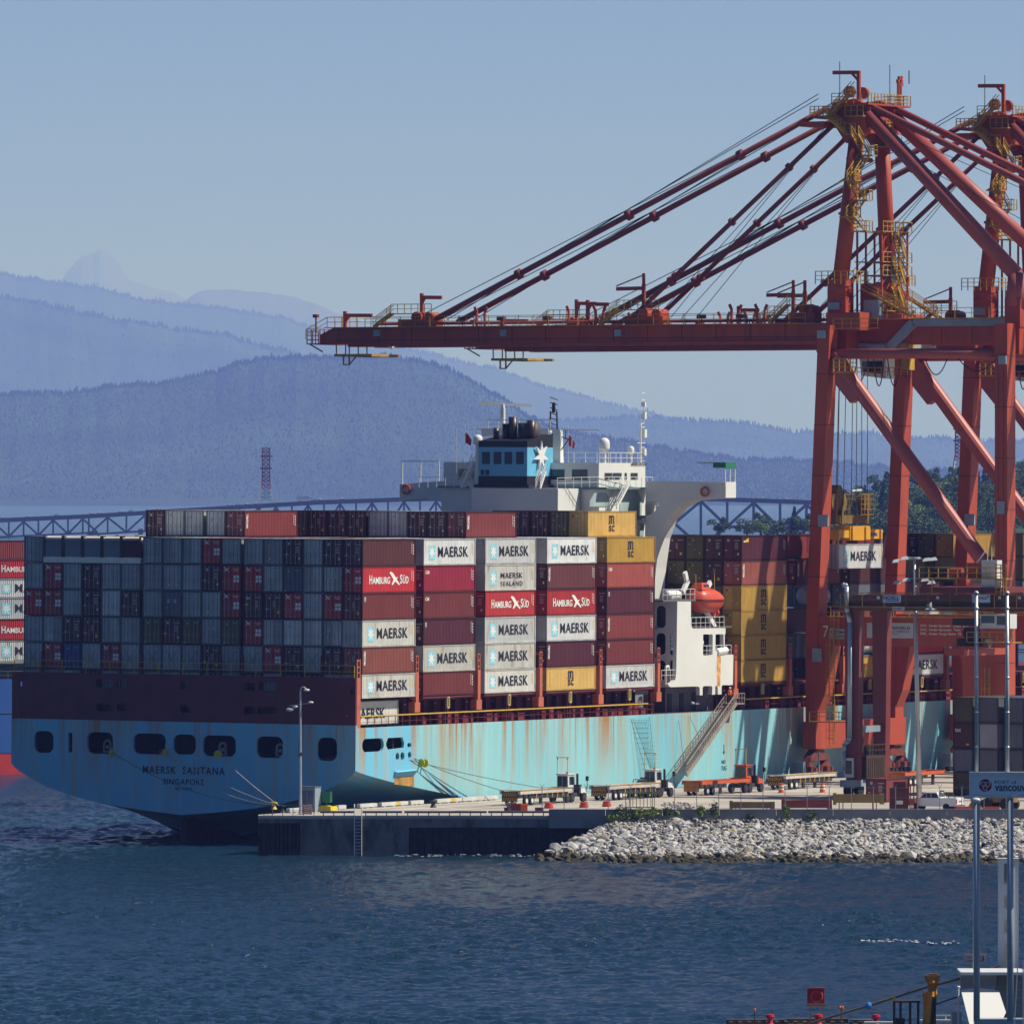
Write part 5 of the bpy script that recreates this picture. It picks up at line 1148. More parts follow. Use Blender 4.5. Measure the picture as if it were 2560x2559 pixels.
for i in range(n):
    f0_, f1_ = i / n * 2 - 1, (i + 1) / n * 2 - 1; w0 = 1.6 * (1 - abs(f0_) ** 3.2) ** .5 + .04; w1_ = 1.6 * (1 - abs(f1_) ** 3.2) ** .5 + .04
    for s in (-1, 1): A.bar((uc + f0_ * L2, 1.3 + s * w0, zc), (uc + f1_ * L2, 1.3 + s * w1_, zc), .1, .14)
A.build('fender_band', mat('band_dark_red', (0.15, 0.02, 0.02), 0.6), lbt)
A = MB(); A.box(uc + L2 * .5, uc + L2 * .75, 1.15, 1.45, zc - 2.0, zc - 1.3); A.tube((uc + L2 * .8, 1.3, zc - 1.5), (uc + L2 * .9, 1.3, zc - 1.5), .4); A.build('propeller_guard', orange, lbt)
A = MB(); A.tube((uc - L2 * .75, 1.3, zc + 1.0), (uc - L2 * .75, 1.3, zc + 3), .04); A.tube((uc + L2 * .7, 1.3, zc + .8), (uc + L2 * .7, 1.3, zc + 3), .04); A.build('fall_wire', ywr, lbt)
# gangway
u0, z0 = S.on_v(1712, 1936, -2.2); u1, z1 = S.on_v(1822, 1756, -.6)
gw = Thing('gangway', 'long grey accommodation ladder sloping from ship deck to quay', 'gangway', S, (u0, -2.0, z0)); alu = mat('weathered_aluminium', (0.33, 0.28, 0.25), 0.5, 0.3, var=0.2)
A = MB(); A.stairs((u0, -1.6, z0), (u1, -.8, z1), 1.3, (0, 1, 0), n=60, st=.05); A.build('steps', alu, gw)
A = MB(); P0, P1 = Vector((u0, -2.4, z0)), Vector((u1, -1.5, z1)); up1 = Vector((0, 0, 1.15))
A.bar(P0, P1, .2, .45); A.bar(P0 + up1, P1 + up1, .1)
for k in range(30): q = P0.lerp(P1, k / 29); A.bar(q, q + up1, .07)
A.build('side_rail', alu, gw)
A = MB(); A.box(u1 - .8, u1 + 2, -1.6, .1, z1 - .2, z1 - .05); A.rail([(u1 - .8, -1.55, z1), (u1 + 2, -1.55, z1)], 1.1, .7); A.build('top_platform', alu, gw)
# safety net and fall lines by gangway
A = MB()
for (x0, y0, x1, y1) in ((1575, 1795, 1622, 1958), (1580, 1795, 1640, 1955), (1622, 1790, 1640, 1958), (1695, 1800, 1712, 1925), (1722, 1790, 1760, 1870)):
    a = S.on_v(x0, y0, -.1); b = S.on_v(x1, y1, -1.2); A.bar((a[0], -.1, a[1]), (b[0], -1.2, b[1]), .035)
for k in range(14):
    f = k / 14.0; a = S.on_v(1580 + 50 * f, 1800 + 150 * f, -.2); b = S.on_v(1622 + 16 * f, 1800 + 150 * f, -.2); A.bar((a[0], -.2 - f, a[1]), (b[0], -.2 - f, b[1]), .02)
for k in range(9):
    f = (k + 1) / 10.0; a = S.on_v(1580 + 42 * f, 1797, -.2); b = S.on_v(1632 + 6 * f, 1950, -1.2); A.bar((a[0], -.2, a[1]), (b[0], -1.2, b[1]), .02)
single('safety_net', A, mat('net_blue_grey', (0.08, 0.14, 0.17), 0.8), S, (S.on_v(1610, 1900, 0)[0], 0, 4.2), 'thin safety net and lines hanging down the hull left of the gangway', 'net')
# flags
def flag(x, y, u, col, col2, label):
    v, z = S.on_u(x, y, u); th = Thing('signal_flag', label, 'flag', S, (u, v, z), 'flags on the halyards'); A = MB(); n = 6
    for i in range(n):
        f0_, f1_ = i / n, (i + 1) / n; w0, w1_ = math.sin(f0_ * 5) * .15, math.sin(f1_ * 5) * .15
        A.poly([(u + w0, v - f0_ * .9, z + .8 - f0_ * .9), (u + w1_, v - f1_ * .9, z + .8 - f1_ * .9), (u + w1_, v - f1_ * .7 - .1, z - .5 - f1_ * .3), (u + w0, v - f0_ * .7, z - .5 - f0_ * .3)], 1 if (col2 and 2 <= i <= 3) else 0)
    A.build('cloth', [col, col2 or col], th); B = MB(); B.tube((u, v + .05, z - 3), (u, v + .05, z + 1.9), .02); B.build('halyard', whp, th)
fred = mat('flag_red', (0.5, 0.02, 0.03), 0.8)
flag(1158, 1097, 80, fred, None, 'small red flag on the halyard left of the funnel'); flag(1416, 1104, 84, fred, wht, 'red and white flag on the halyard right of the funnel')
A = MB(); v, z = S.on_u(1136, 1190, 80); A.tube((80, v, 38), (80, v, z + 5.6), .03); A.build('whip_aerial', whp, ship)
# ================================================================ ship-to-shore cranes
ZQ = 4.2
K1 = Frame(37.2, 1103.0, ZQ)
K2 = Frame(37.2 + 41.3 * AX[0], 1103.0 + 41.3 * AX[1], ZQ)
ored = mat('crane_orange_red', (0.38, 0.062, 0.028), 0.5, var=0.1, vs=0.2, grime=0.5, gcol=(0.16, 0.035, 0.03), gs=(0.7, 0.7, 0.1), gth=0.52)
pink = mat('crane_faded_red', (0.36, 0.085, 0.072), 0.5, var=0.1, vs=0.2, grime=0.4, gcol=(0.2, 0.05, 0.045), gs=(.5, .5, .2), gth=.52)
cyel = mat('crane_yellow', (0.42, 0.25, 0.03), 0.6, var=0.35, vs=.8); staym = mat('stay_shaded_red', (0.2, 0.045, 0.04), 0.55, var=.15); cgry = mat('crane_grey_box', (0.26, 0.32, 0.38), 0.5); wire = mat('steel_wire', (0.04, 0.035, 0.035), 0.5, 0.5)  # stay red is darkened to imitate the shadow side of the stays
wcab = mat('cab_white', (0.6, 0.61, 0.62), 0.45)
def vz(x, y, u): return K1.on_u(x, y, u)
VTL = vz(2046, 830, 0)[0]; VBL = vz(2014, 1550, 0)[0]
LZ = vz(2067, 812, 0)[1]                     # top of legs
UF = 21.5; GN, GF = 7.2, 14.0; VD = -22.7
GT = vz(2040, 807, GN)[1]; GB = vz(2040, 851, GN)[1]; TIP = vz(806, 830, GN)[0]; APZ = vz(2150, 268, 9)[1]
seam = mat('seam_dark_red', (0.14, 0.025, 0.015), 0.7, var=.3)
def crane(K, n, label, near):
    th = Thing('quay_crane', label, 'crane', K, (0, 0, 0), 'orange red cranes on the quay')
    def part(name, b, m, **k): return b.build(name, m, th, **k)
    # legs
    for u in (0, UF):
        A = MB(); q0, q1 = VBL - 1.6, VBL; A.hexa([(u, q0, 3.6), (u + 2.3, q0, 3.6), (u + 2.3, q1, 3.6), (u, q1, 3.6), (u, q0, 18), (u + 2.3, q0, 18), (u + 2.3, q1, 18), (u, q1, 18)]); A.hexa([(u, q0, 18.003), (u + 2.3, q0, 18.003), (u + 2.3, q1, 18.003), (u, q1, 18.003), (u, VTL - 1.5, LZ), (u + 2.3, VTL - 1.5, LZ), (u + 2.3, VTL, LZ), (u, VTL, LZ)])
        for z in range(24, 52, 6): f = (z - 18) / (LZ - 18); c0 = q0 + (VTL - 1.5 - q0) * f; c1 = q1 + (VTL - q1) * f; A.box(u - .03, u + 2.33, c0 - .03, c1 + .03, z, z + .09, 1)
        part('leg', A, [ored, seam])
        A = MB(); A.box(u, u + 2.3, VD - .8, VD + .8, 3.6, LZ)
        for z in range(8, 52, 6): A.box(u - .03, u + 2.33, VD - .83, VD + .83, z, z + .09, 1)
        for q in (-.35, .3): A.box(u - .025, u - .003, VD + q, VD + q + .06, 20, LZ - 5, 1)
        part('leg', A, [ored, seam])
        A = MB(); A.box(u + .15, u + 2.0, VD + .81, VBL - 1.61, 15.9, 19.4)
        A.prism([(VBL - 1.61, 15.9), (VBL - 3.6, 15.9), (VBL - 2.5, 10.2), (VBL - 1.61, 8.2)], 'x', u + .1, u + 2.2); A.prism([(VD + .81, 15.9), (VD + 5.6, 15.9), (VD + 5.0, 13.5), (VD + 5.0, 5.2), (VD + 4.2, 3.8), (VD + .81, 3.8)], 'x', u + .1, u + 2.2); part('portal_beam', A, ored)
        A = MB(); A.tube((u + 1.15, -.4, 50.4), (u + 1.15, VD + .5, 50.4), .62, n=14); part('tie_pipe', A, pink, smooth=True)
        A = MB(); A.tube((u + 1.15, -1.0, 49.6), (u + 1.15, VD + .9, 23.5), .85, n=14); A.prism([(-.9, 50.6), (-2.1, 49.6), (-4.2, 45.4), (-2.9, 44.6), (-.9, 46.9)], 'x', u + .4, u + 1.9); part('diagonal_brace', A, pink, smooth=False)
        A = MB(); A.rail([(u - .9, VD + 1.2, 19.45), (u - .9, -1.0, 19.45)], 1.1, 2, .04); A.box(u - 1.0, u - .02, VD + 1.2, -.6, 19.3, 19.42); part('portal_walkway', A, cyel)
    for v, w in ((VBL - .8, 1), (VD, 1)):
        A = MB(); A.box(-.6, UF + 2.9, v - .85, v + .85, 3.7, 6.9); A.box(2.31, UF - .01, v - .5, v + .5, LZ - 3.2, LZ - .4); part('sill_beam', A, ored)
        for u in (1.15, UF + 1.15):
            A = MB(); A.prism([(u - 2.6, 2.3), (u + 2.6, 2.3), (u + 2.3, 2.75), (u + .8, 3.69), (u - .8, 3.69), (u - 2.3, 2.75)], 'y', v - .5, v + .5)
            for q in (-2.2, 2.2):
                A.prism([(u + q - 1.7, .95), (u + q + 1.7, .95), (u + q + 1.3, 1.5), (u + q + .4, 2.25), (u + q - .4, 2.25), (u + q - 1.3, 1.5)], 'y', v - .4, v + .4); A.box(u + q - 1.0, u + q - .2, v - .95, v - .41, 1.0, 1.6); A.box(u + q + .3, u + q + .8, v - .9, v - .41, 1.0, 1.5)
            b_ = part('bogie', A, mat('bogie_shaded_red', (0.15, 0.035, 0.025), 0.7, var=.3, vs=1.5))  # darker than the crane red: shade at the crane foot put into the colour
            W = MB()
            for k in range(8): W.lathe((u - 3.9 + k * 1.11, v, .45), [(.42, -.3), (.45, -.3), (.45, .3), (.42, .3)], 10, axis='y')
            W.build('wheel_set', mat('wheel_steel', (0.05, 0.045, 0.045), 0.5, 0.5), th, parent=b_)
    A = MB(); A.box(-3.4, -2.6, 1.4, 2.4, .6, 2.2); A.tube((-1.2, .4, 1), (-1.2, .4, 3.4), .12); part('cable_reel_box', A, cgry)
    # upper portal ties and columns carrying the girders
    A = MB()
    for u in (3.2, 16.6): A.box(u, u + 2.2, -1.0, 1.4, LZ - .4, LZ + 5.4)
    A.box(3.2, 18.8, -1.1, 1.5, LZ - 3.6, LZ - .2); part('column_head', A, ored)
    A = MB(); A.box(3.2, 5.4, VD - 1, VD + 1, LZ - .4, LZ + 3); A.box(16.6, 18.8, VD - 1, VD + 1, LZ - .4, LZ + 3); A.box(3.2, 18.8, VD - .9, VD + .9, LZ - 3.6, LZ - .4); part('column_head', A, ored)
    A = MB()
    for (x0, x1, y0, y1, u) in ((2072, 2100, 756, 774, 3.15), (2045, 2065, 826, 845, -.05)):
        v1, z1 = vz(x0, y0, u); v0, z0 = vz(x1, y1, u); A.box(u - .25, u - .01, v0, v1, z0, z1)
    A.box(-.3, -.01, VD - .75, VD + .2, LZ - 4.8, LZ - 3.8); A.box(-.25, -.01, .55, 1.75, 14.0, 15.6); A.box(-.25, -.01, -.3, 1.0, 30, 31.4); A.box(-.25, -.01, VD - .5, VD + .4, 31.5, 33); part('electrical_box', A, cgry)
    # boom and landside girders
    for g in (GN, GF):
        A = MB(); A.prism([(1.7, GB), (1.7, GT), (TIP - 2, GT), (TIP, GT - .9), (TIP, GB - .0)], 'x', g - .55, g + .55); A.box(g - .85, g + .85, 1.8, TIP - 4, GB - .35, GB - .003)
        for k in range(14): q = 4 + k * 4.6; A.box(g - .58, g - .553, q, q + .09, GB + .02, GT - .05, 1); A.box(g + .553, g + .58, q, q + .09, GB + .02, GT - .05, 1)
        A.box(g - .6, g - .553, 2, TIP - 2.2, GB + .42, GB + .5, 1); part('boom_girder', A, [ored, seam])
        A = MB(); A.prism([(1.4, GB + .4), (1.4, GT - .2), (-6, GT + .4), (-55, GT + .4), (-55, GB - .6), (-6, GB - .6)], 'x', g - .6, g + .6)
        for k in range(12): q = -8 - k * 4; A.box(g - .63, g - .603, q, q + .09, GB - .5, GT + .3, 1)
        part('landside_girder', A, [ored, seam])
    A = MB()
    for k in range(9): v = 4 + k * (TIP - 6) / 8; A.box(GN + .56, GF - .56, v - .3, v + .3, GB + .5, GB + 1.2)
    A.box(GN + .56, GF - .56, TIP - .6, TIP, GB, GT - .9); part('cross_beam', A, ored)
    A = MB(); A.tube((GN - .2, 2, GT + .35), (GN - .2, TIP - 8, GT + .35), .2, n=8); part('service_pipe', A, pink)
    A = MB(); A.box(GN - 1.5, GN - .56, 2, TIP - 1, GT - .12, GT - .02); A.box(GN - 1.5, GN - .56, -54, 1, GT + .28, GT + .38); part('walkway', A, cyel)
    A = MB(); A.rail([(GN - 1.5, 5.5, GT), (GN - 1.5, TIP - 1.5, GT)], 1.2, 2.0, .035); A.rail([(GF + 1.4, 5.5, GT), (GF + 1.4, TIP - 1.5, GT)], 1.2, 2.3, .035); A.rail([(GN - 1.5, TIP - 1.5, GT), (GN - 1.5, TIP + 1.5, GB + .6)], 1.2, 2.0, .035); A.rail([(GN - 1.5, TIP - 1.5, GT), (GF + 1.4, TIP - 1.5, GT)], 1.2, 2.0, .035)
    part('boom_rail', A, cyel)
    A = MB(); A.rail([(GN - 1.5, -54, GT + .4), (GN - 1.5, -3, GT + .4)], 1.2, 2.2, .035); part('girder_rail', A, cyel)
    A = MB(); A.bar((GN - .85, -22, GT - .05), (GN - .85, -8.5, GT - .05), .9, 1.0)
    A.bar((GN - .85, -8.5, GT - .05), (GN - .85, -5.2, GT - 3.2), .9, 1.0); A.bar((GN - .85, -5.2, GT - 3.2), (GN - .85, -2.6, GT - 3.2), .9, 1.0); A.bar((GN - .85, -55, GT - .05), (GN - .85, -22.2, GT - .05), .9, 1.0); part('cable_tray', A, cgry)
    # tip house, aviation lamp and underslung platforms
    A = MB(); A.rail([(GN - 1, TIP + 1.6, GB), (GF + 1, TIP + 1.6, GB)], 1.9, 1.1, .05, mid=2); A.rail([(GN - 1, TIP, GB), (GN - 1, TIP + 1.6, GB)], 1.6, .8, .05, mid=2); A.bar((GN - .5, TIP - .3, GB - .9), (GN - .5, TIP + 1.6, GB + .1), .14); A.box(GN - 1, GF + 1, TIP, TIP + 1.65, GB + .0, GB + .12); A.tube((GN, TIP + .9, GB + 1.4), (GN, TIP + .9, GB + 3.3), .1); A.box(GN - .3, GN + .3, TIP + .6, TIP + 1.2, GB + 3.3, GB + 3.7); part('tip_platform', A, mat('tip_dark_red', (0.2, 0.05, 0.04), 0.6))
    v1 = vz(845, 870, GN)[0]; v0 = vz(925, 870, GN)[0]
    A = MB(); zz = GB - 1.5; A.box(GN - 1, GF + 1, v0, v1, zz, zz + .3)
    for v in (v0 + .1, v0 + 1.3, v1 - 1.9, v1 - 1.4, v1 - .1): A.bar((GN - .6, v, zz + .3), (GN - .6, v, GB), .12)
    for v in (v1 - 1.9, v1 - 1.1): A.bar((GN - .6, v - .0, zz - 1.0), (GN - .6, v, zz), .16)
    A.bar((GN - .6, v1 - 1.9, zz - 1.0), (GN - .6, v1 - 1.1, zz - 1.0), .16); A.bar((GN - .6, v1 - 1.9, zz - 1.0), (GN - .6, v0 + 1.6, zz), .14); part('underslung_platform', A, cyel)
    # jib davits on the boom
    for x0, x1, ytop in ((853, 921, 788), (1045, 1095, 743), (1460, 1512, 760), (1600, 1532, 720), (2003, 1935, 738)):
        v0, zt = vz(x0, ytop, GN); v1 = vz(x1, ytop, GN)[0]; A = MB(); A.bar((GN + 1, v0, GT), (GN + 1, v0, zt + .5), .38); A.bar((GN + 1, v0, zt), (GN + 1, v1, zt - .05), .3, .45)
        if x0 > x1: A.bar((GN + 1, v0, zt + 1.6), (GN + 1, v1, zt + .3), .14); A.bar((GN + 1, v0, zt), (GN + 1, v0, zt + 1.8), .3)
        else: A.bar((GN + 1, v0, zt - .8), (GN + 1, v0 + (v1 - v0) * .2, zt), .2)
        part('maintenance_jib', A, ored)
    for x in (1193, 1423, 1490, 1830, 1894):
        v0 = vz(x, 780, GN)[0]
        for g in (GN - .1, GN + 2.0):
            A = MB(); A.bar((g, v0, GT), (g, v0, GT + 1.7), .2, .38); A.bar((g, v0, GT + 1.7), (g, v0 + (.3 if g == GN - .1 else -.3), GT + 2.3), .2, .32); part('stay_rest', A, ored if g == GN - .1 else pink)
    for x in (1165, 1262, 1378, 1762, 1860):
        v0 = vz(x, 790, GN)[0]; A = MB(); A.box(GN - 1.2, GN - .6, v0 - .5, v0 + .5, GT + .6, GT + 1.1); A.bar((GN - .9, v0, GT), (GN - .9, v0, GT + .6), .1); part('flood_lamp', A, mat('lamp_brown', (0.1, 0.04, 0.03), 0.6))
    A = MB()
    for x in (942, 1258, 1545): v0, z1 = vz(x, 822, GN - .6); A.box(GN - .66, GN - .57, v0 - .45, v0 + .45, z1 - .9, z1 - .1)
    part('sign_panel', A, cgry)
    # machinery clutter near the stay anchors
    for x0, x1, h in ((1000, 1092, 1.6), (1565, 1660, 1.8), (1990, 2040, 2.2)):
        va, vb = vz(x0, 790, GN)[0], vz(x1, 790, GN)[0]; lo_, hi_ = min(va, vb), max(va, vb); A = MB()
        A.box(GN - .4, GN + 1.6, lo_, hi_, GT, GT + h * .55); A.lathe((GN + .6, (lo_ + hi_) / 2, GT + h * .7), [(.7, -1.2), (.7, 1.2)], 12, axis='x'); A.lathe((GN + .6, lo_ + .8, GT + h * .7), [(.6, -1.2), (.6, 1.2)], 12, axis='x'); part('sheave_block', A, ored)
        A = MB(); A.rail([(GN - 1.4, lo_, GT + h), (GN - 1.4, hi_ + .5, GT + h)], 1.1, 1.0, .04); A.box(GN - 1.5, GN - .5, lo_, hi_ + .5, GT + h - .1, GT + h); A.stairs((GN - 1.0, hi_ + 3.0, GT), (GN - 1.0, hi_ + .5, GT + h), .7, (1, 0, 0)); part('access_stage', A, cyel)
    # A-frame pipes, apex beam, stays
    apn, apf = 6.4, 13.2
    A = MB(); A.tube((4.3, .2, LZ + 5.2), (apn, -1.0, APZ - 3.2), .98, .92, n=16); A.tube((4.3, .2, LZ + 3.8), (4.3, .2, LZ + 5.4), 1.6, 1.0, n=16); part('mast_pipe', A, ored, smooth=True)
    A = MB(); A.tube((17.7, .2, LZ + 5.2), (apf, -1.0, APZ - 3.2), .98, .92, n=16); A.tube((17.7, .2, LZ + 3.8), (17.7, .2, LZ + 5.4), 1.6, 1.0, n=16); part('mast_pipe', A, ored, smooth=True)
    A = MB()
    for z in (67.0, 71.0, 76.0): f = (z - LZ - 5.2) / (APZ - 3.2 - LZ - 5.2); A.tube((4.3 + (apn - 4.3) * f, .2 - 1.2 * f, z), (4.3 + (apn - 4.3) * f, .2 - 1.2 * f, z + .3), 1.15, n=14)
    part('pipe_flange', A, ored)
    for u0, u1 in ((4.3, apn), (17.7, apf)):
        A = MB(); A.tube((u0, VD, LZ + 5.8), (u1, -2.0, APZ - .6), .95, .85, n=16); A.tube((u0, VD, LZ + 2), (u0, VD, LZ + 6), 1.3, .95, n=16); part('back_leg_pipe', A, pink, smooth=True)
        A = MB(); A.tube((u1, -2.2, APZ + .2), (7.2 if u1 < 9 else 14, -54, GT + 1.5), .42, n=10); part('back_stay', A, pink, smooth=True)
    A = MB(); A.box(apn - 1, apf + 1.4, -2.6, .6, APZ - 3.2, APZ - 1.2); A.prism([(-2.8, APZ - 2.6), (-1.2, APZ - 4.4), (.2, APZ - 4.4), (1.2, APZ - 3.0), (2.6, APZ - 1.0), (1.8, APZ + .5), (-1, APZ + .9), (-3.0, APZ - .2)], 'x', apn - .6, apn + .6); A.prism([(-2.8, APZ - 2.6), (-1.2, APZ - 4.4), (.2, APZ - 4.4), (1.2, APZ - 3.0), (2.6, APZ - 1.0), (1.8, APZ + .5), (-1, APZ + .9), (-3.0, APZ - .2)], 'x', apf - .6, apf + .6)
    for uu in (apn - .4, apn + 3.4): A.lathe((uu, -.2, APZ + 1.7), [(.7, -.3), (.7, .3)], 14, axis='x')
    A.tube((apn + .4, .4, APZ - 6.2), (apf, .4, APZ - 6.2), .28); part('apex_head', A, ored)
    A = MB(); A.box(apn - 1.6, apf + 3.4, -3.2, 1.6, APZ + .1, APZ + .3); A.box(apn - 1.7, apn + 3, 1.5, 4.4, APZ - 1.4, APZ - 1.1); A.box(apn - 2, apn + 4, 2.4, 5.6, APZ - 2.4, APZ - 1.8)
    A.bar((apn, -1.2, APZ + .8), (apn, -1.2, APZ + 4.2), .4); A.bar((apn, -1.2, APZ + 4.0), (apn, 2.2, APZ + 4.05), .3, .45); A.bar((apn, -1.2, APZ + 3.0), (apn, -.2, APZ + 4.0), .25)
    for k, (uu, hh) in enumerate(((apf + .2, 2.6), (apf + 1.0, 3.0), (apf + 1.6, 2.2), (apf + 2.4, 3.1), (apf + 2.9, 2.3), (apf + 3.3, 2.7))): A.tube((uu, -3.0 + .2 * k, APZ + .3), (uu, -3.0 + .2 * k, APZ + .8 + hh), .11, n=6); A.box(uu - .2, uu + .2, -3.2 + .2 * k, -2.9 + .2 * k, APZ + hh + .4, APZ + hh + .8)
    part('apex_deck', A, ored)
    A = MB(); A.rail([(apn - 1.6, 1.6, APZ + .3), (apn - 1.6, -3.2, APZ + .3), (apf + 3.4, -3.2, APZ + .3), (apf + 3.4, 1.6, APZ + .3)], 1.2, .9, .045, mid=2); A.rail([(apn - 1.7, 4.4, APZ - 1.1), (apn - 1.7, 1.6, APZ - 1.1)], 1.1, .6, .045, mid=2)
    for (vv0, vv1, zz) in ((vz(2158, 290, apn - 1.6)[0], vz(2112, 290, apn - 1.6)[0], vz(2130, 289, apn - 1.6)[1]), (vz(2138, 334, apn - 1.6)[0], vz(2112, 334, apn - 1.6)[0], vz(2130, 334, apn - 1.6)[1])):
        a0, a1 = min(vv0, vv1), max(vv0, vv1); A.rail([(apn - 1.6, a0, zz), (apn - 1.6, a1, zz)], 1.2, .9, .045); A.box(apn - 1.7, apn + .6, a0, a1, zz - .12, zz)
    A.rail([(apf - 1.5, -2.2, APZ - 4.6), (apf + 3.0, -2.2, APZ - 4.6)], 1.2, .8, .045, mid=2); A.box(apf - 1.6, apf + 3.1, -2.3, .2, APZ - 4.75, APZ - 4.6); A.rail([(apf - 2.5, -2.8, APZ - 2.6), (apf + 1.0, -2.8, APZ - 2.6)], 1.2, .8, .045, mid=2)
    vp, zp_ = vz(2058, 292, apn - 1.7); vq = vz(2086, 292, apn - 1.7)[0]; A.rail([(apn - 1.7, vp, zp_), (apn - 1.7, vq, zp_)], 1.2, .8, .045, mid=2); A.box(apn - 1.8, apn - .4, vq, vp, zp_ - .15, zp_)
    va_, za_ = vz(2132, 225, apn - 1.7); A.stairs((apn - 1.7, vq + .6, zp_), (apn - 1.7, va_, za_), .9, (1, 0, 0)); va_, za_ = vz(2116, 332, apn - 1.7); A.stairs((apn - 1.7, vq + .9, zp_), (apn - 1.7, va_, za_), .9, (1, 0, 0)); part('apex_walkway', A, cyel)
    A = MB(); A.tube((apn + .6, 1.6, APZ), (apn + .6, 1.6, APZ + 5.4), .05, n=5); A.tube((apf + 1.2, -1.5, APZ), (apf + 1.2, -1.5, APZ + 5.2), .05, n=5); A.tube((apf + 3.4, -3.0, APZ + 3), (apf + 3.4, -3.0, APZ + 4.6), .07, n=5); part('antenna', A, wire)
    for g, top in ((GN, apn), (GF, apf)):
        for (xa, ya, vt, zt, r) in ((1078, 801, 3.0, APZ - .2, .36), (1575, 792, 2.2, APZ - 2.2, .30)):
            v0, z0 = vz(xa, ya, GN); A = MB(); A.tube((g, v0, GT + .6), (top, vt, zt), r, n=8)
            for f in (.22, .5, .78): q0 = Vector((g, v0, GT + .6)).lerp(Vector((top, vt, zt)), f); q1 = Vector((g, v0, GT + .6)).lerp(Vector((top, vt, zt)), f + .012); A.tube(q0, q1, r * 1.8, n=8)
            part('fore_stay', A, staym, smooth=True)
        v0 = vz(1060, 800, GN)[0]; A = MB()
        for off in (.9, 1.5, -.9): A.tube((g + .3, v0 - off * 2, GT + .8), (top + .2, 4.2, APZ + .2 + off * .9), .055, n=5)
        v2 = vz(1640, 795, GN)[0]; A.tube((g, v2, GT + .8), (top, 3.0, APZ - 2.6), .045, n=5); A.tube((g, v2 - 2, GT + .8), (top, 3.2, APZ - 2.4), .045, n=5)
        part('hoist_rope', A, wire)
    A = MB(); A.tube((apf, -3, APZ - 3), (GF, -52, GT + 2), .04, n=5); A.tube((apn, -3, APZ - 4), (GN, -42, GT + 2), .04, n=5); part('hoist_rope', A, wire)
    # zigzag stairs and lift tower between the mast pipes
    A = MB(); zg = [K1.on_v(x, y, -2.2) for x, y in ((2137, 335), (2166, 388), (2126, 450), (2154, 500), (2124, 541), (2154, 577))]; us = [q[0] for q in zg]; zs = [q[1] for q in zg]
    for k in range(len(zs) - 1):
        A.stairs((us[k], -2.2, zs[k]), (us[k + 1], -2.2, zs[k + 1]), .9, (0, 1, 0)); A.box(us[k + 1] - .8, us[k + 1] + .9, -3.2, -1.2, zs[k + 1] - .15, zs[k + 1]); A.rail([(us[k + 1] - .8, -3.2, zs[k + 1]), (us[k + 1] + .9, -3.2, zs[k + 1]), (us[k + 1] + .9, -1.2, zs[k + 1])], 1.2, .8, .045)
    part('zigzag_stair', A, cyel)
    A = MB(); TZ0, TZ1 = LZ + 1.6, zs[-1]
    for u in (6.4, 8.8, 11.2, 13.6):
        for v in (-4.2, -1.0): A.bar((u, v, TZ0), (u, v, TZ1), .2)
    for k in range(6):
        z = TZ0 + (TZ1 - TZ0) * k / 6; A.bar((6.4, -4.2, z), (8.8, -4.2, z + 2), .13); A.bar((11.2, -4.2, z + 2), (13.6, -4.2, z), .13); A.bar((8.8, -4.2, z), (11.2, -4.2, z + 2), .1)
    part('lift_tower', A, ored)
    A = MB()
    for z in (TZ0 + .2, TZ0 + 4.4, TZ0 + 6.0, TZ1): A.box(6.0, 14.0, -4.6, -.8, z - .1, z); A.rail([(6.0, -4.6, z), (14, -4.6, z), (14, -.8, z)], 1.15, 1.1, .045)
    for k in range(3): z = TZ0 + k * 3.2; A.stairs((10.8, -4.9, z), (8.6, -4.9, z + 3.0), .8, (0, 1, 0))
    for u, vb in ((6.2, -8.5), (15.5, -7.6)): A.stairs((u, -1.8, LZ + 4.4), (u, vb, GT + .6), 1.0, (1, 0, 0))
    A.rail([(2.4, 2.6, LZ + 4.9), (2.4, -2.4, LZ + 4.9), (6.4, -2.4, LZ + 4.9)], 1.5, .9, .045, mid=2); A.rail([(15.5, -2.4, LZ + 4.9), (19.6, -2.4, LZ + 4.9), (19.6, 2, LZ + 4.9)], 1.3, .9, .045, mid=2)
    A.rail([(-.6, -1.2, LZ - 5.5), (-.6, -4.2, LZ - 5.5)], 1.5, .8, .06, mid=2); A.box(-.7, 0, -4.2, -1, LZ - 5.7, LZ - 5.55); A.box(-.7, -.2, -7, -1, LZ - .5, LZ - .4); A.rail([(-.6, -1.2, LZ - .4), (-.6, -7, LZ - .4)], 1.1, 1.2, .045)
    part('tower_walkway', A, cyel)
    A = MB(); A.box(6.4, 9.0, -3.6, -1.4, LZ + 1.6, LZ + 5.0); A.box(10.5, 13.6, -4, -1, LZ + 1.6, LZ + 4.2); A.box(2, 20, -3.4, 1, LZ - .6, LZ + 1.5); part('winch_house', A, ored)
    A = MB(); A.box(5.2, 6.4, -4.4, -2.4, LZ + .8, LZ + 3.0); A.box(9.2, 10.2, -4.4, -2.8, LZ + 5.2, LZ + 7.4); part('control_cabinet', A, cgry)
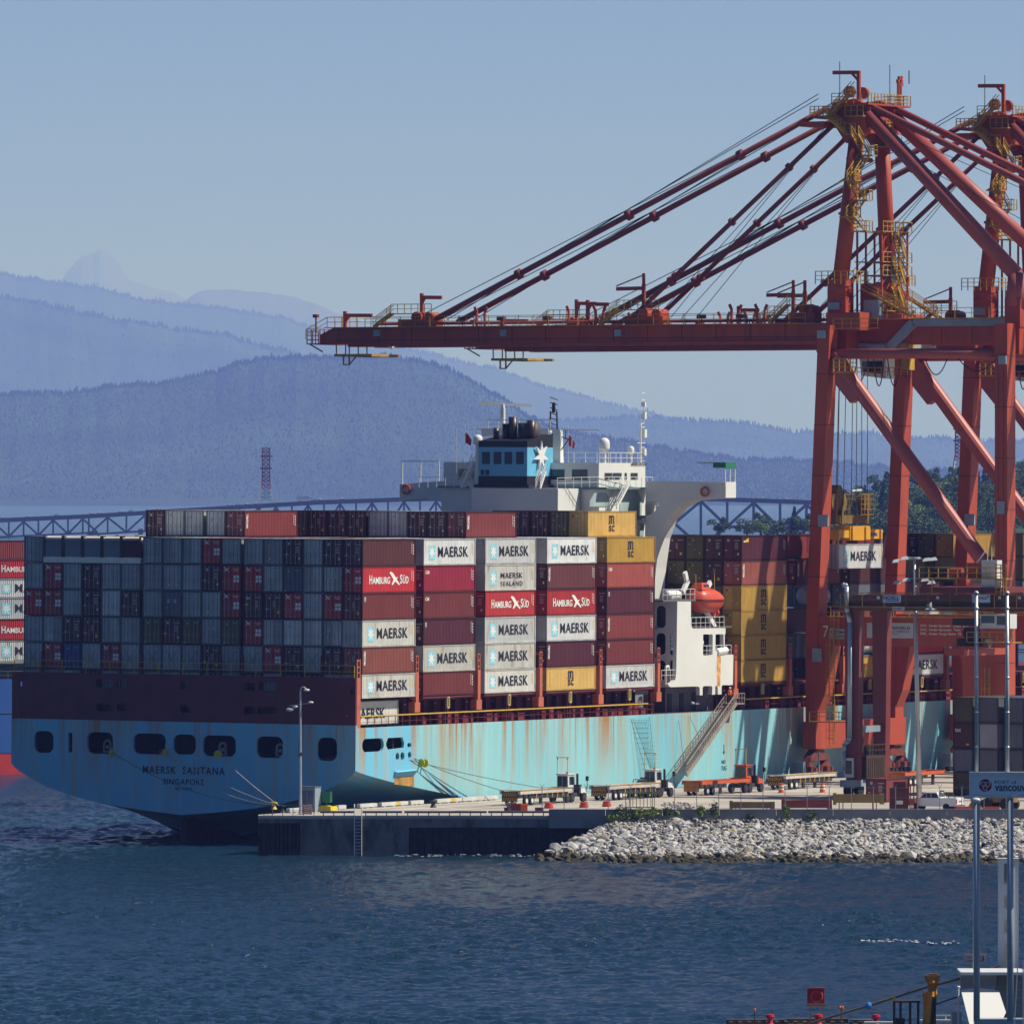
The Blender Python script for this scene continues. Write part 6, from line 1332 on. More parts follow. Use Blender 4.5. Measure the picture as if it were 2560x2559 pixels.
    # caged ladders on legs
    for (v, z0, z1) in ((-.9, 4, 17.5), (-1.5, 14, 20), (VD + 1.6, 3, 13.5)):
        A = MB()
        for q in (-.35, .35): A.bar((-.4, v + q, z0), (-.4, v + q, z1), .07)
        for k in range(int((z1 - z0) / .45)): A.bar((-.4, v - .35, z0 + k * .45), (-.4, v + .35, z0 + k * .45), .04)
        for k in range(int((z1 - z0) / 1.0)):
            z = z0 + k; A.bar((-.4, v - .45, z), (-1.0, v - .45, z), .05); A.bar((-1.0, v - .45, z), (-1.0, v + .45, z), .05); A.bar((-.4, v + .45, z), (-1.0, v + .45, z), .05)
        for q in (-.45, 0, .45): A.bar((-1.0, v + q, z0), (-1.0, v + q, z1), .04)
        part('caged_ladder', A, cyel)
    A = MB(); A.rail([(-.9, 1.8, 7.0), (-.9, -3.4, 7.0)], 1.1, 1.2, .05); A.box(-1, -.02, -3.4, 1.8, 6.85, 7.0); part('sill_walkway', A, cyel)
    # trolley with cab, festoon
    tv = vz(2175, 880, GN)[0]; A = MB(); A.box(GN - .6, GF + .6, tv - 5.2, tv + 2.2, GB - 2.0, GB - .4); A.rail([(GN - .8, tv - 5.2, GB - 2.1), (GN - .8, tv + 2, GB - 2.1)], 1.0, .9, .05); part('trolley', A, mat('trolley_grey', (0.3, 0.31, 0.32), 0.5))
    A = MB(); A.hexa([(GN + 1, tv - 1.6, GB - 4.6), (GN + 3.5, tv - 1.6, GB - 4.6), (GN + 3.5, tv + 1.6, GB - 4.2), (GN + 1, tv + 1.6, GB - 4.2), (GN + 1, tv - 1.6, GB - 2.1), (GN + 3.5, tv - 1.6, GB - 2.1), (GN + 3.5, tv + 1.9, GB - 2.1), (GN + 1, tv + 1.9, GB - 2.1)]); c_ = part('operator_cab', A, wcab)
    W = MB(); W.poly([(GN + .97, tv - 1.2, GB - 4.0), (GN + .97, tv + 1.4, GB - 3.8), (GN + .97, tv + 1.5, GB - 2.5), (GN + .97, tv - 1.2, GB - 2.5)]); W.build('window', gl, th, parent=c_)
    A = MB(); A.box(GN - .9, GN - .6, tv - 5.4, tv - 4.4, GB - 3.6, GB - .5); A.box(GN - .9, GN + 1, tv - 5.4, tv - 5.2, GB - 3.6, GB - .5); A.rail([(GN - 1.0, tv - 5.4, GB - 4.3), (GN - 1.0, tv + 1.5, GB - 4.3)], 1.0, .9, .05); part('trolley_stage', A, cyel)
    A = MB()
    for a, b, sag in ((tv + 2.6, tv - .4, 3.9), (tv - .8, tv - 2.4, 4.3), (tv - 2.6, tv - 4.6, 4.3), (-9.6, -13.2, 3.0), (-13.5, -20.0, 2.6)):
        pts = [(GN - .9, a + (b - a) * k / 10, GB - 1.2 - sag * (1 - (2 * k / 10 - 1) ** 2)) for k in range(11)]; A.path(pts, .07, 5)
    part('festoon_cable', A, wire)
    return th, tv
c7, TV = crane(K1, 7, 'nearest orange red quay crane with full boom in view, marked 7 on its portal', True)
crane(K2, 8, 'second orange red quay crane at the right edge, half cut off by picture edge', False)
# signs on the near crane portal
sg = MB(); U = Vector((0, 0, 1)); RV = Vector((0, -1, 0))
def plate(x0, x1, y0, y1, u, name, m, th=c7):
    v1, z1 = vz(x0, y0, u); v0, z0 = vz(x1, y1, u); A = MB(); A.box(u - .1, u - .04, v0, v1, z0, z1); A.build(name, m, th); return v0, v1, z0, z1
def cut(b, s, u, v1, z0, w, h, bold=.02, sp=1.0, m=0): put_text(b, s, (u, v1, z0), RV, U, w, h, bold, sp, m)
sgm = mat('sign_plate', (0.48, 0.49, 0.52), 0.5, var=0.04)
v0, v1, z0, z1 = plate(2075, 2128, 1570, 1597, .14, 'maker_sign', sgm); T = MB(); w = v1 - v0
cut(T, 'ZPMC', .02, v1 - w * .22, z0 + (z1 - z0) * .52, w * .56, (z1 - z0) * .24, .04); cut(T, '上海振华重工', .02, v1 - w * .07, z0 + .08, w * .86, (z1 - z0) * .26, .0)
n = 24
for k in range(n):
    a0, a1 = 2 * math.pi * k / n, 2 * math.pi * (k + 1) / n; c0 = (v0 + v1) / 2; zc_ = z0 + (z1 - z0) * .64; T.bar((.02, c0 + w * .42 * math.cos(a0), zc_ + .42 * math.sin(a0)), (.02, c0 + w * .42 * math.cos(a1), zc_ + .42 * math.sin(a1)), .05)
T.build('sign_lettering', ink, c7)
v0, v1, z0, z1 = plate(2168, 2284, 1556, 1595, .14, 'operator_sign', sgm); T = MB(); w = v1 - v0; h_ = z1 - z0
cut(T, 'DP WORLD', .02, v1 - w * .38, z0 + h_ * .56, w * .56, h_ * .2, .03); cut(T, 'PORTS & TERMINALS', .02, v1 - w * .38, z0 + h_ * .38, w * .54, h_ * .1, .01); cut(T, 'PUT SAFETY FIRST FOR PRODUCTIVITY'[-12:], .02, v1 - w * .38, z0 + h_ * .22, w * .3, h_ * .07)
T.lathe((.02, v1 - w * .2, z0 + h_ * .45), [(.5, -.01), (.5, .01)], 12, axis='x'); T.build('sign_lettering', ink, c7)
T = MB()
for k, s in enumerate(('SWL  Under Spreader  Single  50 t', 'SWL  Under Spreader  Twin  65 t', 'SWL  Under Cargo Beam  75 t')): va, za = vz(2301, 1568 + k * 10, 0.14); cut(T, s, .12, va, za, 6.2 if k < 2 else 5.6, .36, .02)
va, za = vz(2058, 1592, 0); cut(T, '7', -.04, va, za, .7, 1.35, .0); va, za = vz(2466, 1635, 0); cut(T, '7', -.04, va, za, .7, 1.35, .0); T.build('portal_lettering', wht, c7)
# hoisted container, spreader, head block, ropes
cz = K1.on_u(2097, 1421, 4.65); vb_ = cz[0]; zz = cz[1]
container(K1, 4.65, vb_, zz, 12.19, HC, 'white', 'star', 'plain', 'white container hanging from the yellow spreader between crane legs', 'container lifted by the crane', detail=2)
spy = mat('spreader_yellow', (0.62, 0.30, 0.015), 0.45, var=0.1); oldy = mat('headblock_yellow', (0.16, 0.10, 0.02), 0.6, var=0.2)
sp = Thing('spreader', 'yellow spreader and head block gripping the hanging white container', 'spreader', K1, (10.75, vb_ + 1.2, zz + HC + .2)); zs_ = zz + HC + .25
A = MB(); A.box(5.1, 7.99, vb_ + .2, vb_ + 1.0, zs_ + .5, zs_ + 1.4); A.box(5.1, 7.99, vb_ + 1.4, vb_ + 2.2, zs_ + .5, zs_ + 1.4); A.box(4.7, 5.101, vb_, vb_ + 2.44, zs_ + .3, zs_ + 1.5); A.build('telescopic_arm', spy, sp); A = MB(); A.box(13.41, 16.4, vb_ + .2, vb_ + 1.0, zs_ + .35, zs_ + 1.45); A.box(13.41, 16.4, vb_ + 1.4, vb_ + 2.2, zs_ + .35, zs_ + 1.45); A.box(16.399, 16.8, vb_, vb_ + 2.44, zs_ + .3, zs_ + 1.5); A.build('telescopic_arm', spy, sp)
A = MB(); A.box(8.0, 13.4, vb_ + .1, vb_ + 2.3, zs_ + .2, zs_ + 1.9); A.box(8.3, 9.2, vb_ - .1, vb_ + .1, zs_ + .2, zs_ + 1.9); A.box(12.0, 13.2, vb_ - .1, vb_ + .1, zs_ + .3, zs_ + 1.8); A.build('spreader_frame', spy, sp)
A = MB()
for u in (4.75, 16.75):
    for v in (vb_ + .15, vb_ + 2.3): A.bar((u, v, zs_ - .3), (u, v, zs_ + .3), .2); A.bar((u, v, zs_ + .9), (u + (.4 if u > 9 else -.4), v, zs_ + 1.3), .16)
A.build('corner_guide', galv, sp)
T = MB(); put_text(T, 'BROMMA', (13.9, vb_ + .19, zs_ + .65), Vector((1, 0, 0)), U, 1.9, .45, .05); T.build('spreader_lettering', mat('lettering_blue', (0.03, 0.05, 0.3), 0.5), sp)
A = MB(); A.box(5.8, 14.8, vb_ + .7, vb_ + 1.7, zs_ + 2.2, zs_ + 3.2)
for u in (5.4, 7.4, 14.2): A.lathe((u, vb_ + 1.2, zs_ + 4.7), [(1.1, -.45), (1.1, .45)], 18, axis='y'); A.lathe((u, vb_ + 1.2, zs_ + 4.7), [(.3, -.6), (.3, .6)], 10, axis='y')
for u in (4.9, 6.6, 13.6): A.box(u + .2, u + .7, vb_ + .6, vb_ + 1.8, zs_ + 2.1, zs_ + 4.4)
A.lathe((6.4, vb_ + 1.2, zs_ + 6.0), [(.8, -.5), (.8, .5)], 14, axis='y'); A.build('head_block', oldy, sp)
A = MB(); A.rail([(10.4, vb_ - .2, zs_ + 3.3), (13.8, vb_ - .2, zs_ + 3.3)], 2.4, .9, .05, mid=3); A.box(10.3, 13.9, vb_ - .2, vb_ + 2.4, zs_ + 3.2, zs_ + 3.3); A.rail([(10.4, vb_ + 2.3, zs_ + 3.3), (13.8, vb_ + 2.3, zs_ + 3.3)], 2.4, .9, .05, mid=3); A.build('cable_basket', mat('basket_brown', (.22, .13, .02), .6), sp)
A = MB(); A.bar((10.6, vb_ + 1.2, zs_ + 6.1), (13.2, vb_ + 1.2, zs_ + 6.2), .35, .2); A.build('cable_cover', wcab, sp)
A = MB()
for u, v in ((4.9, .5), (5.6, 2), (7.2, .6), (8.0, 1.8), (10.2, 1), (11.5, 1), (13.8, .6), (14.8, 1.8)): A.tube((u, vb_ + v, zs_ + 5), (u + (10.75 - u) * .12, vb_ + v - .2, GB - 1.0), .045, n=5)
A.build('hoist_rope', wire, sp)
# ================================================================ gantry crane on tyres (yard crane) in front
gx, gy = ground(2135, 1992, ZQ); UR, VR = K1.loc(gx, gy)
rt = Thing('yard_gantry_crane', 'dark red tyred yard gantry crane marked 14 standing in front of the quay crane', 'crane', K1, (UR, VR, 0)); rred = mat('gantry_dark_red', (0.17, 0.035, 0.03), 0.55, var=0.12); rbrn = mat('gantry_brown', (0.12, 0.055, 0.02), 0.6, var=0.15)
def rz(x, y): return K1.on_u(x, y, UR)
GZ1 = rz(2140, 1486)[1]; GZ0 = rz(2140, 1526)[1]
for u in (UR, UR + 7.2):
    A = MB(); A.hexa([(u - .6, VR - .7, 1.9), (u + .6, VR - .7, 1.9), (u + .6, VR + .7, 1.9), (u - .6, VR + .7, 1.9), (u - .6, VR - 1.0, GZ0), (u + .6, VR - 1.0, GZ0), (u + .6, VR + .9, GZ0), (u - .6, VR + .9, GZ0)]); A.build('leg', rred, rt)
    A = MB(); A.box(u - .6, u + .6, VR - 24.3, VR - 22.9, 1.9, GZ0); A.build('leg', rred, rt)
    A = MB(); A.box(u - .55, u + .55, VR - 26, VR + 1.6, GZ0 + .003, GZ1); A.build('main_girder', rred if u > UR else rbrn, rt)
    A = MB(); A.box(u - 1.5, u - .57, VR - 26, VR + 1.2, GZ0 + .35, GZ0 + .5); A.rail([(u - 1.45, VR - 26, GZ0 + .5), (u - 1.45, VR + 1.0, GZ0 + .5)], 1.5, 2.7, .03, mid=1); A.build('girder_walkway', mat('walkway_dull_yellow', (.22, .12, .03), .6), rt)
for v in (VR, VR - 23.6):
    A = MB(); A.box(UR - 2.4, UR + 9.6, v - .6, v + .6, 1.2, 1.95); A.box(UR + .6, UR + 6.6, v - .25, v + .25, 7.2, 7.9); A.build('sill_beam', cgry if v == VR else rred, rt)
    for u in (UR - 1.4, UR + 1.3, UR + 6.0, UR + 8.6):
        A = MB(); A.lathe((u, v, .8), [(.5, -.3), (.8, -.28), (.8, .28), (.5, .3)], 16, axis='y'); A.build('tyre', rub, rt, smooth=False)
A = MB(); A.box(UR + 1.2, UR + 6.2, VR - .9, VR + .9, 1.96, 4.6)
for k in range(9): A.box(UR + 1.3 + k * .54, UR + 1.6 + k * .54, VR - .96, VR - .903, 2.2, 4.3)
for k in range(4): A.box(UR + 1.14, UR + 1.197, VR - .7 + k * .4, VR - .45 + k * .4, 2.2, 4.3)
A.rail([(UR + 1.1, VR - .9, 4.6), (UR + 6.2, VR - .9, 4.6)], 1.2, .8, .05); A.tube((UR + 2, VR, 4.6), (UR + 2, VR, 6.6), .2); A.tube((UR + 3.2, VR, 4.6), (UR + 3.2, VR, 5.6), .35); A.build('engine_house', mat('engine_dark', (.06, .035, .02), .7, var=.3), rt)
A = MB(); A.box(UR - .9, UR - .61, VR - .3, VR + .8, 2.2, 4.4); A.box(UR - .93, UR - .903, VR - .15, VR + .65, 2.6, 4.1, 1); A.build('access_cabin', [wcab, gl], rt)
pts = [rz(x, y) for x, y in ((2117, 1463), (2121, 1460), (2125, 1466), (2125, 1515), (2128, 1530), (2134, 1556), (2133, 1840), (2130, 1852), (2120, 1858), (2118, 1880), (2119, 1925))]
A = MB(); A.path([(UR - .9, v, z) for v, z in pts], .28, 8); A.build('cable_pipe', mat('pipe_grey', (0.35, 0.4, 0.46), 0.4, 0.3), rt, smooth=True)
A = MB(); a, b = rz(2110, 1500); put_text(A, '14', (UR - 1.6, a, b - .6), RV, U, .9, 1.0, .05); A.build('number_plate', mat('number_teal', (0.02, 0.07, 0.09), 0.5), rt)
def rplate(x0, x1, y0, y1, name, m, off=1.6):
    a1, b1 = K1.on_u(x0, y0, UR - off); a0, b0 = K1.on_u(x1, y1, UR - off); A = MB(); A.box(UR - off, UR - off + .05, a0, a1, b0, b1); A.build(name, m, rt); return a0, a1, b0, b1
sbl = mat('sign_pale_blue', (0.36, 0.48, 0.62), 0.5, var=0.03); nvy = mat('lettering_navy', (0.01, 0.03, 0.12), 0.5)
a0, a1, b0, b1 = rplate(2207, 2251, 1487, 1506, 'maker_sign', sbl); T = MB(); cut(T, 'NOELL', UR - 1.62, a1 - .1, b0 + .32, (a1 - a0) * .9, (b1 - b0) * .5, .03); T.bar((UR - 1.63, a1 - .3, b0 + .2), (UR - 1.63, a0 + .2, b0 + .16), .06); T.build('sign_lettering', nvy, rt)
a0, a1, b0, b1 = rplate(2431, 2475, 1486, 1506, 'operator_sign', sbl); T = MB(); cut(T, 'DP WORLD', UR - 1.62, a1 - .1, b0 + .38, (a1 - a0) * .78, (b1 - b0) * .28, .03); T.lathe((UR - 1.62, a0 + .22, b1 - .2), [(.1, -.01), (.1, .01)], 8, axis='x'); cut(T, 'VANCOUVER', UR - 1.62, a1 - .1, b0 + .12, (a1 - a0) * .4, (b1 - b0) * .12, .0); T.build('sign_lettering', nvy, rt)
a0, a1, b0, b1 = rplate(2231, 2261, 1516, 1525, 'load_sign', sgm); T = MB(); cut(T, 'SWL-40.6 T', UR - 1.62, a1 - .08, b0 + .08, (a1 - a0) * .85, (b1 - b0) * .6, .02); T.build('sign_lettering', nvy, rt)
for x in (2195, 2344, 2498, 2548): rplate(x - 3, x + 3, 1490, 1497, 'small_sign', sbl)
# trolley and machinery on the gantry
ta, tb = rz(2305, 1480)[0], rz(2522, 1480)[0]
A = MB(); A.box(UR - .6, UR + 7.6, tb, ta, GZ1 + .3, GZ1 + .9); A.build('trolley_frame', rred, rt)
A = MB(); A.rail([(UR - .8, tb, GZ1 + 1.9), (UR - .8, ta, GZ1 + 1.9)], 1.2, 1.2, .05); A.box(UR - .8, UR + 1, tb, ta, GZ1 + 1.8, GZ1 + 1.9)
for v in (ta, ta - 1.6, ta - 4.6, tb + .3): A.bar((UR - .8, v, GZ1), (UR - .8, v, GZ1 + 1.9), .1)
A.rail([(UR - .8, tb + 1.2, GZ1), (UR - .8, tb, GZ1)], 3.4, .5, .05, mid=7); A.build('trolley_rail', cyel, rt)
v = rz(2348, 1430)[0]; A = MB(); A.lathe((UR + 1, v, GZ1 + 2.6), [(.55, -.9), (.55, .9)], 14, axis='y'); A.build('hoist_drum', mat('drum_black', (0.03, 0.02, 0.02), 0.6), rt)
A = MB(); A.lathe((UR + .6, v - 1.9, GZ1 + 2.6), [(.45, -.7), (.45, .7)], 12, axis='y'); A.box(UR, UR + 1.6, v - 6.0, v - 3.4, GZ1 + 1.9, GZ1 + 3.6); A.lathe((UR + .4, v - 6.7, GZ1 + 2.4), [(.45, -.5), (.45, .5)], 12, axis='y'); A.build('hoist_motor', ored, rt)
v = rz(2475, 1430)[0]; A = MB(); A.box(UR - .3, UR + 1.0, v - 1.0, v + .9, GZ1 + .9, GZ1 + 3.9); A.build('control_cabinet', wcab, rt)
A = MB(); A.tube((UR, v + .3, GZ1 + 3.9), (UR, v + .3, GZ1 + 5.6), .05); A.tube((UR, v - .2, GZ1 + 3.9), (UR, v - .2, GZ1 + 5.4), .05); A.bar((UR, v + 1.6, GZ1 + 3.6), (UR, v + .6, GZ1 + 4.9), .12); A.build('antenna', wcab, rt)
v = rz(2495, 1540)[0]; A = MB(); A.box(UR + .8, UR + 2.6, v - 1.1, v + 2.6, GZ0 - 1.9, GZ0 - .3); c_ = A.build('operator_cab', wcab, rt); W = MB(); W.box(UR + .76, UR + .79, v - .9, v + .5, GZ0 - 1.5, GZ0 - .5); W.box(UR + .76, UR + .79, v + .8, v + 2.4, GZ0 - 1.3, GZ0 - .5); W.build('window', gl, rt, parent=c_)
A = MB(); A.rail([(UR + .4, v - 1.6, GZ0 - 3.4), (UR + .4, v + 4, GZ0 - 3.4)], 1.1, 1.0, .05); A.box(UR + .4, UR + 3, v - 1.6, v + 4, GZ0 - 3.5, GZ0 - 3.4); A.build('cab_stage', cyel, rt)
v = rz(2410, 1560)[0]; A = MB()
for q in (-1.2, 0, 1.2): A.lathe((UR + 2 + q, v + q * .8, GZ0 - 2.4), [(.6, -.3), (.6, .3)], 14, axis='x')
A.box(UR + .8, UR + 5.5, v - 1.8, v + 1.8, GZ0 - 1.6, GZ0 - .8); A.box(UR + 1.5, UR + 4.5, v - 1.6, v + 1.6, GZ0 - 3.9, GZ0 - 3.0); A.build('hook_block', mat('block_dark', (0.035, 0.03, 0.02), 0.7), rt)
A = MB(); A.box(UR - 2.5, UR + 9.7, v - 1.0, v + 1.0, GZ0 - 4.9, GZ0 - 4.2); A.bar((UR - 2.4, v - 1.2, GZ0 - 4.5), (UR - 2.4, v + 1.2, GZ0 - 4.5), .5, .8); A.build('yard_spreader', ored, rt)
# ================================================================ quay
conc = mat('quay_concrete', (0.30, 0.28, 0.26), 0.85, var=0.18, vs=0.35, grime=0.35, gcol=(0.07, 0.075, 0.08), gs=(0.5, 0.5, 0.15)); pav = mat('quay_pavement', (0.42, 0.38, 0.34), 0.9, var=0.2, vs=0.12, grime=0.6, gcol=(0.2, 0.19, 0.18), gs=(0.03, 0.6, 1), gth=0.5)
pile = mat('sheet_pile_dark', (0.035, 0.032, 0.035), 0.8, var=0.4, vs=1.2); YF = 983.0; XL = (645 - CX) / FPX * YF
def edge(u, v=-1.2): return (S.ox + u * AX[0] + v * BX[0], S.oy + u * AX[1] + v * BX[1])
u0e = -24.9; P = [(XL, YF), edge(u0e), edge(330), (520, 1330), (520, YF)]
A = MB(); A.prism(P, 'z', ZQ - .35, ZQ); single('quay_deck', A, pav, W0, (0, YF, 0), 'sunlit pale concrete quay deck alongside the ship', 'quay', kind='structure')
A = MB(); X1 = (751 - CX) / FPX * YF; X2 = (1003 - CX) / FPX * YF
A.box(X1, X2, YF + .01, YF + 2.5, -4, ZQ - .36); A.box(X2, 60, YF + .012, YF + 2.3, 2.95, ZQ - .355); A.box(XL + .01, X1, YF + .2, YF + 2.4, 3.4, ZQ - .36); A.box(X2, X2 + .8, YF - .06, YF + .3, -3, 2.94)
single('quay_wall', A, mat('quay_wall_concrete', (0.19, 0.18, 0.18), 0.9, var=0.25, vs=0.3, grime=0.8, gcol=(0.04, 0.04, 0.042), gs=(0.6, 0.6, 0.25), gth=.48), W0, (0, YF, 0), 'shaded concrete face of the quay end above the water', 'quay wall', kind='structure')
A = MB(); n = 90
for k in range(n):
    x0 = X2 + (62 - X2) * k / n; x1 = X2 + (62 - X2) * (k + 1) / n; A.box(x0 + .03, x1 - .03, YF + (.7 if k % 2 else 1.0), YF + 2.2, -4, 2.94)
for k in range(10): x0 = XL + (X1 - XL) * k / 10; A.box(x0 + .02, x0 + (X1 - XL) / 10 - .02, YF + (.25 if k % 2 else .5), YF + 2.2, -4, 3.39)
for k in range(160): u = u0e + 2.2 * k; a = edge(u); b = edge(u + 2.0, -2.0); A.box(min(a[0], b[0]), max(a[0], b[0]), a[1] + .3, b[1] + .2, -4, ZQ - .4)
single('sheet_piling', A, pile, W0, (0, YF, 0), 'dark steel sheet piling under the quay edge', 'sheet piling', kind='structure')
# sea wall
xw = (1372 - CX) / FPX * YF; A = MB(); k = 0; x = xw
while x < 70: A.box(x, x + 5.96, YF - .55, YF - .05, 2.9, 4.9); x += 6; k += 1
for q in range(60): A.box(xw + 1 + q * 1.2, xw + 1.12 + q * 1.2, YF - .56, YF - .551, 4.25, 4.37)
single('sea_wall', A, mat('sea_wall_concrete', (0.25, 0.25, 0.26), 0.9, var=0.12, vs=0.5), W0, (xw, YF, 2.9), 'long low concrete sea wall between quay fence and rocks', 'wall')
# painted lines, rails and tyre marks
A = MB()
for v, w in ((-2.6, .12), (-24.9, .12), (-30, .1)): a, b = edge(-15, v), edge(250, v); a2, b2 = edge(-15, v - w), edge(250, v - w); A.poly([(*a, ZQ + .004), (*b, ZQ + .004), (*b2, ZQ + .004), (*a2, ZQ + .004)])
single('quay_line', A, mat('line_paint', (0.6, 0.56, 0.48), 0.8), W0, (0, 1000, ZQ), 'pale painted lines along the quay deck', 'line', kind='structure')
A = MB()
for v, w in ((-4.6, .18), (-5.2, .1), (-9, .5), (-10.8, .5), (-14, .4), (-27.2, .18)): a, b = edge(-5, v), edge(250, v); a2, b2 = edge(-5, v - w), edge(250, v - w); A.poly([(*a, ZQ + .006), (*b, ZQ + .006), (*b2, ZQ + .006), (*a2, ZQ + .006)])
single('crane_rail_track', A, mat('rail_steel_dark', (0.12, 0.10, 0.09), 0.6, var=0.3), W0, (0, 1000, ZQ), 'dark crane rails and worn tracks set in the quay deck', 'track', kind='structure')
# kerb timbers along both edges
kb = mat('kerb_pale', (0.5, 0.5, 0.48), 0.8, var=0.15)
for i, (x0, x1) in enumerate(((719, 756), (841, 860), (895, 938), (949, 1015), (1022, 1054), (1088, 1150), (1152, 1205), (1206, 1241))):
    u0 = S.on_v(x0, 2000, -1.7)[0]; u1 = S.on_v(x1, 2000, -1.7)[0]; A = MB(); A.box(u0, u1, -1.95, -1.5, ZQ + .12, ZQ + .5)
    for k in range(3): uu = u0 + (u1 - u0) * (k + .3) / 3; A.box(uu, uu + .4, -1.9, -1.55, ZQ, ZQ + .119)
    if i in (3, 5): A.box(u0 + (u1 - u0) * .55, u0 + (u1 - u0) * .7, -1.96, -1.49, ZQ + .13, ZQ + .51, 1)
    single('kerb_rail', A, [kb, ywr], S, (u0, -1.7, ZQ), 'pale kerb rail on the ship side edge of the quay, %s from left' % ORD[i + 1], 'kerb rail', 'kerb rails along the berth edge')
for i, (x0, x1) in enumerate(((800, 885), (906, 1005), (1011, 1217), (1220, 1425))):
    a, b = (x0 - CX) / FPX * YF, (x1 - CX) / FPX * YF; A = MB(); A.tube((a, YF + .25, ZQ + .38), (b, YF + .25, ZQ + .38), .12, n=8)
    k = a + .3
    while k < b: A.box(k, k + .1, YF + .2, YF + .3, ZQ, ZQ + .3); k += 1.1
    single('low_pipe_rail', A, mat('pipe_navy', (0.05, 0.06, 0.1), 0.5), W0, (a, YF, ZQ), 'low dark pipe rail on the camera side quay edge, %s from left' % ORD[i + 1], 'pipe rail', 'low pipe rails along the quay end')
def gq(x, y): X, Y = ground(x, y, ZQ); return X, Y
X, Y = (895 - CX) / FPX * YF, YF
A = MB()
for s in (-.38, .38):
    A.path([(X + s, Y - .1, -1), (X + s, Y - .1, ZQ + .9), (X + s, Y + .15, ZQ + 1.2), (X + s, Y + .5, ZQ + .9), (X + s, Y + .5, ZQ)], .05, 6)
for k in range(14): A.tube((X - .38, Y - .1, -.8 + k * .36), (X + .38, Y - .1, -.8 + k * .36), .03, n=5)
single('quay_ladder', A, whp, W0, (X, Y, ZQ), 'white hooped ladder going down the quay end wall', 'ladder')
# lamp posts
lampm = mat('lamp_post_grey', (0.5, 0.52, 0.54), 0.35, 0.4)
X, Y = gq(751, 2036); zt = world(751, 1728, Y)[2]
th = Thing('lamp_post', 'slender grey lamp post with curved top on the quay end before the stern', 'lamp post', W0, (X, Y, ZQ)); A = MB(); A.tube((X, Y, ZQ), (X, Y, zt), .16, .09, 8); A.path([(X, Y, zt), (X + .1, Y, zt + .4), (X + .35, Y, zt + .5), (X + .6, Y, zt + .3)], .07, 6); A.box(X - .2, X + .2, Y - .2, Y + .2, ZQ, ZQ + .15); A.bar((X - 1.2, Y, zt - 1.5), (X + 1.2, Y, zt - 1.2), .08); A.build('pole', lampm, th)
for dx, dz, s in ((.65, .15, .35), (-1.1, -1.9, .45), (1.1, -1.15, .3), (-.6, -1.6, .35)): A = MB(); A.blob((X + dx, Y, zt + dz), (s, s * .8, s * .42), 2, 0.0); A.build('lamp_head', wcab, th, smooth=True)
A = MB(); A.box(X - .2, X + .2, Y - .25, Y - .15, ZQ + 6.2, ZQ + 6.6); A.build('ring_box', mat('ring_pink', (0.5, 0.15, 0.15), 0.6), th)
X, Y = gq(2298, 1992); zt = world(2284, 1392, Y)[2]; Xt = X - .55
th = Thing('flood_light_mast', 'tall grey floodlight mast with lamp clusters before the yard gantry', 'light mast', W0, (X, Y, ZQ)); A = MB(); A.tube((X, Y, ZQ), (Xt, Y, zt), .34, .15, 10); A.build('pole', lampm, th, smooth=True)
A = MB(); A.bar((Xt - 1.5, Y, zt - .3), (Xt + 1.6, Y, zt - .2), .1); A.bar((Xt - 1.3, Y, zt - 2.4), (Xt + 1.3, Y, zt - 2.4), .1); A.lathe((Xt, Y, zt - .1), [(.7, -.1), (.7, .1)], 12); A.build('crossarm', lampm, th)
for dx, dz in ((-2.0, -.5), (-1.1, -.2), (1.4, -.35), (2.1, -.3), (-1.9, -2.9), (-.9, -2.6), (1.2, -2.6), (1.9, -2.9)): A = MB(); A.hexa([(Xt + dx - .5, Y - .5, zt + dz - .15), (Xt + dx + .5, Y - .5, zt + dz - .05), (Xt + dx + .5, Y + .3, zt + dz - .05), (Xt + dx - .5, Y + .3, zt + dz - .15), (Xt + dx - .3, Y - .3, zt + dz + .2), (Xt + dx + .3, Y - .3, zt + dz + .3), (Xt + dx + .3, Y + .2, zt + dz + .3), (Xt + dx - .3, Y + .2, zt + dz + .2)]); A.build('lamp_head', wcab, th)
# equipment at the quay end
X, Y = gq(760, 2030); th = Thing('shore_power_cabinet', 'grey electrical cabinet beside the lamp post on the quay end', 'cabinet', S, (0, 0, 0)) if False else Thing('shore_power_cabinet', 'grey electrical cabinet beside the lamp post on the quay end', 'cabinet', Frame(X, Y + 1.5, ZQ), (0, 0, 0))
A = MB(); A.box(0, 1.3, -1.3, .65, 0, 2.6); A.build('housing', cgry, th); A = MB(); A.box(-.03, -.005, -1.1, -.4, .4, 2.3); A.box(-.03, -.005, -.3, .5, .4, 2.3); A.box(-.1, 1.4, -1.35, .7, 2.61, 2.7); A.build('door', mat('cabinet_dark', (0.12, 0.14, 0.2), 0.5), th)
X, Y = gq(820, 2029); th = Thing('green_box', 'small green control box standing on a yellow block', 'control box', Frame(X - .3, Y + .6, ZQ), (0, 0, .8)); A = MB(); A.box(0, .5, -.55, .55, 1.0, 2.1); A.box(.2, .3, -.1, .1, .7, 1.0); A.build('housing', mat('box_green', (0.02, 0.18, 0.09), 0.5), th); A = MB(); A.box(-.01, .51, -.56, -.551 + .0, 1.0, 2.1); A.box(-.05, .55, -.6, .6, 2.1, 2.16); A.build('lid', mat('box_green_dark', (0.01, 0.1, 0.05), 0.5), th)
A = MB(); A.hexa([(-.6, -1.0, 0), (1.1, -1.0, 0), (1.1, 1.0, 0), (-.6, 1.0, 0), (-.5, -.9, .6), (1.0, -.9, .6), (1.0, .9, .6), (-.5, .9, .6)]); A.box(-.1, .6, -.3, .3, .6, .7)
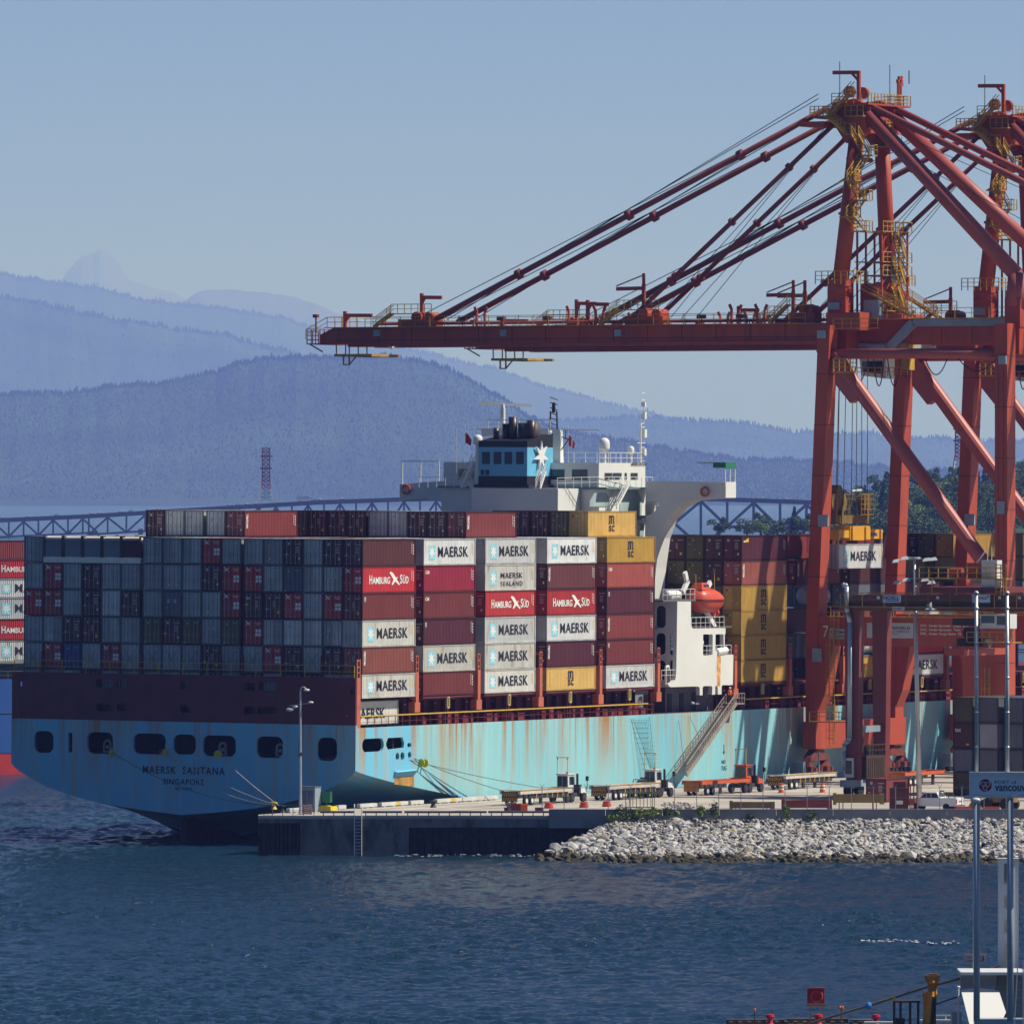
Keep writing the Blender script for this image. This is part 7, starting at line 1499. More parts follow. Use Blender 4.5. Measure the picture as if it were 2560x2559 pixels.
single('yellow_block', A, mat('block_yellow', (0.55, 0.42, 0.03), 0.7, var=.2), Frame(X - .3, Y + .6, ZQ), (0, 0, 0), 'yellow concrete block under the small green box', 'concrete block')
chev = mat('red_white_chevron', (0.6, 0.58, 0.56), 0.6); redp = mat('sign_red', (0.45, 0.03, 0.03), 0.6)
def chevron(x, y, label, w=1.1, h=1.0):
    X, Y = gq(x, y); A = MB(); n = 5
    A.box(X - w / 2, X + w / 2, Y, Y + .25, ZQ, ZQ + h)
    for k in range(n):
        z = ZQ + h * k / n
        A.poly([(X - w / 2, Y - .01, z), (X, Y - .01, z + h * .12), (X, Y - .01, z + h * .21), (X - w / 2, Y - .01, z + h * .09)], 1); A.poly([(X + w / 2, Y - .01, z), (X, Y - .01, z + h * .12), (X, Y - .01, z + h * .21), (X + w / 2, Y - .01, z + h * .09)], 1)
    single('chevron_board', A, [chev, redp], W0, (X, Y, ZQ), label, 'barrier', 'red and white chevron boards')
chevron(767, 2035, 'red and white chevron board by the grey cabinet at the quay end'); chevron(1277, 2028, 'red and white chevron board left of the red and orange boxes', .9, .95)
A = MB(); xa, xb = (680 - CX) / FPX * YF, (785 - CX) / FPX * YF; A.rail([(xa, YF + .15, ZQ), (xb, YF + .15, ZQ)], 1.05, 1.1, .035); A.rail([(xa, YF + .15, ZQ), (xa, YF + 2.4, ZQ)], 1.05, 1.1, .035)
single('guard_rail', A, mat('rail_grey', (0.3, 0.3, 0.31), 0.5, .3), W0, (xa, YF, ZQ), 'grey pipe guard rail at the left end of the quay', 'guard rail')
for i, (x, y) in enumerate(((684, 2022), (1083, 2018), (1271, 2006), (705, 2030))):
    X, Y = gq(x, y); A = MB(); A.lathe((X, Y, ZQ), [(.4, 0), (.32, .1), (.22, .3), (.24, .5), (.42, .62), (.4, .75), (.1, .8)], 12); single('bollard', A, [ywr if i == 0 else mat('bollard_black', (0.03, 0.03, 0.035), 0.6)][0:1], W0, (X, Y, ZQ), ['yellow topped bollard holding the stern lines', 'black bollard between the kerb rails', 'black bollard left of the first trailer', 'black bollard right of the yellow topped one'][i], 'bollard')
# fence on the sea wall
xf0 = (1355 - CX) / FPX * YF; fm = mat('fence_galvanised', (0.28, 0.29, 0.30), 0.5, .5)
th = Thing('chain_fence', 'tall wire fence with forked post tops along the sea wall', 'fence', W0, (xf0, YF, 4.9)); x = xf0; nf = 0
while x < 66:
    A = MB(); A.tube((x, YF - .3, 4.85), (x, YF - .3, 7.2), .045, n=6); A.bar((x, YF - .3, 7.2), (x - .25, YF - .3, 7.55), .04); A.bar((x, YF - .3, 7.2), (x + .25, YF - .3, 7.55), .04); A.build('post', fm, th); x += 2.33; nf += 1
A = MB(); A.bar((xf0, YF - .3, 7.15), (x, YF - .3, 7.15), .045)
for z in (5.0, 6.1): A.bar((xf0, YF - .3, z), (x, YF - .3, z), .025)
A.build('rail_wire', fm, th)
# ================================================================ rocks
rk = [mat('rock_pale', (0.42, 0.405, 0.40), 0.9, var=0.35, vs=1.6, bump=.5, bs=4), mat('rock_grey', (0.24, 0.235, 0.25), 0.9, var=0.35, vs=1.6, bump=.5, bs=4), mat('rock_buff', (0.33, 0.28, 0.21), 0.9, var=0.3, vs=1.6, bump=.5, bs=4), mat('rock_wet_weed', (0.05, 0.042, 0.022), 0.8, var=0.6, vs=2.5, bump=.6, bs=5)]
def slope_pt(X, s): # s 0 at water, 1 at wall foot
    xp = CX + X * FPX / 972.0; k = min(1.0, max(0.0, (xp - 1338) / 205.0)); smax = k ** .8; s2 = s * smax
    return (X, 962.5 + 20.0 * s2 + (1 - k) * 5.5, -.3 + 4.0 * s2 + (.35 * math.sin(X * .9) if s < .5 else 0) * .3)
A = MB(); nx, ny = 90, 10; xa, xb = (1345 - CX) / FPX * 972, 62
for j in range(ny + 1):
    for i in range(nx + 1):
        p = slope_pt(xa + (xb - xa) * i / nx, j / ny * 1.04 - .04); A.v.append((p[0], p[1], p[2] - .35 + random.uniform(-.1, .1)))
for j in range(ny):
    for i in range(nx): k = j * (nx + 1) + i; A.face((k, k + 1, k + nx + 2, k + nx + 1))
single('shore_bank', A, mat('bank_dark', (0.04, 0.038, 0.036), 0.95, var=.4, vs=2), W0, (0, 0, 0), 'rubble bank sloping from the sea wall into the water', 'bank', kind='structure')
rnd = random.Random(21); st = [MB() for _ in range(2)]
def rock(mb, c, r, rn, m):
    ax = (rn.uniform(.7, 1.25), rn.uniform(.6, 1.1), rn.uniform(.45, .8)); vs, fs = ICO[1]; b = len(mb.v); a = rn.random() * 6.28; ca, sa = math.cos(a), math.sin(a)
    dn = Vector((rn.uniform(-1, 1), rn.uniform(-1, 1), rn.uniform(-.3, 1))).normalized(); lim = rn.uniform(.45, .7); d2 = Vector((rn.uniform(-1, 1), rn.uniform(-1, 1), rn.uniform(-1, 1))).normalized()
    tilt = rn.uniform(-.5, .5)
    for p in vs:
        q = Vector(p); 
        for d in (dn, d2):
            h_ = q.dot(d)
            if h_ > lim: q -= d * (h_ - lim)
        q = Vector((q.x * ax[0], q.y * ax[1], q.z * ax[2])) * r * (1 + rn.uniform(-.1, .1)); q.z += q.x * tilt
        mb.v.append((c[0] + q.x * ca - q.y * sa, c[1] + q.x * sa + q.y * ca, c[2] + q.z))
    for f in fs: mb.face([b + i for i in f], m)
for k in range(8600):
    X = rnd.uniform(xa + 2.0, 61); s = rnd.random() ** .85; p = slope_pt(X, s)
    xp = CX + X * FPX / 972.0; r = rnd.uniform(.1, .3) * (1.9 if rnd.random() < .14 else 1) + (1 - s) * rnd.uniform(0, .34); m = 3 if p[2] < .45 + rnd.uniform(-.25, .3) else rnd.choice((0, 0, 0, 0, 0, 1, 1, 2))
    rock(st[0], (p[0], p[1], p[2] + rnd.uniform(-.05, .15)), r, rnd, m)
single('riprap', st[0], rk, W0, (0, 0, 0), 'loose pale grey broken stone covering the bank', 'riprap', kind='stuff')
protoR = []
for k in range(10):
    b = MB(); rn = random.Random(100 + k); vs, fs = ICO[2]; a_ = Vector((rn.uniform(.8, 1.2), rn.uniform(.7, 1.1), rn.uniform(.55, .85))); pl = [Vector((rn.uniform(-1, 1), rn.uniform(-1, 1), rn.uniform(-.6, 1))).normalized() for _ in range(7)]; lm = [rn.uniform(.5, .82) for _ in pl]
    for p in vs:
        q = Vector(p)
        for d, L in zip(pl, lm):
            h_ = q.dot(d)
            if h_ > L: q -= d * (h_ - L)
        b.v.append((q.x * a_.x, q.y * a_.y, q.z * a_.z))
    for f in fs: b.face(f)
    me = b.mesh('boulder'); me.materials.append(rk[0]); protoR.append(me)
nb = 0; placed = []
bl = [('large pale boulder', 0), ('large grey boulder', 1), ('large buff boulder', 2)]
tries = 0
while nb < 210 and tries < 9000:
    tries += 1
    X = xa + (rnd.random() ** 1.45) * (60 - xa); s = rnd.random() ** 1.5 * (.9 if X < 12 else .33); p = slope_pt(X, s); r = rnd.uniform(.5, .95) if X < 14 else rnd.uniform(.4, .72)
    if any((p[0] - q[0]) ** 2 + (p[1] - q[1]) ** 2 < (.62 * (r + q[2])) ** 2 for q in placed): continue
    placed.append((p[0], p[1], r)); m = 3 if p[2] < .3 else rnd.choice((0, 0, 1, 2)); me = rnd.choice(protoR)
    o = bpy.data.objects.new('boulder', me); COL.objects.link(o); o.matrix_world = Matrix.Translation((p[0], p[1], p[2] + r * .25)) @ Matrix.Rotation(rnd.random() * 6.28, 4, 'Z') @ Matrix.Rotation(rnd.uniform(-.4, .4), 4, 'X') @ Matrix.Diagonal((r, r, r * rnd.uniform(.8, 1.1), 1))
    o.material_slots[0].link = 'OBJECT'; o.material_slots[0].material = rk[m]
    if p[2] < .3: L = 'dark weedy boulder lying at the waterline of the bank'
    elif X < 4: L = '%s at the left tip of the stone bank' % ['pale angular boulder', 'grey angular boulder', 'buff angular boulder'][m]
    elif X < 20: L = '%s on the middle of the stone bank' % ['pale angular boulder', 'grey angular boulder', 'buff angular boulder'][m]
    else: L = '%s low on the right stretch of the stone bank' % ['pale angular boulder', 'grey angular boulder', 'buff angular boulder'][m]
    o['label'] = L; o['category'] = 'boulder'; o['group'] = 'boulders on the stone bank'; nb += 1
# weeds along the wall
def weed(x, y, w, h, tall, label, seed):
    X, Y = (x - CX) / FPX * 982, 981.6; z = world(x, y, Y)[2]; rn = random.Random(seed); th = Thing('weed_bush', label, 'plant', W0, (X, Y, z), 'plants growing along the sea wall'); a, b = MB(), MB()
    for k in range(16): q = rn.uniform(-w / 2, w / 2); H = h * rn.uniform(.5, 1) * (1 - abs(q) / w); a.tube((X + q * .5, Y + rn.uniform(-.3, .3), z), (X + q, Y + rn.uniform(-.4, .3), z + H), .02, .01, 4)
    leaf_crown(b, rn, (X, Y, z + h * .42), w * .5, h * .52, 260, .11); a.build('stems', mat('stem_green', (0.1, 0.12, 0.04), .9), th); b.build('leaves', lf if not tall else lfl, th)
for i, (x, y, w, h, t_) in enumerate(((1535, 2052, 1.6, .9, 1), (1556, 2046, 1.8, 1.7, 0), (1574, 2055, 1.6, .8, 0), (1597, 2040, 1.3, 1.0, 1), (1632, 2040, 1.6, 1.0, 1), (1668, 2038, .9, .9, 0), (1692, 2040, .6, .7, 1), (1752, 2038, 1.0, 1.2, 1), (1786, 2040, 1.1, 1.6, 0), (1875, 2046, .8, .5, 0), (1966, 2044, .8, 1.6, 1), (2028, 2046, 1.1, .8, 0))):
    weed(x, y, w, h, t_, '%s plant growing at the foot of the sea wall, %s from left' % ('yellow green' if t_ else 'dark green', ORD[i + 1]), i)
# ================================================================ vehicles on the quay
strp = mat('stripe_black', (0.02, 0.02, 0.02), 0.7); bedw = mat('bed_pale', (0.5, 0.46, 0.42), 0.7, var=.2); bedo = mat('bed_orange', (0.5, 0.10, 0.03), 0.6, var=.15); whl = mat('wheel_pale', (0.6, 0.6, 0.58), .5); undr = mat('chassis_dark', (0.04, 0.04, 0.045), .7); tlr = mat('tail_lamp', (0.5, 0.02, 0.02), .4); porange = mat('cab_orange', (0.5, 0.085, 0.03), .5)
def wheels(th, fr, spots, r=.5, w=.3, rim=None):
    for u, v in spots:
        A = MB(); A.lathe((u, v, r), [(r * .55, -w / 2), (r * .95, -w / 2), (r, -w / 3), (r, w / 3), (r * .95, w / 2), (r * .55, w / 2)], 16, axis='y'); t_ = A.build('wheel', rub, th)
        A = MB(); A.lathe((u, v - w / 2 - .01, r), [(r * .5, -.02), (r * .55, .02)], 12, axis='y'); A.build('rim', rim or whl, th, parent=t_)
def trailer(x, y, label, orange=False, L=12.6, low=False):
    X, Y = gq(x, y); fr = Frame(X, Y, ZQ); th = Thing('flatbed_trailer', label, 'trailer', fr, (0, 1.2, 0), 'empty trailers on the quay')
    A = MB(); A.box(0, L, -.05, .25, 1.25, 1.62); A.box(0, L, 2.2, 2.5, 1.25, 1.62); A.box(0, .5, -.05, 2.5, 1.62 + .003, 1.7)
    for k in range(10): A.box(.4 + k * L / 10.5, .6 + k * L / 10.5, .26, 2.19, 1.3, 1.55)
    A.box(L - .4, L, -.05, 2.5, 1.2, 1.7); A.build('bed', bedo if orange else bedw, th)
    if not orange:
        A = MB(); A.box(0, L, -.1, -.051, 1.63, 1.72)
        for k in range(7): uu = 3.6 + k * 1.25; A.bar((uu, -.08, .75), (uu + .12, -.08, 1.25), .12, .12)
        A.build('side_stripe', cyel, th)
        A = MB(); A.box(2.4, L - 1, .1, .3, .7, 1.24); A.build('side_box', undr, th)
    A = MB(); A.box(-.08, -.003, .3, 2.2, .45, 1.5)
    for k in range(7): A.poly([(-.085, .35 + k * .27, .5), (-.085, .5 + k * .27, .5), (-.085, .35 + k * .27, .9), (-.085, .2 + k * .27, .9)], 1); A.poly([(-.085, 2.15 - k * .27, 1.05), (-.085, 2.0 - k * .27, 1.05), (-.085, 2.15 - k * .27, 1.45), (-.085, 2.3 - k * .27, 1.45)], 1)
    A.build('rear_panel', [undr if not orange else bedo, cyel], th); A = MB(); A.box(-.12, -.09, .75, .9, .95, 1.1); A.box(-.12, -.09, 1.6, 1.75, .95, 1.1); A.build('tail_lamp', tlr, th)
    wheels(th, fr, [(1.6, .15), (2.9, .15), (1.6, 2.3), (2.9, 2.3)]); A = MB(); A.box(8.5, 9, .4, .6, 0, 1.25); A.box(8.5, 9, 1.9, 2.1, 0, 1.25); A.box(.3, 8.4, 1.0, 1.4, .75, 1.24); A.build('landing_leg', undr, th)
    return fr
def tractor(fr, L, label, orange=False):
    th = Thing('yard_tractor', label, 'tractor', fr, (L, 1.2, 0), 'yard tractors on the quay'); c = porange if orange else wcab; u = L - 1.6
    A = MB(); A.box(u, u + 5.2, .5, 1.9, .6, 1.05); A.build('chassis', undr, th)
    A = MB(); A.hexa([(u + 2.4, 1.0, 1.05), (u + 4.2, 1.0, 1.05), (u + 4.2, 2.45, 1.05), (u + 2.4, 2.45, 1.05), (u + 2.4, 1.05, 3.0), (u + 3.9, 1.05, 3.0), (u + 3.9, 2.4, 3.0), (u + 2.4, 2.4, 3.0)]); A.hexa([(u + 3.9, .2, 1.0), (u + 5.4, .2, .9), (u + 5.4, 2.4, .9), (u + 3.9, 2.4, 1.0), (u + 3.9, .2, 1.7), (u + 5.3, .3, 1.45), (u + 5.3, 2.3, 1.45), (u + 3.9, 2.4, 1.7)]); A.box(u + 2.3, u + 4.0, .95, 2.5, 3.0, 3.12); b_ = A.build('cab', c, th)
    A = MB(); A.box(u + 2.37, u + 2.395, 1.15, 1.7, 1.5, 2.85); A.box(u + 2.37, u + 2.395, 1.76, 2.3, 1.5, 2.85); A.poly([(u + 2.7, .995, 1.9), (u + 3.8, 1.0, 1.9), (u + 3.7, 1.03, 2.8), (u + 2.7, 1.03, 2.8)]); A.build('window', gl, th, parent=b_)
    A = MB(); A.tube((u + 4.0, .7, .9), (u + 4.0, .7, 3.1), .14, n=8); A.box(u + 3.7, u + 4.3, .3, .9, .9, 1.9); A.build('exhaust_stack', undr, th)
    A = MB(); A.bar((u + 2.5, 1.1, 3.12), (u + 2.5, 1.1, 4.9), .07); A.bar((u + 2.5, 2.4, 3.12), (u + 2.5, 2.4, 4.9), .07); A.bar((u + 2.5, 1.0, 4.9), (u + 2.5, 2.5, 4.9), .08); A.bar((u + 2.5, 1.2, 4.7), (u + 2.5, 1.0, 4.95), .1); A.bar((u + 2.5, 2.3, 4.7), (u + 2.5, 2.5, 4.95), .1); A.build('light_frame', ywr, th)
    A = MB(); A.bar((u + 5.2, .1, 1.4), (u + 5.2, .1, 2.8), .06); A.box(u + 5.1, u + 5.3, -.05, .25, 2.3, 2.8); A.build('mirror', undr, th); A = MB(); A.box(u + 3.2, u + 3.4, 1.5, 1.7, 3.12, 3.3); A.build('beacon', mat('beacon_red', (0.6, 0.03, 0.02), .4), th)
    wheels(th, fr, [(u + .6, .3), (u + 1.7, .3), (u + 4.6, .3), (u + 1.0, 2.2), (u + 4.6, 2.2)], .52, .4, undr)
f1 = trailer(1300, 2014, 'empty pale flatbed trailer with striped rear, nearest on the quay'); tractor(f1, 12.6, 'white yard tractor with tall light frame, nearest on the quay')
f2 = trailer(1523, 2001, 'empty pale flatbed trailer behind the second white yard tractor'); tractor(f2, 12.6, 'white yard tractor with tall light frame beside the gangway foot')
f3 = trailer(1754, 1989, 'empty orange skeletal trailer right of the gangway', True); tractor(f3, 12.6, 'orange yard tractor with yellow light frame', True)
f4 = trailer(1964, 1974, 'empty pale flatbed trailer beside the crane foot', L=13.5)
f5 = trailer(2262, 1966, 'empty orange skeletal trailer left of the stacked containers', True, L=11)
# barrels
for i, (x, y, c) in enumerate(((1732 + 129, 1981, 'dark red and orange'), (1953, 1981, 'orange and white'), (2056, 1980, 'orange and white'))):
    X, Y = gq(x, y); A = MB(); A.lathe((X, Y, ZQ), [(.38, 0), (.38, .08), (.30, .1), (.29, .34)], 14); A.lathe((X, Y, ZQ), [(.288, .34), (.28, .52)], 14, 1); A.lathe((X, Y, ZQ), [(.275, .52), (.27, .7)], 14); A.lathe((X, Y, ZQ), [(.268, .7), (.26, .86)], 14, 1); A.lathe((X, Y, ZQ), [(.255, .86), (.25, 1.05), (.15, 1.08)], 14)
    single('traffic_barrel', A, [mat('barrel_orange', (0.65, 0.10, 0.02), .6), redp if i == 0 else wht], W0, (X, Y, ZQ), ['dark red and orange barrel between orange trailer and tractor', 'orange and white barrel by the orange tractor wheel', 'orange and white barrel right of the trailer wheels near crane foot'][i], 'traffic barrel', 'traffic barrels on the quay')
for i, (x, y) in enumerate(((1372, 2020), (1460, 2018), (1517, 2016))):
    X, Y = gq(x, y); A = MB(); A.lathe((X, Y, ZQ), [(.5, 0), (.5, .3), (.42, .32), (.42, .6), (.3, .64)], 14); single('orange_drum', A, mat('barrel_red', (0.55, 0.06, 0.03), .6), W0, (X, Y, ZQ), 'low red drum behind the fence, %s from left' % ORD[i + 1], 'drum', 'low red drums')
for i, (x, y, w, h, c, lab) in enumerate(((1290, 2029, 1.0, .8, 'dark red', 'dark red box beside the chevron board'), (1310, 2029, .75, .78, 'orange', 'bright orange box beside the dark red box'), (1265, 2029, .4, .4, 'black', 'small black box left of the chevron board'), (1348, 2030, .9, .45, 'maroon', 'low maroon box left of the fence end'))):
    X, Y = gq(x, y); A = MB(); A.box(X - w / 2, X + w / 2, Y, Y + .9, ZQ, ZQ + h); A.box(X - w / 2 - .03, X + w / 2 + .03, Y - .03, Y + .93, ZQ + h, ZQ + h + .06); A.box(X - .1, X + .1, Y - .04, Y - .005, ZQ + h * .6, ZQ + h * .75)
    single('storage_box', A, mat('box_' + c.replace(' ', '_'), {'dark red': (0.14, .02, .02), 'orange': (.65, .12, .03), 'black': (.03, .03, .04), 'maroon': (.1, .02, .02)}[c], .6), W0, (X, Y, ZQ), lab, 'box')
# green frame cage behind the fence
X, Y = gq(1600, 2018); A = MB(); A.box(-1.6, 1.6, -.1, .1, 1.5, 1.62)
for k in range(9): A.bar((-1.55 + k * .39, 0, 0), (-1.55 + k * .39, 0, 1.5), .07)
A.bar((1.0, 0, 1.55), (2.2, 0, 1.7), .16, .18); A.bar((-1.6, 0, .05), (1.6, 0, .05), .1)
single('steel_rack', A, mat('frame_green', (0.12, 0.17, 0.03), .7), Frame(X, Y, ZQ, 0, 0.02), (0, 0, 0), 'olive green steel rack behind the fence', 'rack')
# spreader beams and machines behind the fence
def beam(x0, x1, y, z0, z1, m, label, legs=True):
    X0, Y = gq(x0, y); X1 = (x1 - CX) / FPX * Y; A = MB(); A.box(X0, X1, Y, Y + .8, ZQ + z0, ZQ + z1); A.box(X0 + .0, X0 + .35, Y - .1, Y + .9, ZQ + z0 - .2, ZQ + z1 + .15); A.box(X1 - .5, X1, Y - .1, Y + .9, ZQ + z0 - .15, ZQ + z1 + .05); A.bar((X0 + .4, Y - .02, ZQ + z1 + .01), (X1 - .5, Y - .02, ZQ + z1 + .01), .1, .08)
    if legs:
        for q in (X0 + .6, X0 + 1.0, X1 - .9, X1 - 1.3): A.box(q, q + .1, Y + .2, Y + .4, ZQ, ZQ + z0)
    single('lifting_beam', A, m, W0, (X0, Y, ZQ), label, 'lifting beam', 'lifting beams stored behind the fence')
beam(1824, 1937, 2022, .1, .75, mat('beam_olive', (0.17, 0.12, 0.05), .7, var=.3), 'olive brown lifting beam lying behind the fence'); beam(1954, 2080, 2022, .15, .95, mat('beam_maroon', (0.2, 0.035, 0.04), .6, var=.2), 'maroon lifting beam lying right of the olive one', False); beam(2083, 2211, 2026, .85, 1.75, mat('beam_mustard', (0.3, 0.19, 0.06), .6, var=.2), 'mustard lifting beam raised on yellow stands')
X, Y = gq(2255, 2026); th = Thing('red_machine', 'dark red machine with orange stands behind the fence', 'machine', W0, (X, Y, ZQ)); A = MB(); A.box(X - 1.3, X + .7, Y, Y + 1.6, ZQ, ZQ + 2.4); A.box(X - .9, X + .4, Y + .2, Y + 1.4, ZQ + 2.4, ZQ + 3.1); A.build('housing', mat('machine_red', (0.13, .03, .025), .6, var=.3), th); A = MB()
for q in (.9, 1.25, 1.6): A.bar((X + q, Y, ZQ), (X + q, Y, ZQ + 2.9), .12)
A.box(X + .8, X + 1.3, Y - .1, Y + .3, ZQ + .2, ZQ + 1.2); A.build('stand', ored, th); A = MB(); A.box(X - .6, X + .1, Y - .03, Y - .005, ZQ + .7, ZQ + 1.1); A.box(X + .85, X + 1.25, Y - .13, Y - .105, ZQ + .3, ZQ + .6); A.build('notice', wht, th)
X, Y = gq(2190, 2005); container(Frame(X, Y, ZQ), 0, -1.2, 0, 6.06, STD, 'brick red', None, 'bars', 'short dark red container behind the mustard lifting beam', 'containers standing on the quay', detail=1)
# pickup, tail towards the right
X, Y = gq(2409, 2026); PF = Frame(X, Y, ZQ, 0, math.atan2(BX[1], BX[0])); th = Thing('pickup_truck', 'white crew cab pickup truck parked behind the fence', 'pickup truck', PF, (2.9, -1, 0)); wp = mat('pickup_white', (0.72, 0.73, 0.75), .3, var=.02)
def side_extr(pts, w0, w1, m, name, parent=None): A = MB(); A.prism(pts, 'y', w0, w1); return A.build(name, m, th, parent=parent)
body = side_extr([(0, .55), (.9, .5), (5.2, .5), (5.85, .6), (5.85, 1.05), (5.7, 1.25), (4.3, 1.4), (1.9, 1.38), (0, 1.42)], 0.0, 1.95, wp, 'body')
side_extr([(2.0, 1.385), (4.35, 1.395), (3.75, 1.98), (2.35, 2.0)], .12, 1.83, wp, 'cab')
A = MB(); A.prism([(2.15, 1.42), (2.95, 1.42), (2.95, 1.88), (2.35, 1.88)], 'y', 1.832, 1.85); A.prism([(3.02, 1.42), (3.5, 1.42), (3.5, 1.88), (3.02, 1.88)], 'y', 1.832, 1.85); A.prism([(3.56, 1.42), (4.2, 1.42), (3.72, 1.88), (3.56, 1.88)], 'y', 1.832, 1.85); A.box(2.06, 2.12, .3, 1.65, 1.45, 1.85); A.build('window', gl, th)
A = MB(); A.box(-.06, -.005, .12, 1.83, .72, 1.36); A.build('tailgate', wp, th); A = MB(); A.box(-.2, -.01, 0.02, 1.93, .48, .68); A.build('bumper', mat('chrome', (.5, .5, .5), .25, .7), th); T = MB(); put_text(T, 'RAM', (-.07, 1.35, .95), Vector((0, -1, 0)), U, .8, .2, .05); T.build('badge', ink, th)
for v in (.03, 1.78): A = MB(); A.box(-.03, -.004, v, v + .13, .85, 1.3) if False else A.box(-.075, -.062, v + .0, v + .14, .85, 1.3); A.build('tail_lamp', tlr, th)
A = MB(); A.path([(.9, 1.7, 1.4), (1.2, 1.7, 1.95), (2.0, 1.7, 1.95)], .05, 6); A.path([(.9, .25, 1.4), (1.2, .25, 1.95), (2.0, .25, 1.95)], .05, 6); A.box(2.0, 2.2, .6, 1.3, 2.02, 2.18); A.build('roll_bar', undr, th)
wheels(th, PF, [(1.15, .12), (4.85, .12), (1.15, 1.83), (4.85, 1.83)], .42, .26, mat('rim_dark', (.1, .1, .1), .4, .5))
pk = th
for i, (x, y) in enumerate(((2408, 2028), (2478, 2029))):
    X, Y = gq(x, y); A = MB(); A.prism([(-1.0, 0), (1.0, 0), (.9, .15), (.9, .55), (-.9, .55), (-.9, .15)], 'y', 0, .4); single('plastic_barrier', A, mat('barrier_orange', (.6, .08, .03), .6), Frame(X, Y, ZQ, 0, 0), (0, 0, 0), 'orange plastic barrier behind the fence, %s one' % ('left' if i == 0 else 'right'), 'barrier', 'orange barriers')
# containers on the quay at the right
X, Y = gq(2432, 1988); QF = Frame(X, Y, ZQ); qs = [('mustard', 'brown', 'slate', 'olive'), ('slate', 'lilac grey', 'slate', 'slate'), ('slate', 'slate', 'slate', 'brown'), ('pale grey', 'slate', 'slate', 'slate')]
for c in range(4):
    z = 0
    for t_ in range(4):
        H = STD if t_ < 2 else HC; col = qs[c][3 - t_]
        o = container(QF, 0, -2.6 * 0 - c * 3.15, z, 12.19, H, 'olive' if (c, t_) == (0, 3) else col, None, None, '%s container on the quay at right, %s stack from left, %s level up' % (col, ORD[c + 1], ORD[t_ + 1]), 'containers standing on the quay', detail=0, flip=True); z += H + .02
        if (c, t_) == (0, 2): A = MB(); put_text(A, 'tex', (-.02, 2.2 , z - 1.0), Vector((0, -1, 0)), U, .75, .42, .02); A.poly([(-.02, .8, z - 2.5), (-.02, .5, z - 2.5), (-.02, .5, z - 2.3), (-.02, .8, z - 2.3)], 1); me = A.mesh('marking'); me.materials.append(wht); me.materials.append(yel); q = bpy.data.objects.new('marking', me); COL.objects.link(q); q.parent = o; q.matrix_parent_inverse = (QF.M @ Matrix.Translation((0, 0, 0)) @ o.matrix_world.inverted()).to_4x4() if False else Matrix.Identity(4); q.matrix_world = QF.M
# ================================================================ blue ship behind on the left
BF = Frame((-9 - CX) / FPX * 1276, 1276, 0, 0, R(34)); bs = Thing('blue_container_ship', 'dark blue ship with red waterline half hidden behind the stern', 'ship', BF, (0, 0, 0)); navy = mat('hull_blue', (0.025, 0.09, 0.32), .45, var=.1, vs=.1); redb = mat('boot_red', (0.42, 0.03, 0.035), .6, var=.15)
A = MB(); A.prism([(-150, 0), (-150, 30), (25, 30), (34, 15), (25, 0)], 'z', 2.5, 12.6); A.build('hull', navy, bs); A = MB(); A.prism([(-150, .05), (-150, 29.95), (24.8, 29.95), (33.5, 15), (24.8, .05)], 'z', -8, 2.49); A.build('boot_top', redb, bs)
A = MB(); A.bar((-60, -.03, 8), (24, -.03, 8), .1); A.rail([(-60, .3, 12.6), (24, .3, 12.6)], 1.1, 2, .04); A.build('rail', mat('rail_dark', (.1, .1, .08), .6), bs); A = MB(); A.box(-60, 22, 2, 28, 12.6, 14.6); A.build('hatch_coaming', mat('coaming_grey', (.08, .09, .08), .8), bs)
z = 15.0
for i, (col, sd, H) in enumerate((('dirty white', 'star', HC), ('red', 'swan', HC), ('white', 'star', HC), ('white', 'star', HC), ('bright red', 'swan', STD), ('brick red', 'codes', STD))):
    if i == 3: H = STD
    container(BF, 0 if sd != 'swan' else -.4, .6, z, 12.19, H, col, sd, None, '%s container on the blue ship, %s level from bottom' % (col, ORD[i + 1]), 'containers on the blue ship', detail=0); z += H + .03
# ================================================================ mooring lines with rat guards
rope = mat('rope_pale', (0.42, 0.38, 0.32), .9); bluer = mat('rope_blue', (0.03, 0.12, 0.25), .9); guard = mat('rat_guard_yellow', (0.55, 0.5, 0.03), .6)
SI = S.M
def line(p0, p1, m, label, sag=.6, r=.05, gpos=None):
    p0, p1 = Vector(p0), Vector(p1); A = MB(); pts = [p0.lerp(p1, k / 12) - Vector((0, 0, sag * 4 * (k / 12) * (1 - k / 12))) for k in range(13)]; A.path(pts, r, 6); th = Thing('mooring_line', label, 'mooring line', W0, p1, 'mooring lines'); A.build('rope', m, th)
    if gpos is not None:
        c = p0.lerp(p1, gpos) - Vector((0, 0, sag * 4 * gpos * (1 - gpos))); d = (p1 - p0).normalized(); B = MB(); B.tube(c - d * .05, c + d * .05, .46, n=16); B.build('rat_guard', guard, th)
def SW(t_): return SI @ Vector(t_)
def tpt(x, y): v, z = S.on_u(x, y, T0); return SW((T0 + .2, v, z))
def spt(x, y): u, z = S.on_v(x, y, 0); return SW((u, .2, z))
def qpt(x, y, dz=.5): X, Y = gq(x, y); return (X, Y, ZQ + dz)
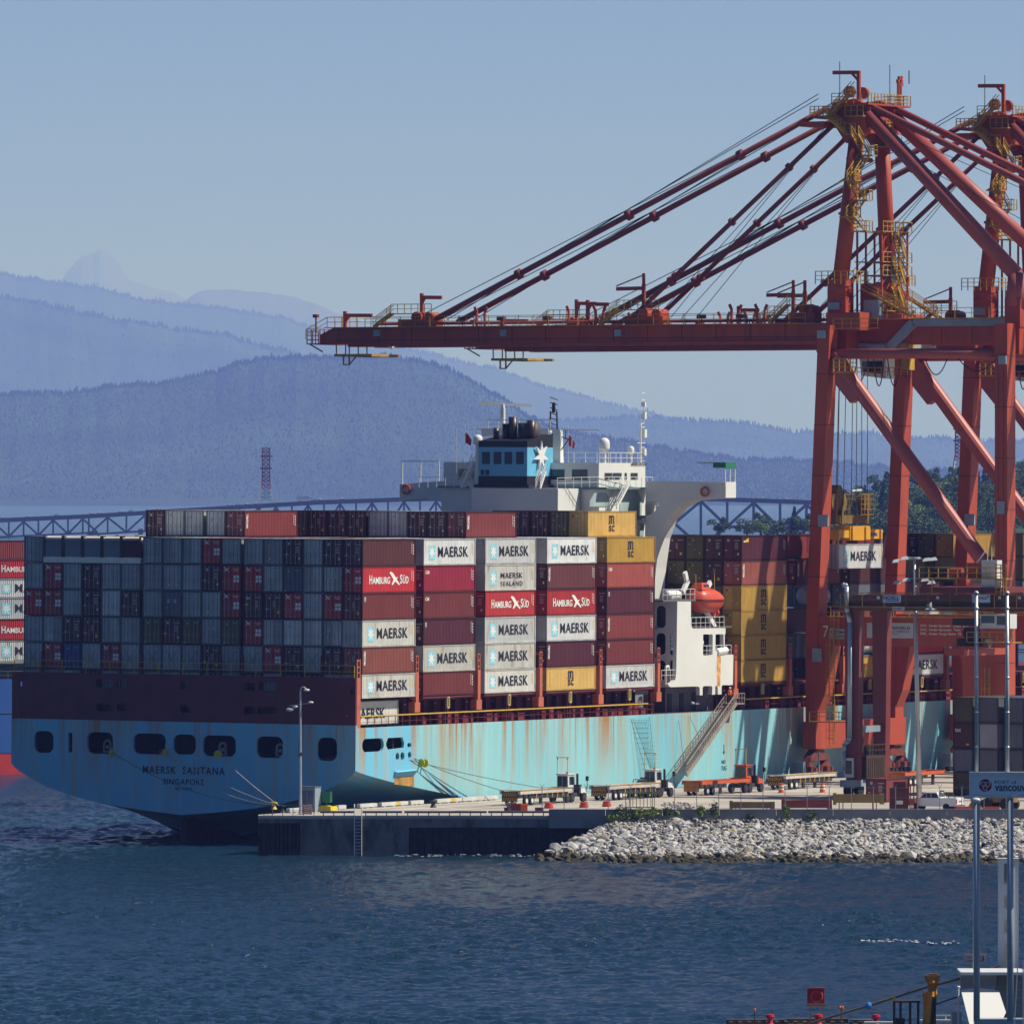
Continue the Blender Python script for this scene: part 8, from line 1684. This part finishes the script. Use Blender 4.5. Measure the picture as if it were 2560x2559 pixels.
line(tpt(536, 1880), qpt(705, 2030), rope, 'pale stern line running down right from the third large opening', .25, .05, .03); line(tpt(400, 1873), qpt(684, 2022), rope, 'pale stern line running to the yellow topped bollard, upper one', .5, .05, .04); line(tpt(395, 1878), qpt(686, 2023), rope, 'pale stern line running to the yellow topped bollard, lower one', 1.3, .045); line(tpt(265, 1873), qpt(682, 2024), mat('rope_dark', (.05, .07, .08), .9), 'dark stern line from the left wide opening to the bollard', 1.4, .035, .03)
line(spt(1022, 1891), qpt(1146, 2002), bluer, 'blue line crossing down from the round side fairlead', .1, .07); line(spt(1006, 1899), qpt(1132, 2003), bluer, 'blue line crossing down from the twin side fairleads', .1, .08); line(spt(1024, 1889), qpt(1296, 1998), mat('rope_grey', (.12, .12, .13), .9), 'dark side line with yellow guard running to the first trailer, lower one', .3, .04, .15); line(spt(1004, 1893), qpt(1420, 1990), mat('rope_grey', (.12, .12, .13), .9), 'dark side line with yellow guard running to the first trailer, upper one', .3, .04, .12)
# ================================================================ gulls
gw_, gg_, gb_ = mat('gull_white', (.7, .7, .68), .8), mat('gull_grey', (.28, .3, .33), .8), mat('gull_black', (.03, .03, .03), .8)
def gull(x, y, Y, s, pose, label):
    X, _, Z = world(x, y, Y); th = Thing('gull', label, 'gull', W0, (X, Y, Z), 'gulls in flight'); f = -1 if pose != 2 else 1; n = 8; A = MB()
    A.lathe((X, Y, Z), [(.02 * s, -.34 * s), (.07 * s, -.22 * s), (.1 * s, 0), (.075 * s, .16 * s), (.06 * s, .2 * s), (.065 * s, .27 * s), (.03 * s, .33 * s), (.008, .38 * s)] if f > 0 else [(.008, -.38 * s), (.03 * s, -.33 * s), (.065 * s, -.27 * s), (.06 * s, -.2 * s), (.075 * s, -.16 * s), (.1 * s, 0), (.07 * s, .22 * s), (.02 * s, .34 * s)], 10, axis='x')
    A.poly([(X - f * .3 * s, Y - .04 * s, Z), (X - f * .52 * s, Y - .12 * s, Z + .02 * s), (X - f * .52 * s, Y + .12 * s, Z + .02 * s), (X - f * .3 * s, Y + .04 * s, Z + .01 * s)]); A.build('body', gw_, th, smooth=True)
    for sd_ in (-1, 1):
        A = MB(); sh = Vector((X + f * .08 * s, Y + sd_ * .07 * s, Z + .05 * s))
        if pose == 0: el = sh + Vector((f * .22 * s * (1 if sd_ < 0 else -.3), sd_ * .25 * s, .33 * s)); tip = el + Vector((f * .26 * s * (1 if sd_ < 0 else -.5), sd_ * .3 * s, .16 * s if sd_ > 0 else .02 * s))
        else: el = sh + Vector((f * sd_ * .28 * s, sd_ * .2 * s, .14 * s)); tip = el + Vector((f * sd_ * .38 * s, sd_ * .2 * s, -.02 * s))
        c = Vector((-f * .17 * s, 0, -.01 * s)); A.poly([sh, el, el + c, sh + c * 1.3]); A.poly([sh + Vector((0, 0, .012)), el + Vector((0, 0, .012)), el + c + Vector((0, 0, .012)), sh + c * 1.3 + Vector((0, 0, .012))]); w_ = A.build('wing', gg_ if pose == 0 and sd_ > 0 else gw_, th); A = MB(); A.poly([el, tip, el + c]); A.poly([el + Vector((0, 0, .01)), tip + Vector((0, 0, .01)), el + c + Vector((0, 0, .01))]); A.build('wing_tip', gw_ if pose else gg_, th, parent=w_)
gull(2325, 1523, 760, 1.15, 0, 'white gull with raised wings flying before the yard gantry'); gull(1737, 1759, 900, 1.0, 1, 'white gull gliding in front of the deckhouse'); gull(979, 870, 950, .9, 2, 'small gull flying under the crane boom')
# ================================================================ people
def person(fr, base, label, vest, pose=0, face=0.0):
    """one continuous skinned body, 1.76 m"""
    me = bpy.data.meshes.new('person'); bx, by, bz = 0, 0, 0
    V = [(0, 0, .95), (0, 0, 1.15), (0, 0, 1.38), (0, 0, 1.50), (0, .01, 1.62), (0, .0, 1.72), (.11, 0, .90), (.12, .02, .50), (.12, -.01, .09), (.12, .14, .03), (-.11, 0, .90), (-.13, .03, .50), (-.14, -.02, .09), (-.14, .13, .03), (.19, 0, 1.40), (.26, -.02, 1.12), (.27, .16, .93), (-.19, 0, 1.40), (-.25, .0, 1.12), (-.24, .20, 1.0)]
    E = [(0, 1), (1, 2), (2, 3), (3, 4), (4, 5), (0, 6), (6, 7), (7, 8), (8, 9), (0, 10), (10, 11), (11, 12), (12, 13), (2, 14), (14, 15), (15, 16), (2, 17), (17, 18), (18, 19)]
    Rr = [.15, .145, .165, .065, .10, .085, .10, .068, .05, .045, .10, .068, .05, .045, .068, .05, .04, .068, .05, .04]
    me.from_pydata(V, E, []); o = bpy.data.objects.new('person', me); COL.objects.link(o); md = o.modifiers.new('skin', 'SKIN'); sd_ = o.modifiers.new('sub', 'SUBSURF'); sd_.levels = 1; sd_.render_levels = 1
    for i, r in enumerate(Rr): me.skin_vertices[0].data[i].radius = (r, r * (.8 if i < 3 else 1))
    me.skin_vertices[0].data[0].use_root = True
    bpy.context.view_layer.update(); m2 = bpy.data.meshes.new_from_object(o.evaluated_get(bpy.context.evaluated_depsgraph_get())); o.modifiers.clear(); o.data = m2; bpy.data.meshes.remove(me)
    for m in (mat('skin_tone', (.45, .26, .18), .6), mat('trousers_navy', (.02, .025, .05), .9), vest, undr): m2.materials.append(m)
    for p in m2.polygons:
        z = p.center.z; x = abs(p.center.x); p.material_index = 3 if z < .1 else (1 if z < .92 and x < .22 else (0 if (z > 1.52 or (x > .2 and z < 1.0)) else 2)); p.use_smooth = True
    o.matrix_world = fr.M @ Matrix.Translation(Vector(base)) @ Matrix.Rotation(face, 4, 'Z'); o['label'] = label; o['category'] = 'person'
    H = MB(); H.lathe((0, .0, 1.70), [(.15, -.01), (.135, .02), (.12, .08), (.07, .12), (.01, .135)], 12); hm_ = H.mesh('helmet', smooth=True); hm_.materials.append(wht); h_ = bpy.data.objects.new('helmet', hm_); COL.objects.link(h_); h_.parent = o
hiv = mat('vest_orange', (.75, .14, .02), .7); hig = mat('vest_lime', (.45, .7, .05), .7)
a = S.on_v(1824, 1756, -.6); person(S, (u1 if False else a[0] - .3, -.7, a[1]), 'person in orange vest and white helmet at the top of the gangway', hiv, face=2.6)
X, Y = gq(2262, 1998); person(W0, (X, Y, ZQ), 'person in lime vest and white helmet behind the red machine', hig, face=2.0)
# ================================================================ foreground pier, sign and white berth structure (right)
YS = 590.0
def fx(x, Y=YS): return (x - CX) / FPX * Y
def fz(y, Y=YS): return CH - (y - HY) * Y / FPX
gst = mat('painted_steel_grey', (0.36, 0.42, 0.5), .45, .2, var=.08, vs=1.5, grime=.2); fw_ = mat('foreground_white', (.66, .67, .68), .45, var=.05, grime=.15, gcol=(.4, .38, .35))
th = Thing('port_sign', 'large blue grey port name sign board on two tall steel posts', 'sign', W0, (fx(2442), YS, 5.1)); A = MB(); A.box(fx(2430), fx(2760), YS, YS + .35, fz(1987), fz(1937)); A.build('board', mat('sign_board_blue', (0.66, 0.74, 0.84), .4, var=.03), th)
A = MB(); A.box(fx(2424), fx(2765), YS - .12, YS + .47, fz(1937), fz(1929)); A.box(fx(2424), fx(2765), YS - .1, YS + .45, fz(1993), fz(1988)); A.box(fx(2424), fx(2430) - .003, YS - .1, YS + .45, fz(1988) + .003, fz(1937) - .003); A.build('frame', fw_, th)
A = MB(); A.blob((fx(2440), YS + .1, fz(1999)), (.36, .36, .2), 3, 0); A.blob((fx(2425), YS + .3, fz(1992)), (.42, .42, .13), 3, 0); A.build('bracket_cap', fw_, th, smooth=True)
for x, r0, r1 in ((2442, .205, .18), (2526, .205, .18)):
    A = MB(); A.tube((fx(x), YS + .15, fz(2552)), (fx(x), YS + .15, fz(1994)), r0, r0, 16); A.build('post', gst, th, smooth=True)
    A = MB(); xt = x - (0 if x < 2500 else 7); A.tube((fx(xt), YS + .15, fz(1929)), (fx(xt - 1), YS + .15, fz(1484)), r1 * .72, r1 * .62, 12)
    for k in range(5): zz = fz(1929) + 1.5 + k * 2.2; A.tube((fx(xt - .5), YS + .15, zz), (fx(xt - .5), YS + .15, zz + .12), r1 * .85, n=12)
    A.lathe((fx(xt - 1), YS + .15, fz(1484)), [(.18, 0), (.16, .1), (.05, .2)], 10); A.build('upper_pole', lampm, th, smooth=True)
A = MB(); put_text(A, 'PORT of', (fx(2487), YS - .02, fz(1959)), Vector((1, 0, 0)), U, fx(2541) - fx(2487), fz(1951) - fz(1960) , .0); put_text(A, 'vancouver', (fx(2487), YS - .02, fz(1977)), Vector((1, 0, 0)), U, fx(2585) - fx(2487), .36, .035); A.build('lettering', mat('lettering_slate', (.07, .10, .16), .5), th)
A = MB(); c = (fx(2463.5), fz(1962.5)); n = 24; A.poly([(c[0] + .405 * math.cos(2 * math.pi * k / n), YS - .01, c[1] + .405 * math.sin(2 * math.pi * k / n)) for k in range(n)])
for q in range(3):
    a0 = q * 2.094 + .5; pts = [(c[0] + (.02 + .30 * t_ / 8 * 1.25) * math.cos(a0 + t_ * .32), YS - .02, c[1] + (.02 + .30 * t_ / 8 * 1.25) * math.sin(a0 + t_ * .32)) for t_ in range(9)]
    for k in range(8):
        d = Vector(pts[k + 1]) - Vector(pts[k]); nrm = Vector((-d.z, 0, d.x)).normalized() * .03; b = len(A.v); A.v += [tuple(Vector(pts[k]) - nrm), tuple(Vector(pts[k + 1]) - nrm), tuple(Vector(pts[k + 1]) + nrm), tuple(Vector(pts[k]) + nrm)]; A.face((b, b + 1, b + 2, b + 3), 1)
    pts = [(c[0] + .16 * math.cos(a0) + .13 * math.cos(t_ * .6 + a0), YS - .018, c[1] + .16 * math.sin(a0) + .13 * math.sin(t_ * .6 + a0)) for t_ in range(8)]
    for k in range(7):
        d = Vector(pts[k + 1]) - Vector(pts[k]); nrm = Vector((-d.z, 0, d.x)).normalized() * .022; b = len(A.v); A.v += [tuple(Vector(pts[k]) - nrm), tuple(Vector(pts[k + 1]) - nrm), tuple(Vector(pts[k + 1]) + nrm), tuple(Vector(pts[k]) + nrm)]; A.face((b, b + 1, b + 2, b + 3), 1)
A.build('emblem', [mat('emblem_red', (.28, .01, .02), .5), mat('emblem_pale', (.42, .5, .62), .5)], th)
# white slotted column
Y2 = 604.0; th = Thing('fender_column', 'tall white slotted steel column behind the sign posts', 'column', W0, (fx(2520, Y2), Y2, 3)); A = MB(); hs = []
x0, x1 = fx(2496, Y2), fx(2534, Y2); 
for y0, y1 in ((2158, 2208), (2236, 2270), (2298, 2332), (2360, 2420)): hs.append([(fx(2510, Y2), fz(y1, Y2)), (fx(2518, Y2), fz(y1, Y2)), (fx(2518, Y2), fz(y0, Y2)), (fx(2510, Y2), fz(y0, Y2))])
A.prism([(x0, 3), (x1, 3), (x1, fz(2150, Y2)), (x0, fz(2150, Y2))], 'y', Y2, Y2 + .25, 0, hs); A.box(x0, x0 + .06, Y2 + .253, Y2 + .8, 3, fz(2150, Y2)); A.box(x0 + .1, x1 - .1, Y2 + .85, Y2 + .9, 3, fz(2152, Y2)); A.box(fx(2534, Y2) + .01, fx(2547, Y2), Y2 + .1, Y2 + .6, 3, fz(2152, Y2)); A.build('column', fw_, th); A = MB(); A.box(x0 - .05, fx(2548, Y2), Y2 - .05, Y2 + .9, fz(2150, Y2) + .003, fz(2147, Y2) + .06); A.build('cap', fw_, th)
A = MB(); A.tube((fx(2435.5, 600), 600, 4), (fx(2435.5, 600), 600, fz(2066, 600)), .09, n=10); A.blob((fx(2434, 600), 600, fz(2065, 600)), .13, 2, 0, 1); single('beacon_pipe', A, [fw_, mat('lamp_red', (.6, .01, .06), .4)], W0, (fx(2435, 600), 600, 4), 'thin white pipe with a small red lamp beside the left sign post', 'beacon')
# hose sign
Y3 = 603.0; th = Thing('fire_hose_sign', 'white sign with red lettering and arrow behind the left sign post', 'sign', W0, (fx(2438, Y3), Y3, 4)); A = MB(); A.box(fx(2411, Y3), fx(2465, Y3), Y3, Y3 + .05, fz(2410, Y3), fz(2382, Y3)); A.build('board', mat('sign_white_dull', (.45, .45, .46), .5), th); A = MB(); A.tube((fx(2438, Y3), Y3 + .1, 4), (fx(2438, Y3), Y3 + .1, fz(2385, Y3)), .06); A.build('post', fw_, th)
A = MB(); put_text(A, 'FIRE HOSE', (fx(2416, Y3), Y3 - .01, fz(2394, Y3)), Vector((1, 0, 0)), U, 1.0, .13, .03); put_text(A, 'CONNECTION', (fx(2413, Y3), Y3 - .01, fz(2403, Y3)), Vector((1, 0, 0)), U, 1.1, .13, .03); A.poly([(fx(2456, Y3), Y3 - .01, fz(2388, Y3)), (fx(2460, Y3), Y3 - .01, fz(2388, Y3)), (fx(2460, Y3), Y3 - .01, fz(2396, Y3)), (fx(2456, Y3), Y3 - .01, fz(2396, Y3))]); A.poly([(fx(2454, Y3), Y3 - .01, fz(2396, Y3)), (fx(2462, Y3), Y3 - .01, fz(2396, Y3)), (fx(2458, Y3), Y3 - .01, fz(2403, Y3))]); A.build('lettering', mat('lettering_red', (.3, .02, .04), .5), th)
# white cabin with ribbed wall and canted panel
Y4 = 597.0; th = Thing('berth_cabin', 'low white steel cabin with flat roof and canted white panel', 'cabin', W0, (fx(2480, Y4), Y4, 3)); A = MB(); A.box(fx(2400, Y4), fx(2700, Y4), Y4 - 1, Y4 + 4, fz(2434, Y4), fz(2431, Y4) + .1); A.build('roof', fw_, th)
A = MB(); A.box(fx(2402, Y4), fx(2490, Y4), Y4, Y4 + 3.5, fz(2470, Y4), fz(2434, Y4) - .003); A.box(fx(2490, Y4), fx(2700, Y4), Y4 + 1.8, Y4 + 3.5, 3, fz(2434, Y4) - .003)
for k in range(30): xx = fx(2404 + k * 2.9, Y4); A.box(xx, xx + .035, Y4 - .03, Y4 - .003, fz(2462, Y4), fz(2441, Y4))
A.build('ribbed_wall', mat('wall_grey_warm', (.33, .33, .32), .6), th)
A = MB(); pp = [(2403, 2475), (2443, 2469), (2460, 2469.5), (2497, 2475), (2515, 2529), (2508, 2544), (2430, 2565), (2425, 2565)]; t0_ = fz(2565, 594)
for k_ in (0, .1):
    pts_ = []
    for x, y in pp:
        Yc = 593 + (2565 - y) * .035 + k_; pts_.append((fx(x, Yc), Yc, fz(y, Yc)))
    tri_ = tessellate_polygon([[Vector((p[0], p[2], 0)) for p in pts_]]); b_ = len(A.v); A.v += pts_
    for t_ in tri_: A.face([b_ + i for i in t_])
n_ = len(pp)
for i in range(n_): j = (i + 1) % n_; A.face((i, j, n_ + j, n_ + i))
A.build('canted_panel', mat('panel_white', (.74, .73, .71), .5, var=.02), th)
for v_ in list(A.v): pass
A = MB(); A.box(fx(2436, 592), fx(2700, 592), 591.5, 593, 2, fz(2545, 592)); A.box(fx(2380, 598), fx(2404, 598), 598, 600, 2, fz(2528, 598)); A.build('base', gst, th)
A = MB(); A.tube((fx(2396, 596), 596, 2), (fx(2396, 596), 596, fz(2468, 596)), .06); A.blob((fx(2396, 596), 596, fz(2466, 596)), (.13, .13, .08), 2, 0); A.build('vent_post', fw_, th)
A = MB()
for q in (0, .55):
    A.bar((fx(2536, 588) + q, 588, fz(2565, 588)), (fx(2546, 588) + q * .6, 588.5, fz(2400, 588)), .07)
for k in range(9): f = k / 9; a_ = Vector((fx(2536, 588), 588, fz(2565, 588))).lerp(Vector((fx(2546, 588), 588.5, fz(2400, 588))), f); A.bar(a_, a_ + Vector((.5, 0, -.1)), .05)
single('steel_ladder', A, gst, W0, (fx(2540, 588), 588, 3), 'grey steel ladder at the right edge by the white cabin', 'ladder')
# timber pier
wood = mat('pier_timber', (.16, .13, .10), .9, var=.4, vs=1.2); Yp = 606.0; zp = fz(2546, Yp)
A = MB(); A.box(fx(1818, Yp), fx(2420, Yp), Yp - 14, Yp, zp - .6, zp - .35)
for k in range(60): xx = fx(1818, Yp) + k * .27; 
for k in range(14): A.box(fx(1818, Yp) + .2 + k * 1.15, fx(1818, Yp) + .55 + k * 1.15, Yp - 1.2, Yp - .8, -2, zp - .36)
A.box(fx(1815, Yp), fx(1962, Yp), Yp - .35, Yp + .05, zp - .3, zp + .0); A.box(fx(1966, Yp), fx(2120, Yp), Yp - .35, Yp + .05, zp - .25, zp + .06); A.box(fx(2125, Yp), fx(2178, Yp), Yp - .5, Yp + .1, zp - .2, zp - .0)
for k in range(16): A.box(fx(1822, Yp) + k * .6, fx(1822, Yp) + .25 + k * .6, Yp - .75, Yp - .36, zp - .34, zp - .12)
single('timber_pier', A, wood, W0, (fx(2000, Yp), Yp, 0), 'weathered timber pier edge at the bottom of the picture', 'pier', kind=None)
pred = mat('pier_red', (.42, .02, .04), .55); Yq = 604.0
for i, x in enumerate((1925, 2046, 2190)):
    A = MB(); z0 = zp - .3; A.lathe((fx(x, Yq), Yq, z0), [(.3, 0), (.2, .15), (.16, .4), (.3, .55), (.28, .7), (.05, .75)], 12); single('mooring_bitt', A, pred, W0, (fx(x, Yq), Yq, z0), 'red mooring bitt on the timber pier, %s from left' % ORD[i + 1], 'bollard', 'red bitts on the pier')
th = Thing('life_ring_cabinet', 'red cabinet with a life ring on two posts on the pier', 'life ring cabinet', W0, (fx(2040, Yq), Yq, zp)); A = MB(); A.box(fx(2019, Yq), fx(2061, Yq), Yq, Yq + .12, fz(2507, Yq), fz(2470, Yq)); A.box(fx(2018, Yq), fx(2062, Yq), Yq - .2, Yq + .13, fz(2470, Yq) + .003, fz(2469, Yq) + .03); A.box(fx(2018, Yq), fx(2020, Yq) - .004, Yq - .18, Yq + .13, fz(2507, Yq), fz(2470, Yq)); A.build('cabinet', pred, th); A = MB(); c = (fx(2041, Yq), fz(2489, Yq))
for k in range(18):
    a0, a1 = 2 * math.pi * k / 18, 2 * math.pi * (k + 1) / 18; A.tube((c[0] + .36 * math.cos(a0), Yq - .09, c[1] + .36 * math.sin(a0)), (c[0] + .36 * math.cos(a1), Yq - .09, c[1] + .36 * math.sin(a1)), .07, n=7, cap=False)
A.build('life_ring', mat('ring_dark_red', (.5, .06, .05), .6), th); A = MB()
for x in (2026, 2056): A.box(fx(x, Yq) - .04, fx(x, Yq) + .04, Yq + .13, Yq + .2, zp - .5, fz(2507, Yq))
A.box(fx(2016, Yq), fx(2066, Yq), Yq + .14, Yq + .18, fz(2515, Yq), fz(2508, Yq)); A.build('stand', mat('stand_buff', (.35, .26, .18), .7), th)
for x, y, n_ in ((1887, 2524, 1), (2103, 2518, 2)):
    th = Thing('pier_lamp', ['', 'single small orange lamp on a thin post on the pier', 'pair of small orange lamps right of the life ring cabinet'][n_], 'lamp', W0, (fx(x, Yq), Yq, zp)); A = MB(); A.tube((fx(x, Yq), Yq, zp - .5), (fx(x, Yq), Yq, fz(y, Yq)), .04); A.build('post', undr, th); A = MB()
    for q in range(n_): A.blob((fx(x, Yq) + (q - (n_ - 1) / 2) * .16, Yq, fz(y, Yq)), (.08, .08, .14), 2, 0)
    A.build('lens', mat('lens_orange', (.7, .12, .02), .3), th, smooth=True)
# ropes over the water side
def FP(x, y, Y): return Vector((fx(x, Y), Y, fz(y, Y)))
th = Thing('heavy_hawser', 'thick grey mooring hawser with a blue float rising to the white cabin', 'hawser', W0, FP(2030, 2556, 603)); A = MB(); pts = [FP(2026, 2557, 603), FP(2100, 2534, 602), FP(2171, 2513, 601), FP(2230, 2494, 600.5), FP(2310, 2468, 599.5), FP(2404, 2444, 598)]; A.path(pts, .085, 8); A.build('rope', mat('hawser_grey', (.16, .14, .13), .9), th); A = MB(); A.blob(FP(2171, 2512, 600.9), (.22, .2, .24), 2, .08); A.build('float', mat('float_blue', (.03, .2, .6), .6), th)
A = MB(); A.path([FP(2455, 2429, 601), FP(2475, 2420, 601.5), FP(2497, 2412, 602)], .08, 8); single('thick_rope', A, mat('hawser_black', (.03, .03, .03), .9), W0, FP(2455, 2429, 601), 'short black rope between white cabin roof and slotted column', 'rope')
A = MB(); A.path([FP(2332, 2512, 600), FP(2366, 2500, 599), FP(2402, 2488, 598)], .05, 6); single('thin_rope', A, mat('hawser_green', (.05, .07, .06), .9), W0, FP(2332, 2512, 600), 'thin dark rope from excavator arm to the cabin', 'rope')
# excavator
th = Thing('excavator', 'yellow excavator with raised arm and black cab on the pier', 'excavator', W0, FP(2290, 2559, 600)); eyel = mat('excavator_yellow', (.8, .36, .03), .5, var=.2, grime=.2); A = MB()
A.bar(FP(2318, 2580, 600), FP(2330, 2478, 600), .62, .45, up=(.75, .65, 0)); A.bar(FP(2331, 2484, 599.9), FP(2333, 2442, 599.7), .42, .4, up=(.75, .65, 0)); A.bar(FP(2314, 2560, 600.2), FP(2311, 2486, 600), .14, .2); A.bar(FP(2311, 2486, 600), FP(2306, 2482, 600), .3, .3); A.build('arm', eyel, th)
A = MB(); A.bar(FP(2316, 2444, 599), FP(2346, 2444, 599), .28, .3); A.bar(FP(2314, 2436, 599), FP(2318, 2452, 599), .22); A.bar(FP(2346, 2436, 599), FP(2344, 2452, 599), .22); A.bar(FP(2326, 2446, 599), FP(2324, 2478, 599), .1); A.bar(FP(2338, 2446, 599), FP(2339, 2476, 599), .1); A.lathe(FP(2331, 2466, 598.9), [(.3, -.15), (.3, .15)], 12, axis='y'); A.bar(FP(2318, 2440, 599), FP(2322, 2470, 599), .12); A.bar(FP(2344, 2440, 599), FP(2340, 2470, 599), .12); A.bar(FP(2322, 2436, 599), FP(2342, 2436, 599), .2); A.build('bucket_linkage', mat('linkage_brown', (.45, .2, .03), .6, var=.3), th)
A = MB(); A.tube(FP(2330, 2560, 599.3), FP(2334, 2490, 599.3), .1); A.tube(FP(2338, 2560, 599.3), FP(2338, 2470, 599.3), .05); A.build('hydraulic_ram', undr, th)
A = MB()
for x in (2236, 2252, 2276, 2296): A.box(fx(x, 600) - .05, fx(x, 600) + .05, 599.6, 599.7, fz(2565, 600), fz(2503, 600)); A.box(fx(x, 600) - .05, fx(x, 600) + .05, 601, 601.1, fz(2565, 600), fz(2503, 600))
A.box(fx(2232, 600), fx(2300, 600), 599.5, 601.2, fz(2504, 600), fz(2500, 600)); A.build('cab', undr, th); A = MB(); A.box(fx(2240, 600), fx(2262, 600), 600, 601, fz(2570, 600), fz(2545, 600)); A.build('seat', undr, th); A = MB(); A.bar(FP(2234, 2502, 600), FP(2236, 2488, 600), .12, .16); A.build('work_lamp', ywr, th)
A = MB(); A.box(fx(2160, 603), fx(2235, 603), 602.5, 603, fz(2556, 603), fz(2552, 603)); A.box(fx(2300, 603), fx(2400, 603), 602.5, 603, fz(2552, 603), fz(2547, 603)); A.rail([(fx(2310, 603), 603, fz(2560, 603)), (fx(2392, 603), 603, fz(2560, 603))], .6, .8, .04); single('pier_handrail', A, fw_, W0, (fx(2200, 603), 603, zp), 'white handrail at the pier edge beside the excavator', 'handrail')
# white wake patch on the water
rnd = random.Random(4); A = MB()
for k in range(90):
    f = rnd.random() ** 1.5; x = 2155 + 245 * f; y = 2350 - 3 * math.sin(f * 6) + rnd.uniform(-3.5, 3.5); X, Y = ground(x, y, .3); w = rnd.uniform(.03, .16); A.blob((X, Y, .22), (w, rnd.uniform(.2, .5), .03), 1, .4)
for k in range(60): X, Y = ground(rnd.uniform(980, 1340), 2136 + rnd.uniform(-2, 4), .2); A.blob((X, Y, .2), (rnd.uniform(.05, .25), .2, .02), 1, .4)
single('foam', A, mat('foam_white', (.42, .46, .5), .8), W0, (0, 0, 0), 'thin white foam streaks on the harbour water', 'foam', kind='stuff')

# second pickup behind the trailers, rubble heap, wheel loader
X, Y = gq(1606, 1993); P2_ = Frame(X, Y, ZQ); dup(pk.o, P2_.M @ Matrix.Translation(pk.base), 'white pickup truck mostly hidden behind the second trailer', 'pickup trucks')
rnd = random.Random(8); A = MB()
for k in range(90): X, Y = gq(rnd.uniform(1655, 1735), rnd.uniform(2012, 2024)); rock(A, (X, Y, ZQ + rnd.uniform(0, .35)), rnd.uniform(.08, .3), rnd, rnd.choice((0, 1, 1, 2)))
single('rubble_heap', A, rk, W0, (*gq(1695, 2018), ZQ), 'low heap of broken concrete behind the fence', 'rubble heap')
X, Y = gq(2500, 2026); LF = Frame(X, Y + 1, ZQ, 0, math.atan2(BX[1], BX[0])); th = Thing('wheel_loader', 'brown yellow wheel loader partly behind the port sign posts', 'loader', LF, (0, 0, 0), None); lm_ = mat('loader_brown', (.25, .15, .05), .6, var=.3)
A = MB(); A.hexa([(-1.8, -.9, .9), (1.2, -.9, .9), (1.2, .9, .9), (-1.8, .9, .9), (-1.8, -.8, 1.9), (1.0, -.8, 1.7), (1.0, .8, 1.7), (-1.8, .8, 1.9)]); A.bar((1.0, -.6, 1.3), (2.6, -.6, .6), .25, .3); A.bar((1.0, .6, 1.3), (2.6, .6, .6), .25, .3); A.build('body', lm_, th)
A = MB(); A.box(-.6, .7, -.7, .7, 1.92, 2.2); A.box(-.6, .7, -.7, .7, 3.1, 3.2)
for a_ in (-.6, .6):
    for b_ in (-.65, .65): A.bar((a_, b_, 2.2), (a_, b_, 3.1), .1)
A.build('cab', undr, th); A = MB(); A.hexa([(2.5, -1.2, .1), (3.3, -1.2, .15), (3.3, 1.2, .15), (2.5, 1.2, .1), (2.5, -1.2, 1.1), (2.7, -1.2, 1.1), (2.7, 1.2, 1.1), (2.5, 1.2, 1.1)]); A.build('bucket', lm_, th)
wheels(th, LF, [(-1.2, -.95), (1.0, -.95), (-1.2, .95), (1.0, .95)], .68, .5, undr)
